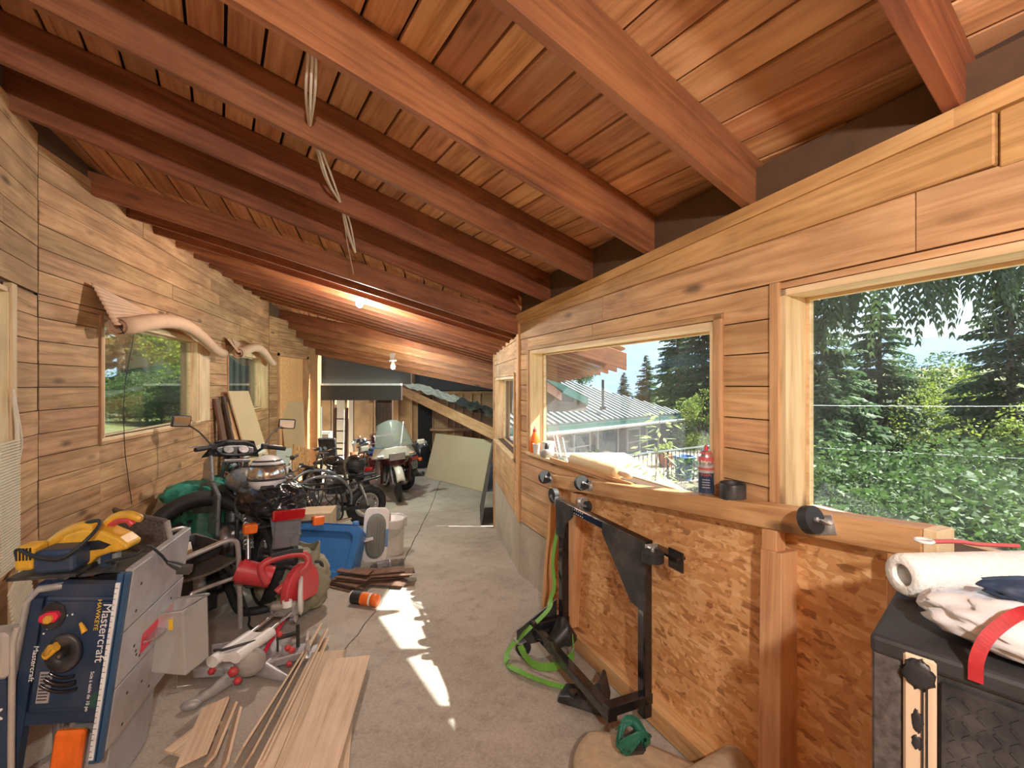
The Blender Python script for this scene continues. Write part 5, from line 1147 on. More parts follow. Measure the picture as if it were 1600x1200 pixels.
mb = MB(); mb.surf(lambda u, v: V(((u - .5) * .40 * (1 - .25 * v), .10 * (2 * u - 1) ** 2, -.13 + .26 * v - .10 * (2 * u - 1) ** 2 * v)), 18, 12); obj('screen', mb, 'smoked_screen', t, thick=.006)
mb = MB(); mb.tube([(.17, .06, -.15), (.18, .05, -.02), (.165, .05, .08), (.12, .06, .12)], .013, 8); obj('trim_strip', mb, 'alu', t)
mb = MB(); mb.tube([(-.22, .1, -.15), (-.20, .1, -.04), (-.12, .07, .05)], .008, 6); obj('edge_wire', mb, 'black_plastic', t)
c = at(418, 742, 3.40)
t = thing('bin_bag', 'shiny black bin bag stuffed over the seat of the grey motorcycle', 'bag', (c.x + .03, c.y, .78)); t.rotation_euler = (0, 0, math.atan2(.764, .645))
mb = MB(); blob(mb, (0, 0, .0), (.19, .30, .15), .20, 3.4, 60, 40, flat=-.07, seed=12, ridge=True, sq=.85); obj('bag_skin', mb, 'bag_black', t)
def helmet(name, label, c, rz, pitch, shell, visor, sc=1.0):
    t = thing(name, label, 'helmet', c, rz); t.rotation_euler = (pitch, 0, rz); t.scale = (sc,) * 3   # faces -y
    mb = MB()
    def sh(u, v):
        a = 2 * pi * u; e = pi * .05 + pi * .80 * v; d = V((sin(e) * cos(a), sin(e) * sin(a), cos(e))); p = V((d.x * .128, d.y * .150, d.z * .138))
        if d.y < 0 and d.z < -.15: p.y *= 1 + .22 * (-d.y) * min(1, (-.15 - d.z) * 2)
        return p
    mb.surf(sh, 40, 26, wu=True); top = [sh(i / 40, 0) for i in range(40)]; mb.add(top, [tuple(range(40))[::-1]]); obj('shell', mb, shell, t, thick=.006)
    mb = MB(); mb.surf(lambda u, v: (lambda q: V((q.x * 1.03, q.y * 1.04 - .002, q.z)))(sh((180 + 18 + 144 * u) / 360, .36 + .27 * v)), 26, 8); obj('visor', mb, visor, t, thick=.004)
    mb = MB(); r0 = [(lambda q: V((q.x * 1.04, q.y * 1.05 - .002, q.z)))(sh((180 + 16 + 148 * u / 24) / 360, .64)) for u in range(25)]; r1 = [(lambda q: V((q.x * 1.04, q.y * 1.05 - .002, q.z)))(sh((180 + 16 + 148 * u / 24) / 360, .35)) for u in range(25)]; mb.tube(r0 + r1[::-1], .006, 6, closed=True); obj('visor_gasket', mb, 'black_plastic', t)
    mb = MB(); q = sh(.75, .80); mb.box((0, q.y * 1.05, q.z), (.085, .014, .03)); obj('chin_vent', mb, 'black_plastic', t, bevel=.006)
    for s_ in (-1, 1):
        mb = MB(); q = sh(.5 if s_ < 0 else 0, .5); mb.cyl((q.x * .98, -.015, q.z), (q.x * 1.07, -.015, q.z), .026, 16); obj('visor_pivot', mb, shell, t)
    mb = MB(); mb.tube([sh(i / 30, 1.0) for i in range(30)], .010, 8, closed=True); obj('neck_roll', mb, 'rubber', t)
    return t
hc = at(418, 741, 3.36); h1 = helmet('helmet', 'white helmet with silver mirrored visor resting on the black bin bag', hc, radians(28), radians(-4), 'helmet_white', 'visor_silver', 1.02)
for k, (a0, rr) in enumerate(((.30, .012), (.33, .008))):
    mb = MB(); mb.tube([V((.129 * 1.01 * sin(pi * .25 * (1 + .3 * k)) * cos(q), .151 * 1.01 * sin(pi * .25 * (1 + .3 * k)) * sin(q), .139 * 1.01 * cos(pi * .25 * (1 + .3 * k)))) for q in [pi + .2 + i * (pi - .4) / 20 for i in range(21)]], rr * .6, 6); obj('black_stripe', mb, 'print_black', h1)
# stripped cruiser in the middle, front to the left
Y2 = 5.75; P2r = V(((571 - 800) / F * 6.0, 6.0, fz(6.0))); P2f = V(((487 - 800) / F * 5.55, 5.55, fz(5.55)))
d2 = (P2f - P2r); d2.z = 0; d2.normalize()
bk2, st2 = motorcycle('stripped black motorcycle with bare frame and open engine in the middle of the shed', P2r, math.atan2(-d2.x, d2.y), radians(-7), .86, R=.315, tank='gloss_black', bodywork=False, seat=False, rim='alu', alloy=False, mirrors=False, signals=False, bar=.36, barh=1.08, engine=1.35, muffler=False)
for s_ in (-1, 1):
    mb = MB(); mb.tube(smooth_path([(s_ * .13, 1.02, .82), (s_ * .16, .82, .90), (s_ * .16, .50, .84), (s_ * .14, .32, .62), (s_ * .13, .30, .42)], 6), .022, 8); obj('upper_tube', mb, 'bike_grey', bk2)
    mb = MB(); mb.tube(smooth_path([(s_ * .15, 1.0, .80), (s_ * .155, .92, .55), (s_ * .15, .80, .40), (s_ * .14, .62, .42)], 6), .02, 8); obj('radiator_hose', mb, 'rubber', bk2)
mb = MB(); mb.box((0, .5, .66), (.2, .26, .16)); obj('air_box', mb, 'black_plastic', bk2, bevel=.02)
rg = random.Random(4)
for k in range(9):
    mb = MB(); y0 = .4 + .06 * k; mb.tube(smooth_path([(-.12 + .03 * rg.random(), y0, .72), (-.17 - .03 * rg.random(), y0 + .08 * rg.uniform(-1, 1), .6), (-.16, y0 + .12 * rg.uniform(-1, 1), .46)], 4), .007, 5); obj('wiring', mb, 'rubber', bk2)
hc = P2r + d2 * .14 + V((0.0, -.02, .80))
helmet('helmet', 'gloss black full face helmet perched on the rear of the stripped motorcycle', (hc.x, hc.y, hc.z), radians(48), radians(-6), 'gloss_black', 'print_black', .98)
# big tourer facing the aisle
P3f = fl(624, 783, -.3); f3 = V((.42, -.907, 0)); P3r = P3f - f3 * 1.42 * .88
bk3, st3 = motorcycle('maroon and cream touring motorcycle with tall windshield facing the aisle', (P3r.x, P3r.y, -.3), math.atan2(-.42, -.907), radians(4), .88, R=.33, tank='maroon', side='maroon', fair='tour', tailmat='ivory_plastic', alloy=True, bar=.38, barh=1.06, mirrors=False, engine=1.3, steer=radians(-8))
mb = MB(); mb.surf(lambda u, v: V((.36 * (2 * u - 1) * (1 - .30 * v ** 1.5), 1.30 + .16 * (1 - (2 * u - 1) ** 2) - .30 * v, 1.02 + .50 * v - .10 * (2 * u - 1) ** 2 * v)), 20, 14); obj('windshield', mb, 'clear_screen', bk3, thick=.005)
mb = MB()
def fsh(u, v): x = 2 * u - 1; return V((.43 * x * (1 - .20 * v), 1.30 + .24 * (1 - x * x) - .04 * v - .10 * abs(x) ** 3, .86 + .19 * v - .05 * abs(x)))
mb.surf(fsh, 22, 8); obj('upper_fairing', mb, 'ivory_plastic', bk3, thick=.015)
mb = MB(); mb.surf(lambda u, v: (lambda x: V((.38 * x * (.75 + .25 * v), 1.30 + .22 * (1 - x * x) - .12 * abs(x) ** 3, .70 + .16 * v)))(2 * u - 1), 20, 6); obj('lower_fairing', mb, 'maroon', bk3, thick=.012)
mb = MB(); mb.box((0, 1.535, .865), (.30, .03, .13)); obj('headlamp', mb, 'visor_silver', bk3, bevel=.015, seg=2)
for s_ in (-1, 1):
    mb = MB(); mb.box((s_ * .29, 1.44, .87), (.12, .03, .06)); obj('lamp', mb, 'orange' if False else 'visor_silver', bk3, bevel=.01)
    mb = MB(); mb.prism([(.55, .30), (1.15, .30), (1.34, .62), (1.32, .82), (.80, .74), (.55, .58)], (s_ * .24, 0, 0), (0, 1, 0), (0, 0, 1), (s_, 0, 0), .05); obj('leg_shield', mb, 'maroon', bk3, bevel=.02, seg=2)
    mb = MB(); mb.bar((s_ * .40, 1.30, 1.0), (s_ * .47, 1.24, 1.02), .03, .03); mm = obj('mirror_stem', mb, 'black_plastic', bk3)
    mb = MB(); mb.box((s_ * .53, 1.22, 1.04), (.15, .08, .10)); obj('mirror', mb, 'ivory_plastic', mm, bevel=.02, seg=2)
    mb = MB(); mb.box((s_ * .27, -.08, .55), (.18, .52, .34)); obj('saddlebag', mb, 'maroon', bk3, bevel=.04, seg=2)
mb = MB(); mb.box((0, -.22, .98), (.48, .34, .30)); obj('top_box', mb, 'maroon', bk3, bevel=.05, seg=2)
# two more machines behind
bk4, st4 = motorcycle('dark motorcycle with blue tank behind the stripped one, handlebar towards the tool racks', (-1.98, 8.35, -.3), radians(62), radians(-5), .84, R=.31, tank='bike_blue', side='black_plastic', mirrors=False, alloy=False, bar=.38, barh=1.06)
bk5, st5 = motorcycle('dark motorcycle with red tail lamp standing at the left of the far group', (-2.55, 7.35, -.3), radians(58), radians(5), .80, R=.30, tank='gloss_black', side='black_plastic', mirrors=False, signals=False, tailmat='black_plastic')
# ---------------------------------------------------------------- OSB deck on castors leaning at the right wall
b = NB('osb'); vec = b.uvmap((1, 1, 1))
vs_ = []
def chips(sc, rot):
    vo = b.n('ShaderNodeTexVoronoi'); vo.inputs['Scale'].default_value = 1.0; b.l(b.uvmap(sc, 'UV', (0, 0, rot)), vo.inputs['Vector']); return vo
c1 = chips((11, 38, 1), .5); c2 = chips((10, 42, 1), -.6); c3 = chips((13, 34, 1), 1.35)
n0 = b.noise(vec, 9, 3); 
sel = b.ramp(n0, [(0.44, 0.0), (0.5, 1.0)]); n00 = b.noise(vec, 17.3, 2); sel2 = b.ramp(n00, [(0.5, 0.0), (0.56, 1.0)])
cc = b.mix(sel, c1.outputs['Color'], c2.outputs['Color']); cc = b.mix(sel2, cc, c3.outputs['Color'])
s0 = b.n('ShaderNodeSeparateColor'); b.l(cc, s0.inputs[0])
g = b.noise(b.uvmap((6, 60, 1), 'UV', (0, 0, .3)), 2, 4)
f = b.math('ADD', b.math('MULTIPLY', s0.outputs[0], .75), b.math('MULTIPLY', g, .25))
col = b.ramp(f, [(0.06, (0.26, 0.10, 0.034)), (0.25, (0.55, 0.26, 0.09)), (0.6, (0.68, 0.37, 0.15)), (0.85, (0.78, 0.49, 0.24))])
b.set(Base_Color=col, Roughness=0.62); b.bump(f, 0.3, 0.003)
plain('ink_green', (0.13, 0.13, 0.05), 0.8)
plain('strap_green', (0.16, 0.42, 0.06), 0.6, var=.1, sc=40); plain('strap_red', (0.36, 0.018, 0.025), .5, var=.15, sc=60); plain('strap_dark', (0.015, 0.14, 0.085), 0.55, var=.15, sc=30); plain('carpet_beige', (0.45, 0.34, 0.22), .95, var=.15, sc=30, bump=.6); plain('carpet_dark', (0.07, 0.06, 0.055), .95, var=.5, sc=60, bump=.6)
dk = thing('castor_deck', 'wooden framed sheet of strand board on castors leaning at the right wall under the windows', 'platform', (0, 0, 0))
O_ = lambda s, h, o: R.P(-s, h, o)
S0, S1 = 0.79, 2.96
def top(s): return 1.0 + (1.2525 - 1.0) * (s - S0) / (S1 - S0)
def front(s, h): return 0.10 + 0.075 * (1 - h) * max(0, 1 - (s - S0) / (S1 - S0))
def bd(s0, s1, h0, h1, b0, b1, name, mat, vert=False, par=None, htop=None):
    c = []
    for bb in (b0, b1):
        for (s, h) in ((s0, h0), (s1, h0), (s1, htop(s1) if htop else h1), (s0, htop(s0) if htop else h1)): c.append(O_(s, h, front(s, h) + bb))
    mb = MB()
    if vert: c = [c[1], c[2], c[3], c[0], c[5], c[6], c[7], c[4]]; mb.quadboard(c, (htop(s0) if htop else h1) - h0, abs(s1 - s0), abs(b1 - b0))
    else: mb.quadboard(c, abs(s1 - s0), h1 - h0, abs(b1 - b0))
    return obj(name, mb, mat, par or dk, bevel=.003)
# sheet cut in panels by printed lines
mb = MB(); n_ = 12
c = []
for bb in (-.095, -.083): c += [O_(S0, .0, front(S0, 0) + bb), O_(S1, 0.0, front(S1, 0) + bb), O_(S1, top(S1) - .02, front(S1, 1.2) + bb), O_(S0, top(S0) - .02, front(S0, 1) + bb)]
mb.quadboard(c, S1 - S0, 1.2, .012); sh = obj('strand_board', mb, 'osb', dk)
mb = MB()
for h in (.20, .41, .61, .815):
    mb.hexa([O_(S0 + .05, h, front(S0, h) - .083), O_(S1 - .03, h + .01, front(S1, h) - .083), O_(S1 - .03, h + .014, front(S1, h) - .083), O_(S0 + .05, h + .004, front(S0, h) - .083), O_(S0 + .05, h, front(S0, h) - .0822), O_(S1 - .03, h + .01, front(S1, h) - .0822), O_(S1 - .03, h + .014, front(S1, h) - .0822), O_(S0 + .05, h + .004, front(S0, h) - .0822)])
for s in (1.27, 1.63, 1.93, 2.3, 2.62):
    h1 = top(s) - .09; mb.hexa([O_(s, .09, front(s, .09) - .083), O_(s + .004, .09, front(s, .09) - .083), O_(s + .004, h1, front(s, h1) - .083), O_(s, h1, front(s, h1) - .083), O_(s, .09, front(s, .09) - .0822), O_(s + .004, .09, front(s, .09) - .0822), O_(s + .004, h1, front(s, h1) - .0822), O_(s, h1, front(s, h1) - .0822)])
tag(obj('guide_line', mb, 'ink_green', sh), kind='stuff')
c = []
for bb in (-.083, .0): c += [O_(S0 + .0, top(S0) - .085, front(S0, 1) + bb), O_(S1, top(S1) - .085, front(S1, 1.2) + bb), O_(S1, top(S1), front(S1, 1.2) + bb), O_(S0, top(S0), front(S0, 1) + bb)]
mb = MB(); mb.quadboard(c, S1 - S0, .085, .083); obj('top_rail', mb, 'fir', dk, bevel=.004)
bd(S0, S0 + .04, .0, 0, -.083, .0, 'stud', 'fir', True, htop=lambda s: top(s) - .087)
bd(1.07, 1.15, .09, 0, -.083, -.01, 'stud', 'fir', True, htop=lambda s: top(s) - .10)
bd(2.475, 2.56, .09, 0, -.083, .012, 'stud', 'fir', True, htop=lambda s: top(s) - .16)
bd(2.47, 2.53, 1.02, 0, -.05, .0, 'block', 'fir', True, htop=lambda s: top(s) - .087)
bd(S1 - .085, S1, .0, 0, -.083, .0, 'stud', 'fir', True, htop=lambda s: top(s) - .087)
bd(S1 + .001, S1 + .035, .0, 0, -.083, .0, 'end_stud', 'pine', True, htop=lambda s: top(S1))
bd(S0 + .04, S1 - .085, .0, .09, -.083, .0, 'bottom_rail', 'fir')
def castor(par, c, ax, side, r=.038, w_=.022, name='castor'):
    """wheel on a fork; c = plate centre, ax = direction away from the plate, side = axle direction"""
    ax = V(ax).normalized(); side = V(side).normalized(); v3 = ax.cross(side)
    e = thing(name, None, None, c); e.parent = par
    mb = MB(); mb.add([side * a * .035 + v3 * b_ * .03 for a, b_ in ((-1, -1), (1, -1), (1, 1), (-1, 1))] + [side * a * .035 + v3 * b_ * .03 + ax * .005 for a, b_ in ((-1, -1), (1, -1), (1, 1), (-1, 1))], [(3, 2, 1, 0), (4, 5, 6, 7), (0, 1, 5, 4), (1, 2, 6, 5), (2, 3, 7, 6), (3, 0, 4, 7)]); mb.cyl(ax * .005, ax * .02, .026, 14); obj('plate', mb, 'galv', e)
    wc = ax * .055 + v3 * .022
    mb = MB()
    for s_ in (-1, 1): mb.bar(ax * .015 + side * s_ * w_ * .75, wc + side * s_ * w_ * .75, .004, .03, side)
    obj('fork', mb, 'galv', e)
    mb = MB(); mb.cyl(wc - side * w_ * .6, wc + side * w_ * .6, r, 22); obj('wheel', mb, 'rubber', e, bevel=.006)
    mb = MB(); mb.cyl(wc - side * w_ * .9, wc + side * w_ * .9, .008, 8); obj('axle', mb, 'galv', e)
    return e
for s in (S0 + .02, 1.30, 2.70): castor(dk, O_(s, top(s) - .035, front(s, 1.1) + .002), -R.n * -1 if False else R.n, -R.d * 1.0 + V((0, 0, .3)), .044, .026)
# ---------------------------------------------------------------- black steel dolly frame standing in front of it
st = thing('dolly_frame', 'black steel rolling frame with gusset plates and castors standing before the strand board', 'frame', (0, 0, 0))
SA, SB, OO = 1.19, 1.955, .215
for s in (SA, SB):
    mb = MB(); mb.bar(O_(s, .10, OO), O_(s, .905, OO), .05, .05, R.d); obj('post', mb, 'gloss_black', st, bevel=.006)
mb = MB(); mb.bar(O_(SA - .02, .90, OO), O_(SB + .03, .90, OO), .05, .045); tb = obj('top_bar', mb, 'gloss_black', st, bevel=.005)
mb = MB()
for k in range(5):
    for j in range(2): mb.cyl(O_(1.36 + .022 * k, .89 + .02 * j, OO + .024), O_(1.36 + .022 * k, .89 + .02 * j, OO + .0262), .004, 8)
tag(obj('bolt_hole', mb, 'print_white', tb), kind='stuff')
def plate(pts, o0, o1, name='gusset_plate', mat='black_plastic'):
    n = len(pts); vs = [O_(s, h, o0) for s, h in pts] + [O_(s, h, o1) for s, h in pts]
    mb = MB(); mb.add(vs, [tuple(range(n)), tuple(range(n, 2 * n))[::-1]] + [(i, n + i, n + (i + 1) % n, (i + 1) % n) for i in range(n)]); return obj(name, mb, mat, st)
plate([(SA - .04, .925), (SA + .16, .925), (SA + .16, .865), (SA + .075, .80), (SA + .05, .705), (SA - .04, .705)], OO + .026, OO + .034)
plate([(SB + .04, .925), (SB - .30, .925), (SB - .30, .865), (SB - .06, .61), (SB + .04, .60)], OO + .026, OO + .034)
for s in (SA, SB):
    mb = MB(); mb.bar(O_(s, .185, OO - .03), O_(s, .185, OO + .22), .05, .05); obj('foot_bar', mb, 'gloss_black', st, bevel=.005)
mb = MB(); mb.bar(O_(SA, .16, OO + .19), O_(SB + .02, .16, OO + .19), .05, .05); obj('base_bar', mb, 'gloss_black', st, bevel=.005)
c = O_(SA + .0, .0, OO); mb = MB()
vs = [O_(SA - .035, .30, OO + .03), O_(SA - .035, .06, OO + .03), O_(SA - .035, .06, OO + .30), O_(SA - .035, .16, OO + .30)]; vs += [p + R.d * .008 for p in vs]; mb.add(vs, [(0, 1, 2, 3), (7, 6, 5, 4), (0, 4, 5, 1), (1, 5, 6, 2), (2, 6, 7, 3), (3, 7, 4, 0)]); obj('gusset_plate', mb, 'black_plastic', st)
mb = MB(); mb.tube([O_(SA + .09, .10, OO), O_(SA + .08, .17, OO + .05), O_(SA + .09, .11, OO + .12)], [.045, .085, .05], 8); obj('socket', mb, 'black_plastic', st, bevel=.01)
castor(st, O_(SA - .05, .905, OO), R.d * .8 + R.n * .25 + V((0, 0, .1)), V((0, 0, 1)).cross(R.d), .047, .026)
castor(st, O_(SB + .055, .885, OO + .01), -R.d + R.n * .2, V((0, 0, 1)), .048, .034)
castor(st, O_(SA + .12, .935, OO - .06), V((0, 0, .2)) - R.d, R.n, .03, .02)
castor(st, O_(SA - .04, .10, OO + .28), V((0, 0, -1)), R.d, .045, .026)
castor(st, O_(SA - .04, .10, OO + .02), V((0, 0, -1)), R.d, .045, .026)
mb = MB(); mb.bar(O_(SB + .04, .90, OO - .02), O_(SB + .21, .90, OO - .02), .05, .012, (0, 0, 1)); mb.hexa([O_(SB + .13, .84, OO - .03), O_(SB + .215, .84, OO - .03), O_(SB + .215, .84, OO - .022), O_(SB + .13, .84, OO - .022), O_(SB + .13, .925, OO - .03), O_(SB + .215, .925, OO - .03), O_(SB + .215, .925, OO - .022), O_(SB + .13, .925, OO - .022)]); obj('castor_bracket', mb, 'gloss_black', st)
def strap(name, label, cat, pts, w_, mat, widthdir=None, th=.003, k=8):
    pts = smooth_path(pts, k); t = thing(name, label, cat, (0, 0, 0)); mb = MB(); vs = []
    for i, p in enumerate(pts):
        d = (pts[min(i + 1, len(pts) - 1)] - pts[max(0, i - 1)]).normalized(); wd = V(widthdir if widthdir else (0, 0, 1)); wd = (wd - d * wd.dot(d)); wd = wd.normalized() if wd.length > .05 else V((1, 0, 0)); vs += [p - wd * w_ / 2, p + wd * w_ / 2]
    mb.add(vs, [(2 * i, 2 * i + 1, 2 * i + 3, 2 * i + 2) for i in range(len(pts) - 1)]); obj('webbing', mb, mat, t, thick=th); return t
strap('tie_strap', 'bright green tie strap looped around the far foot of the black frame', 'strap',
      [O_(SA - .06, .72, .23), O_(SA - .08, .52, .25), O_(SA - .02, .40, .27), O_(SA - .03, .31, .29), O_(SA + .02, .27, .34), O_(SA - .02, .14, .48), O_(SA - .06, .04, .56), O_(SA + .02, .015, .60), O_(SA + .14, .02, .56), O_(SA + .26, .015, .47), O_(SA + .34, .02, .40)], .036, 'strap_green', R.d)
strap('tie_strap', 'yellow green strap lying on the floor against the black far foot', 'strap', [O_(SA + .02, .10, .52), O_(SA + .05, .05, .50), O_(SA + .12, .03, .47), O_(SA + .2, .05, .40), O_(SA + .26, .12, .31), O_(SA + .2, .2, .27)], .045, 'strap_green')
# black moulded shoe on the floor
t = thing('wheel_chock', 'black curved steel wheel chock on the floor before the black frame', 'chock', fl(912, 1100), radians(-25))
mb = MB(); pts = [(-.13, 0), (.12, 0), (.125, .06), (.10, .16), (.085, .17), (.065, .10), (.02, .055), (-.06, .05), (-.12, .035)]; mb.prism(pts, (0, -.05, 0), (1, 0, 0), (0, 0, 1), (0, 1, 0), .12); obj('body', mb, 'black_plastic', t, bevel=.012, seg=2)
mb = MB(); mb.cyl((-.05, -.02, .05), (-.05, -.02, .065), .022, 12); mb.cyl((-.02, .03, .05), (-.02, .03, .062), .016, 12); obj('bolt', mb, 'gloss_black', t)
# folded carpet and ratchet strap
ca = O_(2.28, .0, .50)
t = thing('carpet_piece', 'folded beige carpet offcut with dark pile lying below the frame', 'carpet', ca, radians(-25))
mb = MB(); mb.tube(smooth_path([(-.22, .0, .045), (-.26, .0, .10), (-.20, .0, .155), (-.02, .0, .16), (.14, .02, .12), (.30, .06, .06), (.42, .1, .02)], 6), .02, 8)
def cp(u, v):
    q = smooth_path([(-.19, .0, .02), (-.25, .0, .045), (-.255, .0, .11), (-.19, .0, .155), (.0, .0, .165), (.16, .02, .13), (.32, .05, .07), (.42, .1, .02)], 6); i = min(len(q) - 1, int(u * (len(q) - 1))); p = q[i]
    return V((p.x + .02 * sin(v * 6), p.y - .19 + .40 * v, p.z * (1 - .2 * v * v) + .012 * NZ.noise(V((u * 5, v * 4, 2)))))
mb = MB(); mb.surf(cp, 42, 16); obj('backing', mb, 'carpet_beige', t, thick=.016)
mb = MB(); mb.surf(lambda u, v: V((-.22 + .15 * u, -.185 + .36 * v, .035 + .10 * sin(pi * u) * .9)), 12, 8); obj('pile', mb, 'carpet_dark', t, thick=.01)
t = thing('carpet_piece', 'beige carpet roll end with dark inside beside the folded carpet', 'carpet', O_(2.36, .0, .36), radians(-62))
mb = MB(); mb.surf(lambda u, v: V((.075 * cos(5.2 * u - 1.2) * (1 + .15 * u), -.05 + .42 * v, .08 + .075 * sin(5.2 * u - 1.2))), 30, 6); obj('backing', mb, 'carpet_beige', t, thick=.014)
mb = MB(); mb.cyl((0, -.04, .08), (0, .36, .08), .055, 16); obj('pile', mb, 'carpet_dark', t)
mb = MB(); mb.ball((.03, -.09, .05), (.04, .03, .03), 10, 8); obj('knotted_end', mb, 'white_plastic', t)
t = thing('ratchet_strap', 'bundled dark green ratchet strap lying on top of the folded carpet', 'strap', O_(2.20, .165, .47))
rg = random.Random(8)
for k in range(6):
    a0 = rg.uniform(0, 6.28); pts = [V((.05 * cos(a0 + q * .9) * (1 + .3 * rg.random()), .05 * sin(a0 + q * .9) * .8, .03 + .10 * abs(sin(q * .8 + a0)))) for q in range(7)]; pts = smooth_path(pts, 5); mb = MB(); vs = []
    for i, p in enumerate(pts): wd = V((cos(a0 + i * .1), sin(a0 + i * .1), .8)).normalized() * .016; vs += [p - wd, p + wd]
    mb.add(vs, [(2 * i, 2 * i + 1, 2 * i + 3, 2 * i + 2) for i in range(len(pts) - 1)], smooth=True); obj('webbing', mb, 'strap_dark', t, thick=.003)
mb = MB(); mb.box((0, .0, .05), (.09, .05, .03), eul(.4, .3, .5)); mb.cyl((-.03, .02, .07), (.04, .05, .08), .01, 10); obj('ratchet', mb, 'black_plastic', t, bevel=.004)
# ---------------------------------------------------------------- things on the window sills
def onsill(s, o=-.03, h=1.087): return R.P(-s, h, o)
t = thing('squeeze_bottle', 'orange squeeze bottle at the far end of the middle window sill', 'bottle', onsill(.31, -.01))
mb = MB(); mb.lathe([(.038, 0), (.042, .01), (.042, .09), (.034, .125), (.018, .16), (.013, .17)], 18); obj('body', mb, 'orange', t)
mb = MB(); mb.lathe([(.015, .165), (.015, .185), (.006, .195), (.004, .215), (.001, .216)], 12); obj('nozzle', mb, 'red_tool', t)
t = thing('paint_cup', 'small white paper cup standing before the orange bottle on the sill', 'cup', onsill(.37, .005))
mb = MB(); mb.lathe([(.022, 0), (.030, .075), (.032, .078), (.028, .077), (.02, .004)], 16); obj('wall', mb, 'white_plastic', t)
t = thing('white_jar', 'round white jar with yellowish lid behind the black holder on the sill', 'jar', onsill(.47, -.05))
mb = MB(); mb.lathe([(.045, 0), (.048, .01), (.048, .085), (.044, .09)], 20); obj('body', mb, 'white_plastic', t)
mb = MB(); mb.lathe([(.05, .088), (.05, .104), (.001, .106)], 20); obj('lid', mb, 'cream_board', t)
t = thing('chuck', 'dark steel chuck with a stub shaft on the middle window sill', 'tool', onsill(.545, .0))
mb = MB(); mb.lathe([(.048, 0), (.052, .008), (.052, .045), (.044, .056), (.016, .058)], 20); obj('body', mb, 'tool_grey', t)
mb = MB(); mb.lathe([(.017, .056), (.017, .10), (.001, .102)], 12); obj('shaft', mb, 'black_plastic', t)
t = thing('plastic_sleeve', 'clear folded plastic sleeve propped up against the dusty window', 'sleeve', onsill(.66, -.04))
for (x0, x1, nm) in ((-.03, .02, 'left_flap'), (.035, .11, 'right_flap')):
    mb = MB(); a = R.d * 1.0; mb.add([-a * (x0 - .05) + V((0, 0, .165)), -a * (x1 - .05) + V((0, 0, .165)), -a * (x1 + .08) + R.n * .03, -a * (x0 + .08) + R.n * .03], [(0, 1, 2, 3)]); obj('flap', mb, 'smoky_plastic', t, thick=.003)
t = thing('safety_glasses', 'safety glasses lying folded on the middle window sill', 'glasses', onsill(.80, .005))
for k in (0, 1):
    mb = MB(); mb.surf(lambda u, v: -R.d * (-.07 + .065 * k + .06 * u) + R.n * (.02 - .03 * v) + V((0, 0, .012 + .022 * sin(pi * u))), 8, 4); obj('lens', mb, 'clear_screen', t, thick=.003)
mb = MB(); mb.tube(smooth_path([-R.d * -.09 + R.n * .02 + V((0, 0, .01)), -R.d * -.02 + R.n * .045 + V((0, 0, .006)), -R.d * .09 + R.n * .04 + V((0, 0, .006)), -R.d * .15 + R.n * .02 + V((0, 0, .02)), -R.d * .12 + R.n * .0 + V((0, 0, .025))], 5), .005, 6); obj('temple', mb, 'rubber', t)
t = thing('rolling_pin', 'thick wooden rolling pin lying along the middle window sill', 'rolling pin', onsill(1.22, .012, 1.087 + .045))
x, y, z = frame(-R.d); T = M4((x, y, z)).transposed().to_4x4()
mb = MB(); mb.lathe([(.001, -.30), (.012, -.30), (.012, -.265), (.036, -.26), (.042, -.25), (.042, .25), (.036, .262), (.022, .265)], 20, T); obj('barrel', mb, 'pine', t)
mb = MB(); mb.lathe([(.012, .26), (.016, .275), (.019, .33), (.016, .365), (.010, .37), (.001, .372)], 14, T); obj('handle', mb, 'thin_board', t)
t = thing('sill_stick', 'flat wooden strip lying at the front edge of the sill under the rolling pin', 'stick', onsill(1.15, .045, 1.087))
mb = MB(); mb.board(R.d * .45, -R.d, (0, 0, 1), R.n, .95, .022, .012); obj('strip', mb, 'fir', t)
t = thing('spray_can', 'tall spray can of foam standing on the top rail by the wall pier', 'can', R.P(-2.165, top(2.165), .055))
mb = MB(); mb.lathe([(.029, 0), (.0315, .004), (.0315, .165), (.030, .172), (.022, .190), (.018, .195)], 26); cb = obj('can_body', mb, 'steel', t)
mb = MB(); mb.lathe([(.0319, .012), (.0319, .10)], 26, cap=False); obj('dark_label', mb, 'navy', cb)
mb = MB(); mb.lathe([(.0320, .10), (.0320, .135)], 26, cap=False); obj('silver_label', mb, 'cast_grey', cb)
mb = MB(); mb.lathe([(.0321, .112), (.0321, .123)], 26, cap=False); obj('pink_band', mb, 'print_red', cb)
mb = MB(); mb.lathe([(.0319, .148), (.0319, .166), (.0225, .190)], 26, cap=False); obj('red_band', mb, 'print_red', cb)
mb = MB(); mb.lathe([(.008, .195), (.008, .212), (.004, .217), (.001, .218)], 12); obj('valve', mb, 'red_tool', t)
vd = (V((0, 0, 0)) - t.location); vd.z = 0; vd.normalize(); sd = V((0, 0, 1)).cross(vd) 
TR = M4((-V((-sd.x, -sd.y, 0)), V((0, 0, 1)), vd)).transposed()
text('lettering', 'Reform', 'print_white', cb, .014, vd * .0335 + V((0, 0, .150)), TR)
text('lettering', 'FOAM', 'print_red', cb, .015, vd * .0335 + V((0, 0, .092)), TR)
mb = MB()
for k in range(4): mb.box(vd * .0325 + V((0, 0, .072 - k * .011)), (.03, .002, .003), M4.Rotation(math.atan2(vd.y, vd.x) + pi / 2, 3, 'Z'))
tag(obj('small_print', mb, 'cast_grey', cb), kind='stuff')
t = thing('black_tin', 'short black tin behind the spray can in the corner of the pier', 'tin', R.P(-2.30, top(2.3), .05))
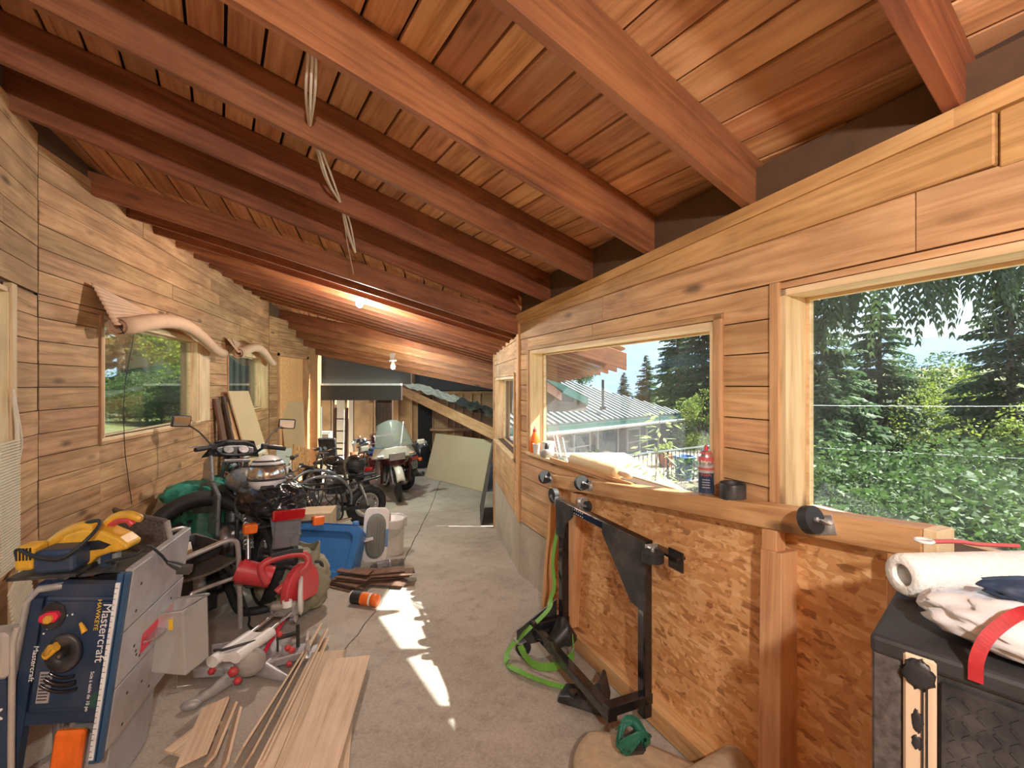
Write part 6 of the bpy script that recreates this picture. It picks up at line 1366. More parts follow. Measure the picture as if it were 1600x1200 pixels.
mb = MB(); mb.lathe([(.05, 0), (.05, .06), (.048, .065), (.045, .062), (.045, .004), (.001, .004)], 22); obj('wall', mb, 'black_plastic', t)
# ---------------------------------------------------------------- black chest with a wrapped fleece roll in the right corner
A0 = V((.677, .85, 0)); CR = radians(-48); 
cd = thing('road_chest', 'black chest with worn wooden corner strip and tread plate side in the lower right corner', 'chest', (A0.x, A0.y, 0.0), CR); CS = .77
hC = 1.18
mb = MB(); mb.box2((0, 0, 0), (.60, .30, hC - .02)); obj('body', mb, 'black_plastic', cd, bevel=.006)
mb = MB(); mb.box2((-.006, -.008, hC - .035), (.60, .31, hC)); lid = obj('lid', mb, 'rubber', cd, bevel=.008, seg=2)
mb = MB(); mb.box2((-.003, -.006, 0), (.039, .012, hC - .03)); obj('corner_board', mb, 'carpet_dark', cd, bevel=.004)
mb = MB(); mb.box2((.042, -.012, 0), (.086, .0, hC - .012)); ws = obj('wood_strip', mb, 'thin_board', cd, bevel=.004)
mb = MB(); mb.box2((.067, -.0145, 0), (.070, -.011, hC - .06)); mb.box2((.073, -.0145, 0), (.0755, -.011, hC - .06)); obj('groove_line', mb, 'print_black', ws)
mb = MB(); blob(mb, (.063, -.012, hC - .042), (.022, .007, .026), .25, 6, 20, 14, seed=2); obj('carved_boss', mb, 'black_plastic', ws)
rg = random.Random(2)
for k in range(7):
    z = rg.uniform(.1, hC - .12); mb = MB(); blob(mb, (.056 + rg.uniform(-.008, .006), -.0115, z), (.008, .003, rg.uniform(.012, .03)), .5, 4, 12, 8, seed=k); obj('worn_patch', mb, 'black_plastic', ws)
mb = MB(); mb.box2((.092, -.010, .0), (.60, -.002, hC - .045)); tp = obj('tread_plate', mb, 'black_plastic', cd)
mb = MB(); k = 0
for i in range(30):
    for j in range(22):
        x = .105 + i * .018; z = hC - .065 - j * .018
        if x > .585 or z < .15: continue
        s_ = 1 if (i + j) % 2 else -1; mb.box((x, -.0105, z), (.014, .003, .0036), M4.Rotation(radians(45 * s_), 3, 'Y'))
tag(obj('tread', mb, 'black_plastic', tp), kind='stuff')
cw = lambda x, y, z: V((A0.x, A0.y, 0)) + RZ(CR) @ V((x, y, z))
t = thing('fleece_roll', 'white fleece roller sleeve with hollow grey core lying on the black chest', 'roll', (.865, .99, hC + .05)); t.rotation_euler = (0, 0, radians(3)); t.scale = (.9, .9, .9)
T = M4.Rotation(radians(90), 4, 'Y') @ M4.Identity(4)
mb = MB(); mb.lathe([(.026, -.02), (.044, -.022), (.050, -.01), (.050, .60), (.026, .60), (.026, -.02)], 26, T, cap=False); obj('fleece', mb, 'white_fleece' if 'white_fleece' in MAT else 'white_plastic', t)
mb = MB(); mb.lathe([(.001, -.008), (.0255, -.008), (.0255, .58), (.001, .58)], 22, T, cap=False); obj('core', mb, 'tool_grey', t)
t = thing('plastic_wrap', 'translucent white plastic bag wrapped under the fleece roll on the chest', 'bag', cw(.29, .125, hC + .045)); t.rotation_euler = (0, 0, CR + .12)
mb = MB(); blob(mb, (0, 0, 0), (.23, .10, .052), .15, 3.0, 60, 30, flat=-.05, seed=4, ridge=True, sq=.9); obj('film', mb, 'wrap_white' if 'wrap_white' in MAT else 'white_plastic', t)
t = thing('dark_cloth', 'dark navy cloth lying over the wrapped roll at the edge of the chest', 'cloth', cw(.30, .16, hC + .105)); t.rotation_euler = (0, 0, CR + .35)
mb = MB(); blob(mb, (0, 0, 0), (.17, .05, .028), .2, 2.8, 50, 22, seed=7, ridge=True); obj('fold', mb, 'navy', t)
pl = [cw(.225, .07, hC + .105), cw(.185, .03, hC + .098), cw(.150, .0, hC + .06), cw(.135, -.014, hC + .02), cw(.133, -.014, hC - .02)]
strap('red_strap', 'narrow red strap with an eyelet hanging over the front edge of the chest', 'strap', pl, .018, 'strap_red', RZ(CR) @ V((1, 0, 0)))
t = thing('luggage_tie', 'thin red tie with a white loop behind the fleece roll', 'tie', (.98, 1.06, hC + .098))
mb = MB(); mb.tube(smooth_path([(0, 0, 0), (.06, .0, .0), (.12, .01, -.01), (.2, .0, -.01)], 5), .005, 6); obj('cord', mb, 'print_red', t)
mb = MB(); mb.torus((-.02, 0, .002), (0, 0, 1), .016, .004, 16, 6); obj('loop', mb, 'white_plastic', t)
# ---------------------------------------------------------------- ceiling lamps and the hanging wire
def emit(name, c, s):
    b = NB(name); e = b.n('ShaderNodeEmission'); e.inputs[0].default_value = (*c, 1); e.inputs[1].default_value = s; b.l(e.outputs[0], b.out.inputs[0])
emit('bulb_warm', (1.0, 0.93, 0.82), 40); emit('bulb_cool', (0.86, 1.0, 0.97), 60); plain('porcelain', (0.75, 0.70, 0.6), .3)
def lamp(name, label, p, energy, col, mat, drop=.10):
    t = thing(name, label, 'lamp', p)
    mb = MB(); mb.lathe([(.055, .035), (.06, .045), (.06, .055), (.03, .06), (.001, .06)][::-1], 20); obj('base_plate', mb, 'porcelain', t)
    mb = MB(); mb.lathe([(.022, .045), (.025, .01), (.02, -.015)], 14); obj('socket', mb, 'porcelain', t)
    mb = MB(); mb.ball((0, 0, -.055), (.034, .034, .042), 16, 12); bl = obj('bulb', mb, mat, t)
    mb = MB(); mb.box((0, 0, .06 + drop / 2), (.07, .07, drop)); obj('junction_box', mb, 'galv', t)
    bl.visible_shadow = True
    l = bpy.data.lights.new(name + '_light', 'POINT'); l.energy = energy; l.color = col; l.shadow_soft_size = .05
    o = bpy.data.objects.new(name + '_light', l); COL.objects.link(o); o.parent = t; o.location = (0, 0, -.13); return t
def under(px, py, lo=2.5, hi=9.0):   # farthest point on the ray that is still under the rafters
    best = lo; q = lo
    while q < hi:
        P = at(px, py, q); ok = True
        for (a, c) in rafters:
            f = (P.x - a.x) / (c.x - a.x) if abs(c.x - a.x) > 1e-6 else 0; y = a.y + (c.y - a.y) * f
            if abs(y - P.y) < .25 and P.z + .03 > a.z + (c.z - a.z) * f: ok = False
        if not ok: break
        best = q; q += .02
    return at(px, py, best)
p = under(562, 474); lamp('ceiling_bulb', 'bare lit bulb on a white holder under the rafters nearest the middle', (p.x, p.y, p.z + .055), BULB_W, (1, .94, .86), 'bulb_warm')
p = at(614, 573, 7.2); lamp('ceiling_bulb', 'bare cool white lit bulb at the far end above the dark header', (p.x, p.y, p.z + .055), BULB2_W, (.86, 1, .88), 'bulb_cool')
lamp('ceiling_bulb', 'unseen fill bulb added under the rafters just behind the camera', (0.35, -.75, 2.42), REAR_FILL_W, (1, .965, .92), 'bulb_warm')  # added bulb, out of view, lifts the light on the right wall
t = thing('hanging_wire', 'looped white cable hanging in strands through the rafters', 'cable', (0, 0, 0))
def rafter_pt(i, px):   # lower edge of a rafter at an image column
    a, c = rafters[i]; u = (px - 800) / F; q = (u * a.y - a.x) / ((c.x - a.x) - u * (c.y - a.y)); return a + (c - a) * q
r7, r8, r9, r10 = rafter_pt(7, 484), rafter_pt(8, 487), rafter_pt(9, 533), rafter_pt(10, 557)
for seg in ([r7 + V((0, .03, .12)), r7 * .6 + r8 * .4 + V((0, 0, .03)), r8 + V((0, -.02, .075))], [r8 + V((0, .03, .06)), r8 * .5 + r9 * .5 + V((0, 0, .03)), r9 + V((0, -.02, .05))], [r9 + V((0, .03, .05)), r9 * .6 + r10 * .4 + V((.0, 0, .02)), r10 + V((0, -.03, -.02))]):
    for k in range(3):
        o_ = V((.011 * (k - 1), 0, -.012 * (k % 2))); pts = smooth_path([seg[0] + o_ * .5, seg[1] + o_ * 1.6, seg[2] + o_ * .3], 8); mb = MB(); mb.tube(pts, .0055, 6); obj('strand', mb, 'cable_white', t)
mb = MB(); mb.tube(smooth_path([r9 + V((.0, .03, .03)), r9 * .5 + r10 * .5 + V((-.02, 0, -.03)), r10 + V((-.02, 0, -.17))], 6), .002, 4); obj('loose_strand', mb, 'cable_white', t)
# ---------------------------------------------------------------- rolled blinds over the left windows
def blind(label, t0, t1, h, sag, slack):
    b_ = thing('rolled_blind', label, 'blind', (0, 0, 0)); pts = []
    for k in range(13): q = k / 12; pts.append(L.P(t0 + (t1 - t0) * q, h + sag * sin(pi * min(1, q * 1.12)) ** 1.2 - .05 * q, .13 + .02 * sin(pi * q)))
    mb = MB(); vs = []; n = 16; rings = []
    mb.tube(pts, [.062 - .018 * k / 12 for k in range(13)], 18, caps=False); rl = obj('roll', mb, 'fabric_blind', b_, thick=.008)
    mb = MB(); pts2 = [L.P(t0 + (t1 - t0) * k / 12, h + sag * sin(pi * min(1, k / 12 * 1.12)) ** 1.2 - .05 * k / 12, .13 + .02 * sin(pi * k / 12)) for k in range(13)]; mb.tube(pts2, [.040 - .012 * k / 12 for k in range(13)], 14, caps=False); obj('inner_turn', mb, 'fabric_blind', rl, thick=.006)
    mb = MB(); mb.surf(lambda u, v: L.P(t0 - .10 + (t1 - t0) * (u * (.5 + .5 * v)) , h + .16 + slack * (1 - u) * (1 - v) - (.16 - sag * sin(pi * min(1, u * 1.12)) ** 1.2 * .6) * v, .03 + .13 * v + .004 * sin(v * 60)), 24, 40); obj('hanging_sheet', mb, 'fabric_blind', b_, thick=.004)
    mb = MB(); mb.tube([L.P(t0 - .02, h + .18, .06), L.P(t0, h - .05, .17)], .003, 5); obj('pull_cord', mb, 'rubber', b_)
    return b_
blind('ribbed brown blind rolled up and sagging above the large left window', .52, 2.62, 2.045, .165, .12)
blind('ribbed brown blind rolled up above the small far left window', 3.12, 4.95, 2.03, .15, .02)
t = thing('blind_cord', 'thin dark cord hanging from the large blind down the left wall', 'cord', (0, 0, 0))
mb = MB(); mb.tube(smooth_path([L.P(.80, 2.02, .10), L.P(.82, 1.6, .03), L.P(.84, 1.2, .02), L.P(.90, .95, .012), L.P(.96, .70, .012)], 6), .0028, 5); obj('string', mb, 'rubber', t)
t = thing('wall_outlet', 'white double electrical outlet on the left wall above the yellow saws', 'outlet', L.P(.24, .66, 0), radians(90 + 14.95))
mb = MB(); mb.box((0, -.012, 0), (.115, .014, .12)); pl = obj('cover_plate', mb, 'white_plastic', t, bevel=.006)
mb = MB()
for x in (-.028, .028):
    for z in (-.025, .025): mb.box((x - .005, -.0195, z), (.002, .002, .009)); mb.box((x + .005, -.0195, z), (.002, .002, .009))
tag(obj('slots', mb, 'print_black', pl), kind='stuff')
t = thing('bamboo_blind', 'cream slatted blind hanging crumpled below the window at the left edge', 'blind', (0, 0, 0))
for k in range(44):
    h = 1.36 - k * .0145; mb = MB(); mb.bar(L0.P(-.60, h, .03), L0.P(-.375, h, .03), .010, .010); obj('slat', mb, 'cream_board', t)
for k in range(12):
    h = .70 - k * .020; mb = MB(); mb.bar(L0.P(-.60, h - .06, .06 + .002 * k), L0.P(-.34, h + .05, .05 + .002 * k), .010, .010); obj('slat', mb, 'cream_board', t)
t = thing('window_rope', 'frayed yellowish rope hanging on the pine post at the left edge', 'rope', (0, 0, 0))
mb = MB(); mb.tube(smooth_path([L0.P(-.42, 1.62, .02), L0.P(-.40, 1.5, .03), L0.P(-.36, 1.40, .03), L0.P(-.33, 1.33, .025), L0.P(-.36, 1.24, .02), L0.P(-.40, 1.30, .02)], 6), .006, 6); obj('strand', mb, 'cable_white', t)
mb = MB(); mb.tube(smooth_path([L0.P(-.41, 1.58, .02), L0.P(-.385, 1.40, .025), L0.P(-.39, 1.2, .02)], 6), .010, 6); obj('strand', mb, 'cable_white', t)
# ---------------------------------------------------------------- boards leaning at the left wall
def leaning(name, label, pts, th, mat, cat='board', back=V((-.2, .6, 0)), group=None):
    """pts = bottom left, bottom right, top right, top left in world space"""
    t = thing(name, label, cat, pts[0], 0, group); pts = [V(p) - V(pts[0]) for p in pts]; n = (pts[1] - pts[0]).cross(pts[3] - pts[0]).normalized() * -th
    c = pts[:] if True else None; mb = MB(); L_ = (pts[3] - pts[0]).length; W_ = (pts[1] - pts[0]).length
    q = [pts[0], pts[3], pts[2], pts[1]]; q = q + [p + n for p in q]; mb.quadboard(q[4:] + q[:4], L_, W_, th); obj('panel', mb, mat, t, bevel=.002); return t
def lw(t_, h, o): return L.P(t_, h, o)
g_ = 'boards leaning at the left wall'
leaning('leaning_board', 'dark red brown board leaning on the wall beside the large left window', [lw(2.72, -.1, .26), lw(2.86, -.1, .26), lw(2.80, 1.48, .03), lw(2.66, 1.48, .03)], .03, 'brown_board', group=g_)
leaning('leaning_board', 'black edged narrow board leaning second from the large window', [lw(3.02, -.1, .30), lw(3.10, -.1, .30), lw(2.94, 1.50, .05), lw(2.86, 1.50, .05)], .03, 'dark_timber', group=g_)
leaning('leaning_board', 'cream panel leaning below the small far window', [lw(3.30, -.12, .40), lw(4.30, -.12, .40), lw(3.78, 1.55, .07), lw(2.98, 1.56, .07)], .02, 'cream_panel', group=g_)
leaning('leaning_board', 'orange wood edged board just behind the cream panel', [lw(3.10, -.12, .36), lw(3.32, -.12, .36), lw(3.06, 1.42, .05), lw(2.92, 1.42, .05)], .02, 'fir', group=g_)
leaning('leaning_board', 'tall tan cardboard sheet leaning in the lit doorway at the far left', [at(447, 722, 8.2), at(478, 722, 8.6), at(474, 626, 8.9), at(438, 630, 8.25)], .012, 'tan_panel', group=g_)
leaning('leaning_board', 'strand board offcut standing right of the tan sheet', [at(457, 742, 7.9), at(486, 738, 8.3), at(484, 702, 8.4), at(459, 694, 8.0)], .015, 'osb', group=g_)
leaning('leaning_board', 'pale green grey panel standing in front of the tan sheet', [at(430, 760, 7.2), at(456, 756, 7.4), at(456, 700, 7.6), at(432, 702, 7.4)], .015, 'grey_green_board', group=g_)
leaning('leaning_board', 'white strip board lying slanted before the cream panel', [at(382, 716, 5.6), at(416, 706, 6.2), at(414, 692, 6.2), at(384, 706, 5.6)], .02, 'paper_white', group=g_)
leaning('drywall_sheet', 'large beige drywall sheet leaning at the far end of the aisle', [fl(664, 745, -.3), fl(756, 769, -.3), at(772, 688, 8.35), at(681, 677, 9.8)], .014, 'drywall', 'sheet')
leaning('dark_sheet', 'dark sheet with pale edge leaning at the end of the right wall', [V((-.40, 5.92, fz(5.92))), V((-.50, 7.2, -.3)), V((-.27, 7.2, .92)), V((-.225, 5.96, .92))], .012, 'dark_panel', 'sheet')
# ---------------------------------------------------------------- things on the floor of the left half
t = thing('canvas_bag', 'olive canvas duffel bag slumped open behind the mitre saw', 'bag', (-1.62, 3.36, 0), radians(-20))
mb = MB(); blob(mb, (0, 0, .2), (.27, .17, .22), .16, 2.6, 56, 36, flat=-.2, seed=5, ridge=True, sq=.75); obj('body', mb, 'olive_canvas', t)
mb = MB(); mb.surf(lambda u, v: V((.20 * cos(2 * pi * u) + .02, .12 * sin(2 * pi * u), .36 + .10 * v + .03 * sin(6 * pi * u) * v)), 36, 6, wu=True); obj('mouth', mb, 'olive_canvas', t, thick=.008)
mb = MB(); mb.tube(smooth_path([(-.15, -.16, .38), (-.05, -.2, .42), (.06, -.19, .40), (.16, -.15, .36)], 5), .016, 8); obj('strap', mb, 'rubber', t)
mb = MB(); mb.box((.17, -.155, .16), (.14, .03, .16)); obj('side_pocket', mb, 'olive_canvas', t, bevel=.012, seg=2)
t = thing('black_glove', 'black work glove lying on the mouth of the olive bag', 'glove', (-1.70, 3.28, .45), radians(30))
mb = MB(); blob(mb, (0, 0, 0), (.09, .05, .025), .2, 3, 20, 12); 
for k in range(4): mb.tube([(.06, -.03 + .02 * k, .0), (.11, -.035 + .022 * k, .005), (.14, -.035 + .024 * k, -.01)], [.012, .011, .009], 8)
mb.tube([(.0, -.05, 0), (.04, -.08, .0), (.07, -.09, -.005)], [.014, .012, .009], 8); obj('fingers', mb, 'rubber', t)
t = thing('blue_tote', 'blue plastic storage tote lid leaning on its side beyond the olive bag', 'tote', fl(492, 906), radians(-8)); t.scale = (.93, .93, .93)
T_ = eul(radians(-58), 0, 0)
mb = MB(); mb.T = M4.Translation((0.0, .10, .0)) @ T_.to_4x4()
def tl(u, v):
    x = (u - .5) * .62; y = v * .50; r = max(0, max(abs(x) - .22, abs(y - .25) - .16)); return V((x, 0, y)) 
def lidp(w_, h_, r, n=6):
    out = []
    for (cx, cy, a0) in ((w_ - r, h_ - r, 0), (-w_ + r, h_ - r, 90), (-w_ + r, -h_ + r, 180), (w_ - r, -h_ + r, 270)):
        for k in range(n + 1): a = radians(a0 + 90 * k / n); out.append((cx + r * cos(a), cy + r * sin(a)))
    return out
loops = [lidp(.36, .24, .06), lidp(.355, .235, .06), lidp(.30, .18, .08), lidp(.285, .165, .09)]; zz = [-.03, .012, .012, -.012]
mb = MB(); vs = []; n = len(loops[0])
for lp, z in zip(loops, zz): vs += [V((x, y, z)) for x, y in lp]
fs = [(i * n + k, i * n + (k + 1) % n, (i + 1) * n + (k + 1) % n, (i + 1) * n + k) for i in range(3) for k in range(n)] + [tuple(range(3 * n, 4 * n))]
mb.T = M4.Translation((0, .08, .235)) @ eul(radians(57), 0, radians(0)).to_4x4(); mb.add(vs, fs); obj('lid', mb, 'tote_blue', t, thick=.006)
mb = MB(); mb.T = M4.Translation((0, .13, .25)) @ eul(radians(62), 0, 0).to_4x4(); vs = []
for (w_, h_, z) in ((.335, .215, .0), (.31, .19, -.20)): vs += [V((x, y, z)) for x, y in lidp(w_, h_, .06)]
mb.add(vs, [(k, (k + 1) % n, n + (k + 1) % n, n + k) for k in range(n)] + [tuple(range(n, 2 * n))]); obj('tub', mb, 'tote_blue', t, thick=.006)
def pail(name, label, p, sc=1.0):
    t = thing(name, label, 'pail', p); mb = MB(); mb.lathe([(.125, 0), (.13, .01), (.145, .30), (.152, .302), (.152, .325), (.147, .327), (.147, .37), (.155, .372), (.155, .38), (.142, .38), (.122, .012), (.001, .012)], 28); obj('body', mb, 'white_plastic', t)
    mb = MB(); mb.tube([(.15 * cos(a), .15 * sin(a) , .33 - .12 * abs(sin(a))) for a in [pi + i * pi / 14 for i in range(15)]], .003, 6); obj('bail', mb, 'steel', t)
    mb = MB(); mb.surf(lambda u, v: V(((.165 + .01 * sin(9 * 2 * pi * u)) * cos(2 * pi * u) * (1 - .04 * v), (.165 + .01 * sin(7 * 2 * pi * u)) * sin(2 * pi * u) * (1 - .04 * v), .40 - .10 * v - .012 * sin(10 * pi * u) * v)), 44, 6, wu=True); obj('liner', mb, 'wrap_white', t, thick=.003)
    t.scale = (sc,) * 3; return t
pp = fl(611, 862, fz(4.5)); pail('pail', 'white plastic pail with a bag liner beside the aisle', (pp.x, pp.y, fz(pp.y)), .92)
t = thing('small_tin', 'small dark tin with a red band standing in the mouth of the white pail', 'tin', (pp.x - .02, pp.y - .09, .345 + fz(pp.y)))
mb = MB(); mb.lathe([(.04, 0), (.04, .085), (.036, .09), (.001, .09)], 18); tb_ = obj('body', mb, 'tool_grey', t)
mb = MB(); mb.lathe([(.0405, .03), (.0405, .065)], 18, cap=False); obj('band', mb, 'print_red', tb_)
pp2 = fl(584, 880); t = thing('clear_blister_pack', 'clear blister pack with an oval grey tool inside leaning on the pail', 'package', (pp2.x, pp2.y, 0), radians(10)); t.rotation_euler = (radians(-14), radians(4), radians(16)); t.scale = (.92, 1, 1.22)
mb = MB(); mb.prism(lidp(.125, .20, .06), (0, .0, .205), (1, 0, 0), (0, 0, 1), (0, 1, 0), .02); obj('card', mb, 'white_plastic', t, bevel=.006)
mb = MB(); vs = []; lp0, lp1 = lidp(.095, .165, .09), lidp(.078, .148, .076); n = len(lp0); vs = [V((x, .0, .195 + y)) for x, y in lp0] + [V((x, -.03, .195 + y)) for x, y in lp1]; mb.add(vs, [(k, (k + 1) % n, n + (k + 1) % n, n + k) for k in range(n)] + [tuple(range(n, 2 * n))]); obj('blister', mb, 'clear_screen', t, thick=.003)
mb = MB(); mb.prism(lidp(.07, .14, .068), (0, -.024, .195), (1, 0, 0), (0, 0, 1), (0, 1, 0), .02); tl_ = obj('oval_tool', mb, 'tool_grey', t, bevel=.008)
mb = MB()
for k in range(4): mb.box2((-.045 + k * .026, -.028, .09), (-.035 + k * .026, -.022, .30))
tag(obj('louvre', mb, 'print_black', tl_), kind='stuff')
mb = MB(); mb.box((.11, -.003, .18), (.025, .004, .13)); obj('blue_print', mb, 'tote_blue', t)
t = thing('plastic_jug', 'milky plastic jug with a blue cap behind the blue tote', 'jug', fl(556, 868), radians(20)); 
mb = MB(); mb.lathe([(.085, 0), (.09, .01), (.09, .19), (.075, .235), (.03, .27), (.026, .30)], 4, M4.Rotation(pi / 4, 4, 'Z')); obj('body', mb, 'wrap_white', t, bevel=.02, seg=2)
mb = MB(); mb.lathe([(.03, .295), (.03, .325), (.001, .327)], 14); obj('cap', mb, 'tote_blue', t)
mb = MB(); mb.box2((-.066, -.068, .05), (.066, -.064, .16)); obj('label', mb, 'cast_grey', t)
t = thing('black_flask', 'dark ribbed steel canister lying on the floor at the foot of the blister pack', 'canister', fl(607, 884, .05), radians(28))
mb = MB(); T = M4.Rotation(pi / 2, 4, 'Y'); mb.lathe([(.001, -.11), (.04, -.11), (.052, -.10), (.052, .0), (.056, .003), (.056, .014), (.05, .018), (.05, .07), (.042, .075), (.042, .13), (.001, .13)], 22, T); obj('body', mb, 'engine_metal', t)
mb = MB(); mb.lathe([(.028, -.15), (.035, -.11)], 14, T); obj('neck', mb, 'rubber', t)
t = thing('wipes_tub', 'orange and black tub of hand wipes lying on the floor before the shingles', 'tub', fl(567, 935, .045), radians(-16))
mb = MB(); mb.lathe([(.001, -.10), (.043, -.10), (.045, -.09), (.045, .075), (.043, .08), (.001, .08)], 24, T); tb_ = obj('body', mb, 'white_plastic', t)
mb = MB(); mb.lathe([(.0455, -.085), (.0455, -.005)], 24, T, cap=False); obj('black_label', mb, 'print_black', tb_)
mb = MB(); mb.lathe([(.0455, -.005), (.0455, .065)], 24, T, cap=False); obj('orange_label', mb, 'orange', tb_)
mb = MB(); mb.lathe([(.001, .132), (.030, .132), (.043, .122), (.045, .08), (.001, .08)], 24, T); obj('cap', mb, 'orange', t)
rg = random.Random(31); kk = 0
sh0 = fl(565, 915)
for j in range(7):
    for i in range(2 if j < 6 else 1):
        kk += 1; x0 = -.24 + .26 * i + rg.uniform(-.03, .03); t = thing('shingle', None, None, (sh0.x + x0 + .06 * j * .2, sh0.y + .05 + rg.uniform(-.03, .03), .004 + j * .0165), radians(rg.uniform(-38, -2) if i == 0 else rg.uniform(-8, 30)))
        t.rotation_euler.x = radians(rg.uniform(-2, 2)); tag(t, ('left' if i == 0 else 'right') + ' dark brown shingle, number %s up in the pile before the blue tote' % ('one', 'two', 'three', 'four', 'five', 'six', 'seven')[j], 'shingle', 'pile of old shingles')
        Ls = rg.uniform(.26, .36); mb = MB(); mb.box2((-.02, -.055, 0), (Ls, .055, .008)); obj('shake', mb, 'old_shingle', t); mb = None
t = thing('thin_stick', 'thin dark stick lying on the floor right of the shingles', 'stick', fl(618, 899, .004), radians(-8)); mb = MB(); mb.bar((-.1, 0, 0), (.1, 0, 0), .008, .008); obj('rod', mb, 'dark_timber', t)
g_ = 'boxes beside the motorcycles'
def carton(label, p, size, rz, mat='paper_white', flap=True, name='carton'):
    t = thing(name, label, 'box', p, rz, g_); a, b_, c_ = size; mb = MB(); mb.box2((-a / 2, -b_ / 2, 0), (a / 2, b_ / 2, c_)); obj('body', mb, mat, t, bevel=.004)
    if flap:
        mb = MB(); mb.box2((-a / 2, -.006, c_), (a / 2, .006, c_ + .0015)); obj('tape', mb, 'tan_panel', t)
        mb = MB(); mb.box2((a * .1, -b_ / 2 - .001, c_ * .25), (a * .4, -b_ / 2, c_ * .8)); obj('label', mb, 'cast_grey', t)
    return t
zf = lambda y: fz(y)
carton('white flat carton lying lowest in the stack right of the grey motorcycle', (-1.80, 4.25, zf(4.25)), (.62, .40, .13), radians(-25))
carton('white carton stacked second from the floor right of the grey motorcycle', (-1.80, 4.28, zf(4.28) + .132), (.50, .34, .10), radians(-18))
carton('small white carton topmost of the stack, partly open', (-1.92, 4.30, zf(4.3) + .234), (.34, .26, .09), radians(-30))
carton('tan carton standing behind the stack of white cartons', (-2.05, 4.75, zf(4.75)), (.36, .30, .42), radians(12), 'cardboard')
t = thing('foam_sheet', 'grey white sheet lying slanted behind the blue tote', 'sheet', (-1.55, 4.15, .17), radians(20)); t.rotation_euler = (radians(-12), radians(-10), radians(20)); mb = MB(); mb.box((0, 0, 0), (.55, .30, .015)); obj('sheet', mb, 'wrap_white', t)
t = thing('yellow_cone', 'small yellow plastic cone on the topmost white carton', 'cone', (-1.80, 4.26, zf(4.26) + .234)); mb = MB(); mb.lathe([(.05, 0), (.045, .01), (.02, .09), (.008, .10)], 12); obj('body', mb, 'yellow_tool', t)
# ---------------------------------------------------------------- far end clutter
def barp(name, label, cat, a, c, r, mat):
    t = thing(name, label, cat, a); mb = MB(); mb.cyl((0, 0, 0), V(c) - V(a), r, 10); obj('shaft', mb, mat, t); return t
barp('fishing_rod', 'thin pale rod standing upright between the dark posts of the far end', 'rod', at(536, 736, 9.0), at(538, 640, 9.3), .008, 'cast_grey')
barp('white_pole', 'slender white pole leaning by the studs at the right of the golf bag', 'pole', at(623, 722, 10.4), at(630, 659, 10.9), .015, 'white_plastic')
def golf(label, p, rz, n, mat, h=.8):
    t = thing('golf_bag', label, 'golf bag', p, rz); t.rotation_euler = (radians(-8), 0, rz); mb = MB(); mb.lathe([(.11, 0), (.125, .03), (.12, .4), (.13, h), (.115, h), (.11, h - .05), (.001, h - .05)], 18); obj('body', mb, mat, t)
    mb = MB(); mb.box2((-.07, -.17, .12), (.07, -.1, .5)); obj('pocket', mb, mat, t, bevel=.02)
    rg = random.Random(n)
    for k in range(n):
        a = 2 * pi * k / n; x, y = .07 * cos(a), .07 * sin(a); z = h + rg.uniform(.12, .3); dx, dy = rg.uniform(-.06, .06), rg.uniform(-.05, .05)
        mb = MB(); mb.cyl((x, y, h - .05), (x + dx, y + dy, z), .006, 6); c_ = obj('club_shaft', mb, 'steel', t)
        mb = MB(); mb.box((x + dx + .02, y + dy, z + .02), (.07, .03, .05), eul(rg.uniform(-.5, .5), .3, rg.uniform(0, 3))); obj('club_head', mb, 'white_plastic' if k % 3 == 0 else 'engine_metal', c_, bevel=.008)
golf('brown golf bag full of clubs standing left of the dark post', at(556, 722, 9.3) * 1.0, .2, 9, 'tan_leather', .55)
golf('brown golf bag packed with clubs in front of the plywood', at(573, 722, 9.35), .4, 8, 'tan_leather', .50)
golf('dark red golf bag with clubs right of the dark post', at(610, 724, 10.0), -.2, 7, 'maroon', .68)
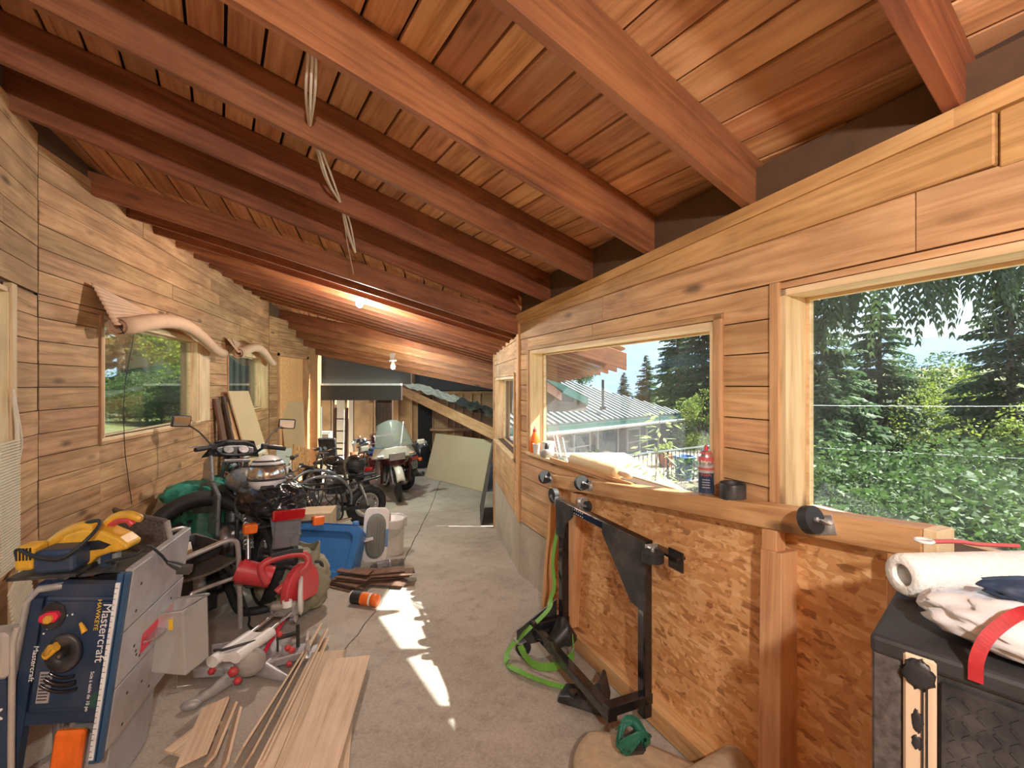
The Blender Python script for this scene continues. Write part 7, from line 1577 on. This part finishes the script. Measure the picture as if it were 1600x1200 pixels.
for o_ in [o for o in bpy.data.objects if o.name.startswith('golf_bag')]: o_.location.z = -.3
t = thing('rubbish_sack', 'black sack slumped against the dark doorway at the far end', 'sack', at(657, 722, 10.6)); t.location.z = -.3
mb = MB(); blob(mb, (0, 0, .30), (.26, .22, .34), .16, 2.8, 30, 20, flat=-.3, seed=8, ridge=True); obj('sack_skin', mb, 'bag_black', t)
t = thing('storage_panel', 'grey green panel standing in the far left bay', 'panel', at(495, 720, 9.9)); t.location.z = -.3
mb = MB(); mb.box2((-.10, 0, 0), (.10, .02, 1.45)); obj('sheet', mb, 'grey_green_board', t)
t = thing('cream_cabinet', 'cream cabinet door standing at the far left behind the motorcycles', 'cabinet', at(499, 720, 10.3)); t.location.z = -.3
mb = MB(); mb.box2((-.22, 0, 0), (.24, .3, .85)); obj('carcass', mb, 'cream_board', t); mb = MB(); mb.box2((-.20, -.015, .03), (.22, 0, .82)); dd = obj('door', mb, 'cream_board', t, bevel=.004); mb = MB(); mb.cyl((.17, -.02, .45), (.17, -.035, .45), .012, 10); obj('knob', mb, 'steel', dd)
t = thing('office_chair', 'small black folded chair among the clutter at the far left', 'chair', at(508, 728, 8.9)); t.location.z = -.3
mb = MB(); mb.box((0, 0, .42), (.36, .34, .05)); obj('seat', mb, 'black_plastic', t, bevel=.02); mb = MB(); mb.box((-.02, .17, .68), (.36, .05, .40), eul(.2, 0, 0)); obj('backrest', mb, 'black_plastic', t, bevel=.02)
for sx in (-.15, .15):
    for sy in (-.14, .14): mb = MB(); mb.cyl((sx, sy, 0), (sx, sy, .42), .012, 8); obj('leg', mb, 'steel', t)
t = thing('wooden_ladder', 'dark wooden step ladder standing against the posts at the far end', 'ladder', at(530, 722, 9.35)); t.location.z = -.3
for sx in (-.12, .12): mb = MB(); mb.bar((sx, 0, 0), (sx, .12, 1.45), .03, .05); obj('rail', mb, 'dark_timber', t)
for k in range(5): mb = MB(); mb.box((0, .03 + .02 * k, .22 + .25 * k), (.24, .06, .02)); obj('rung', mb, 'dark_timber', t)
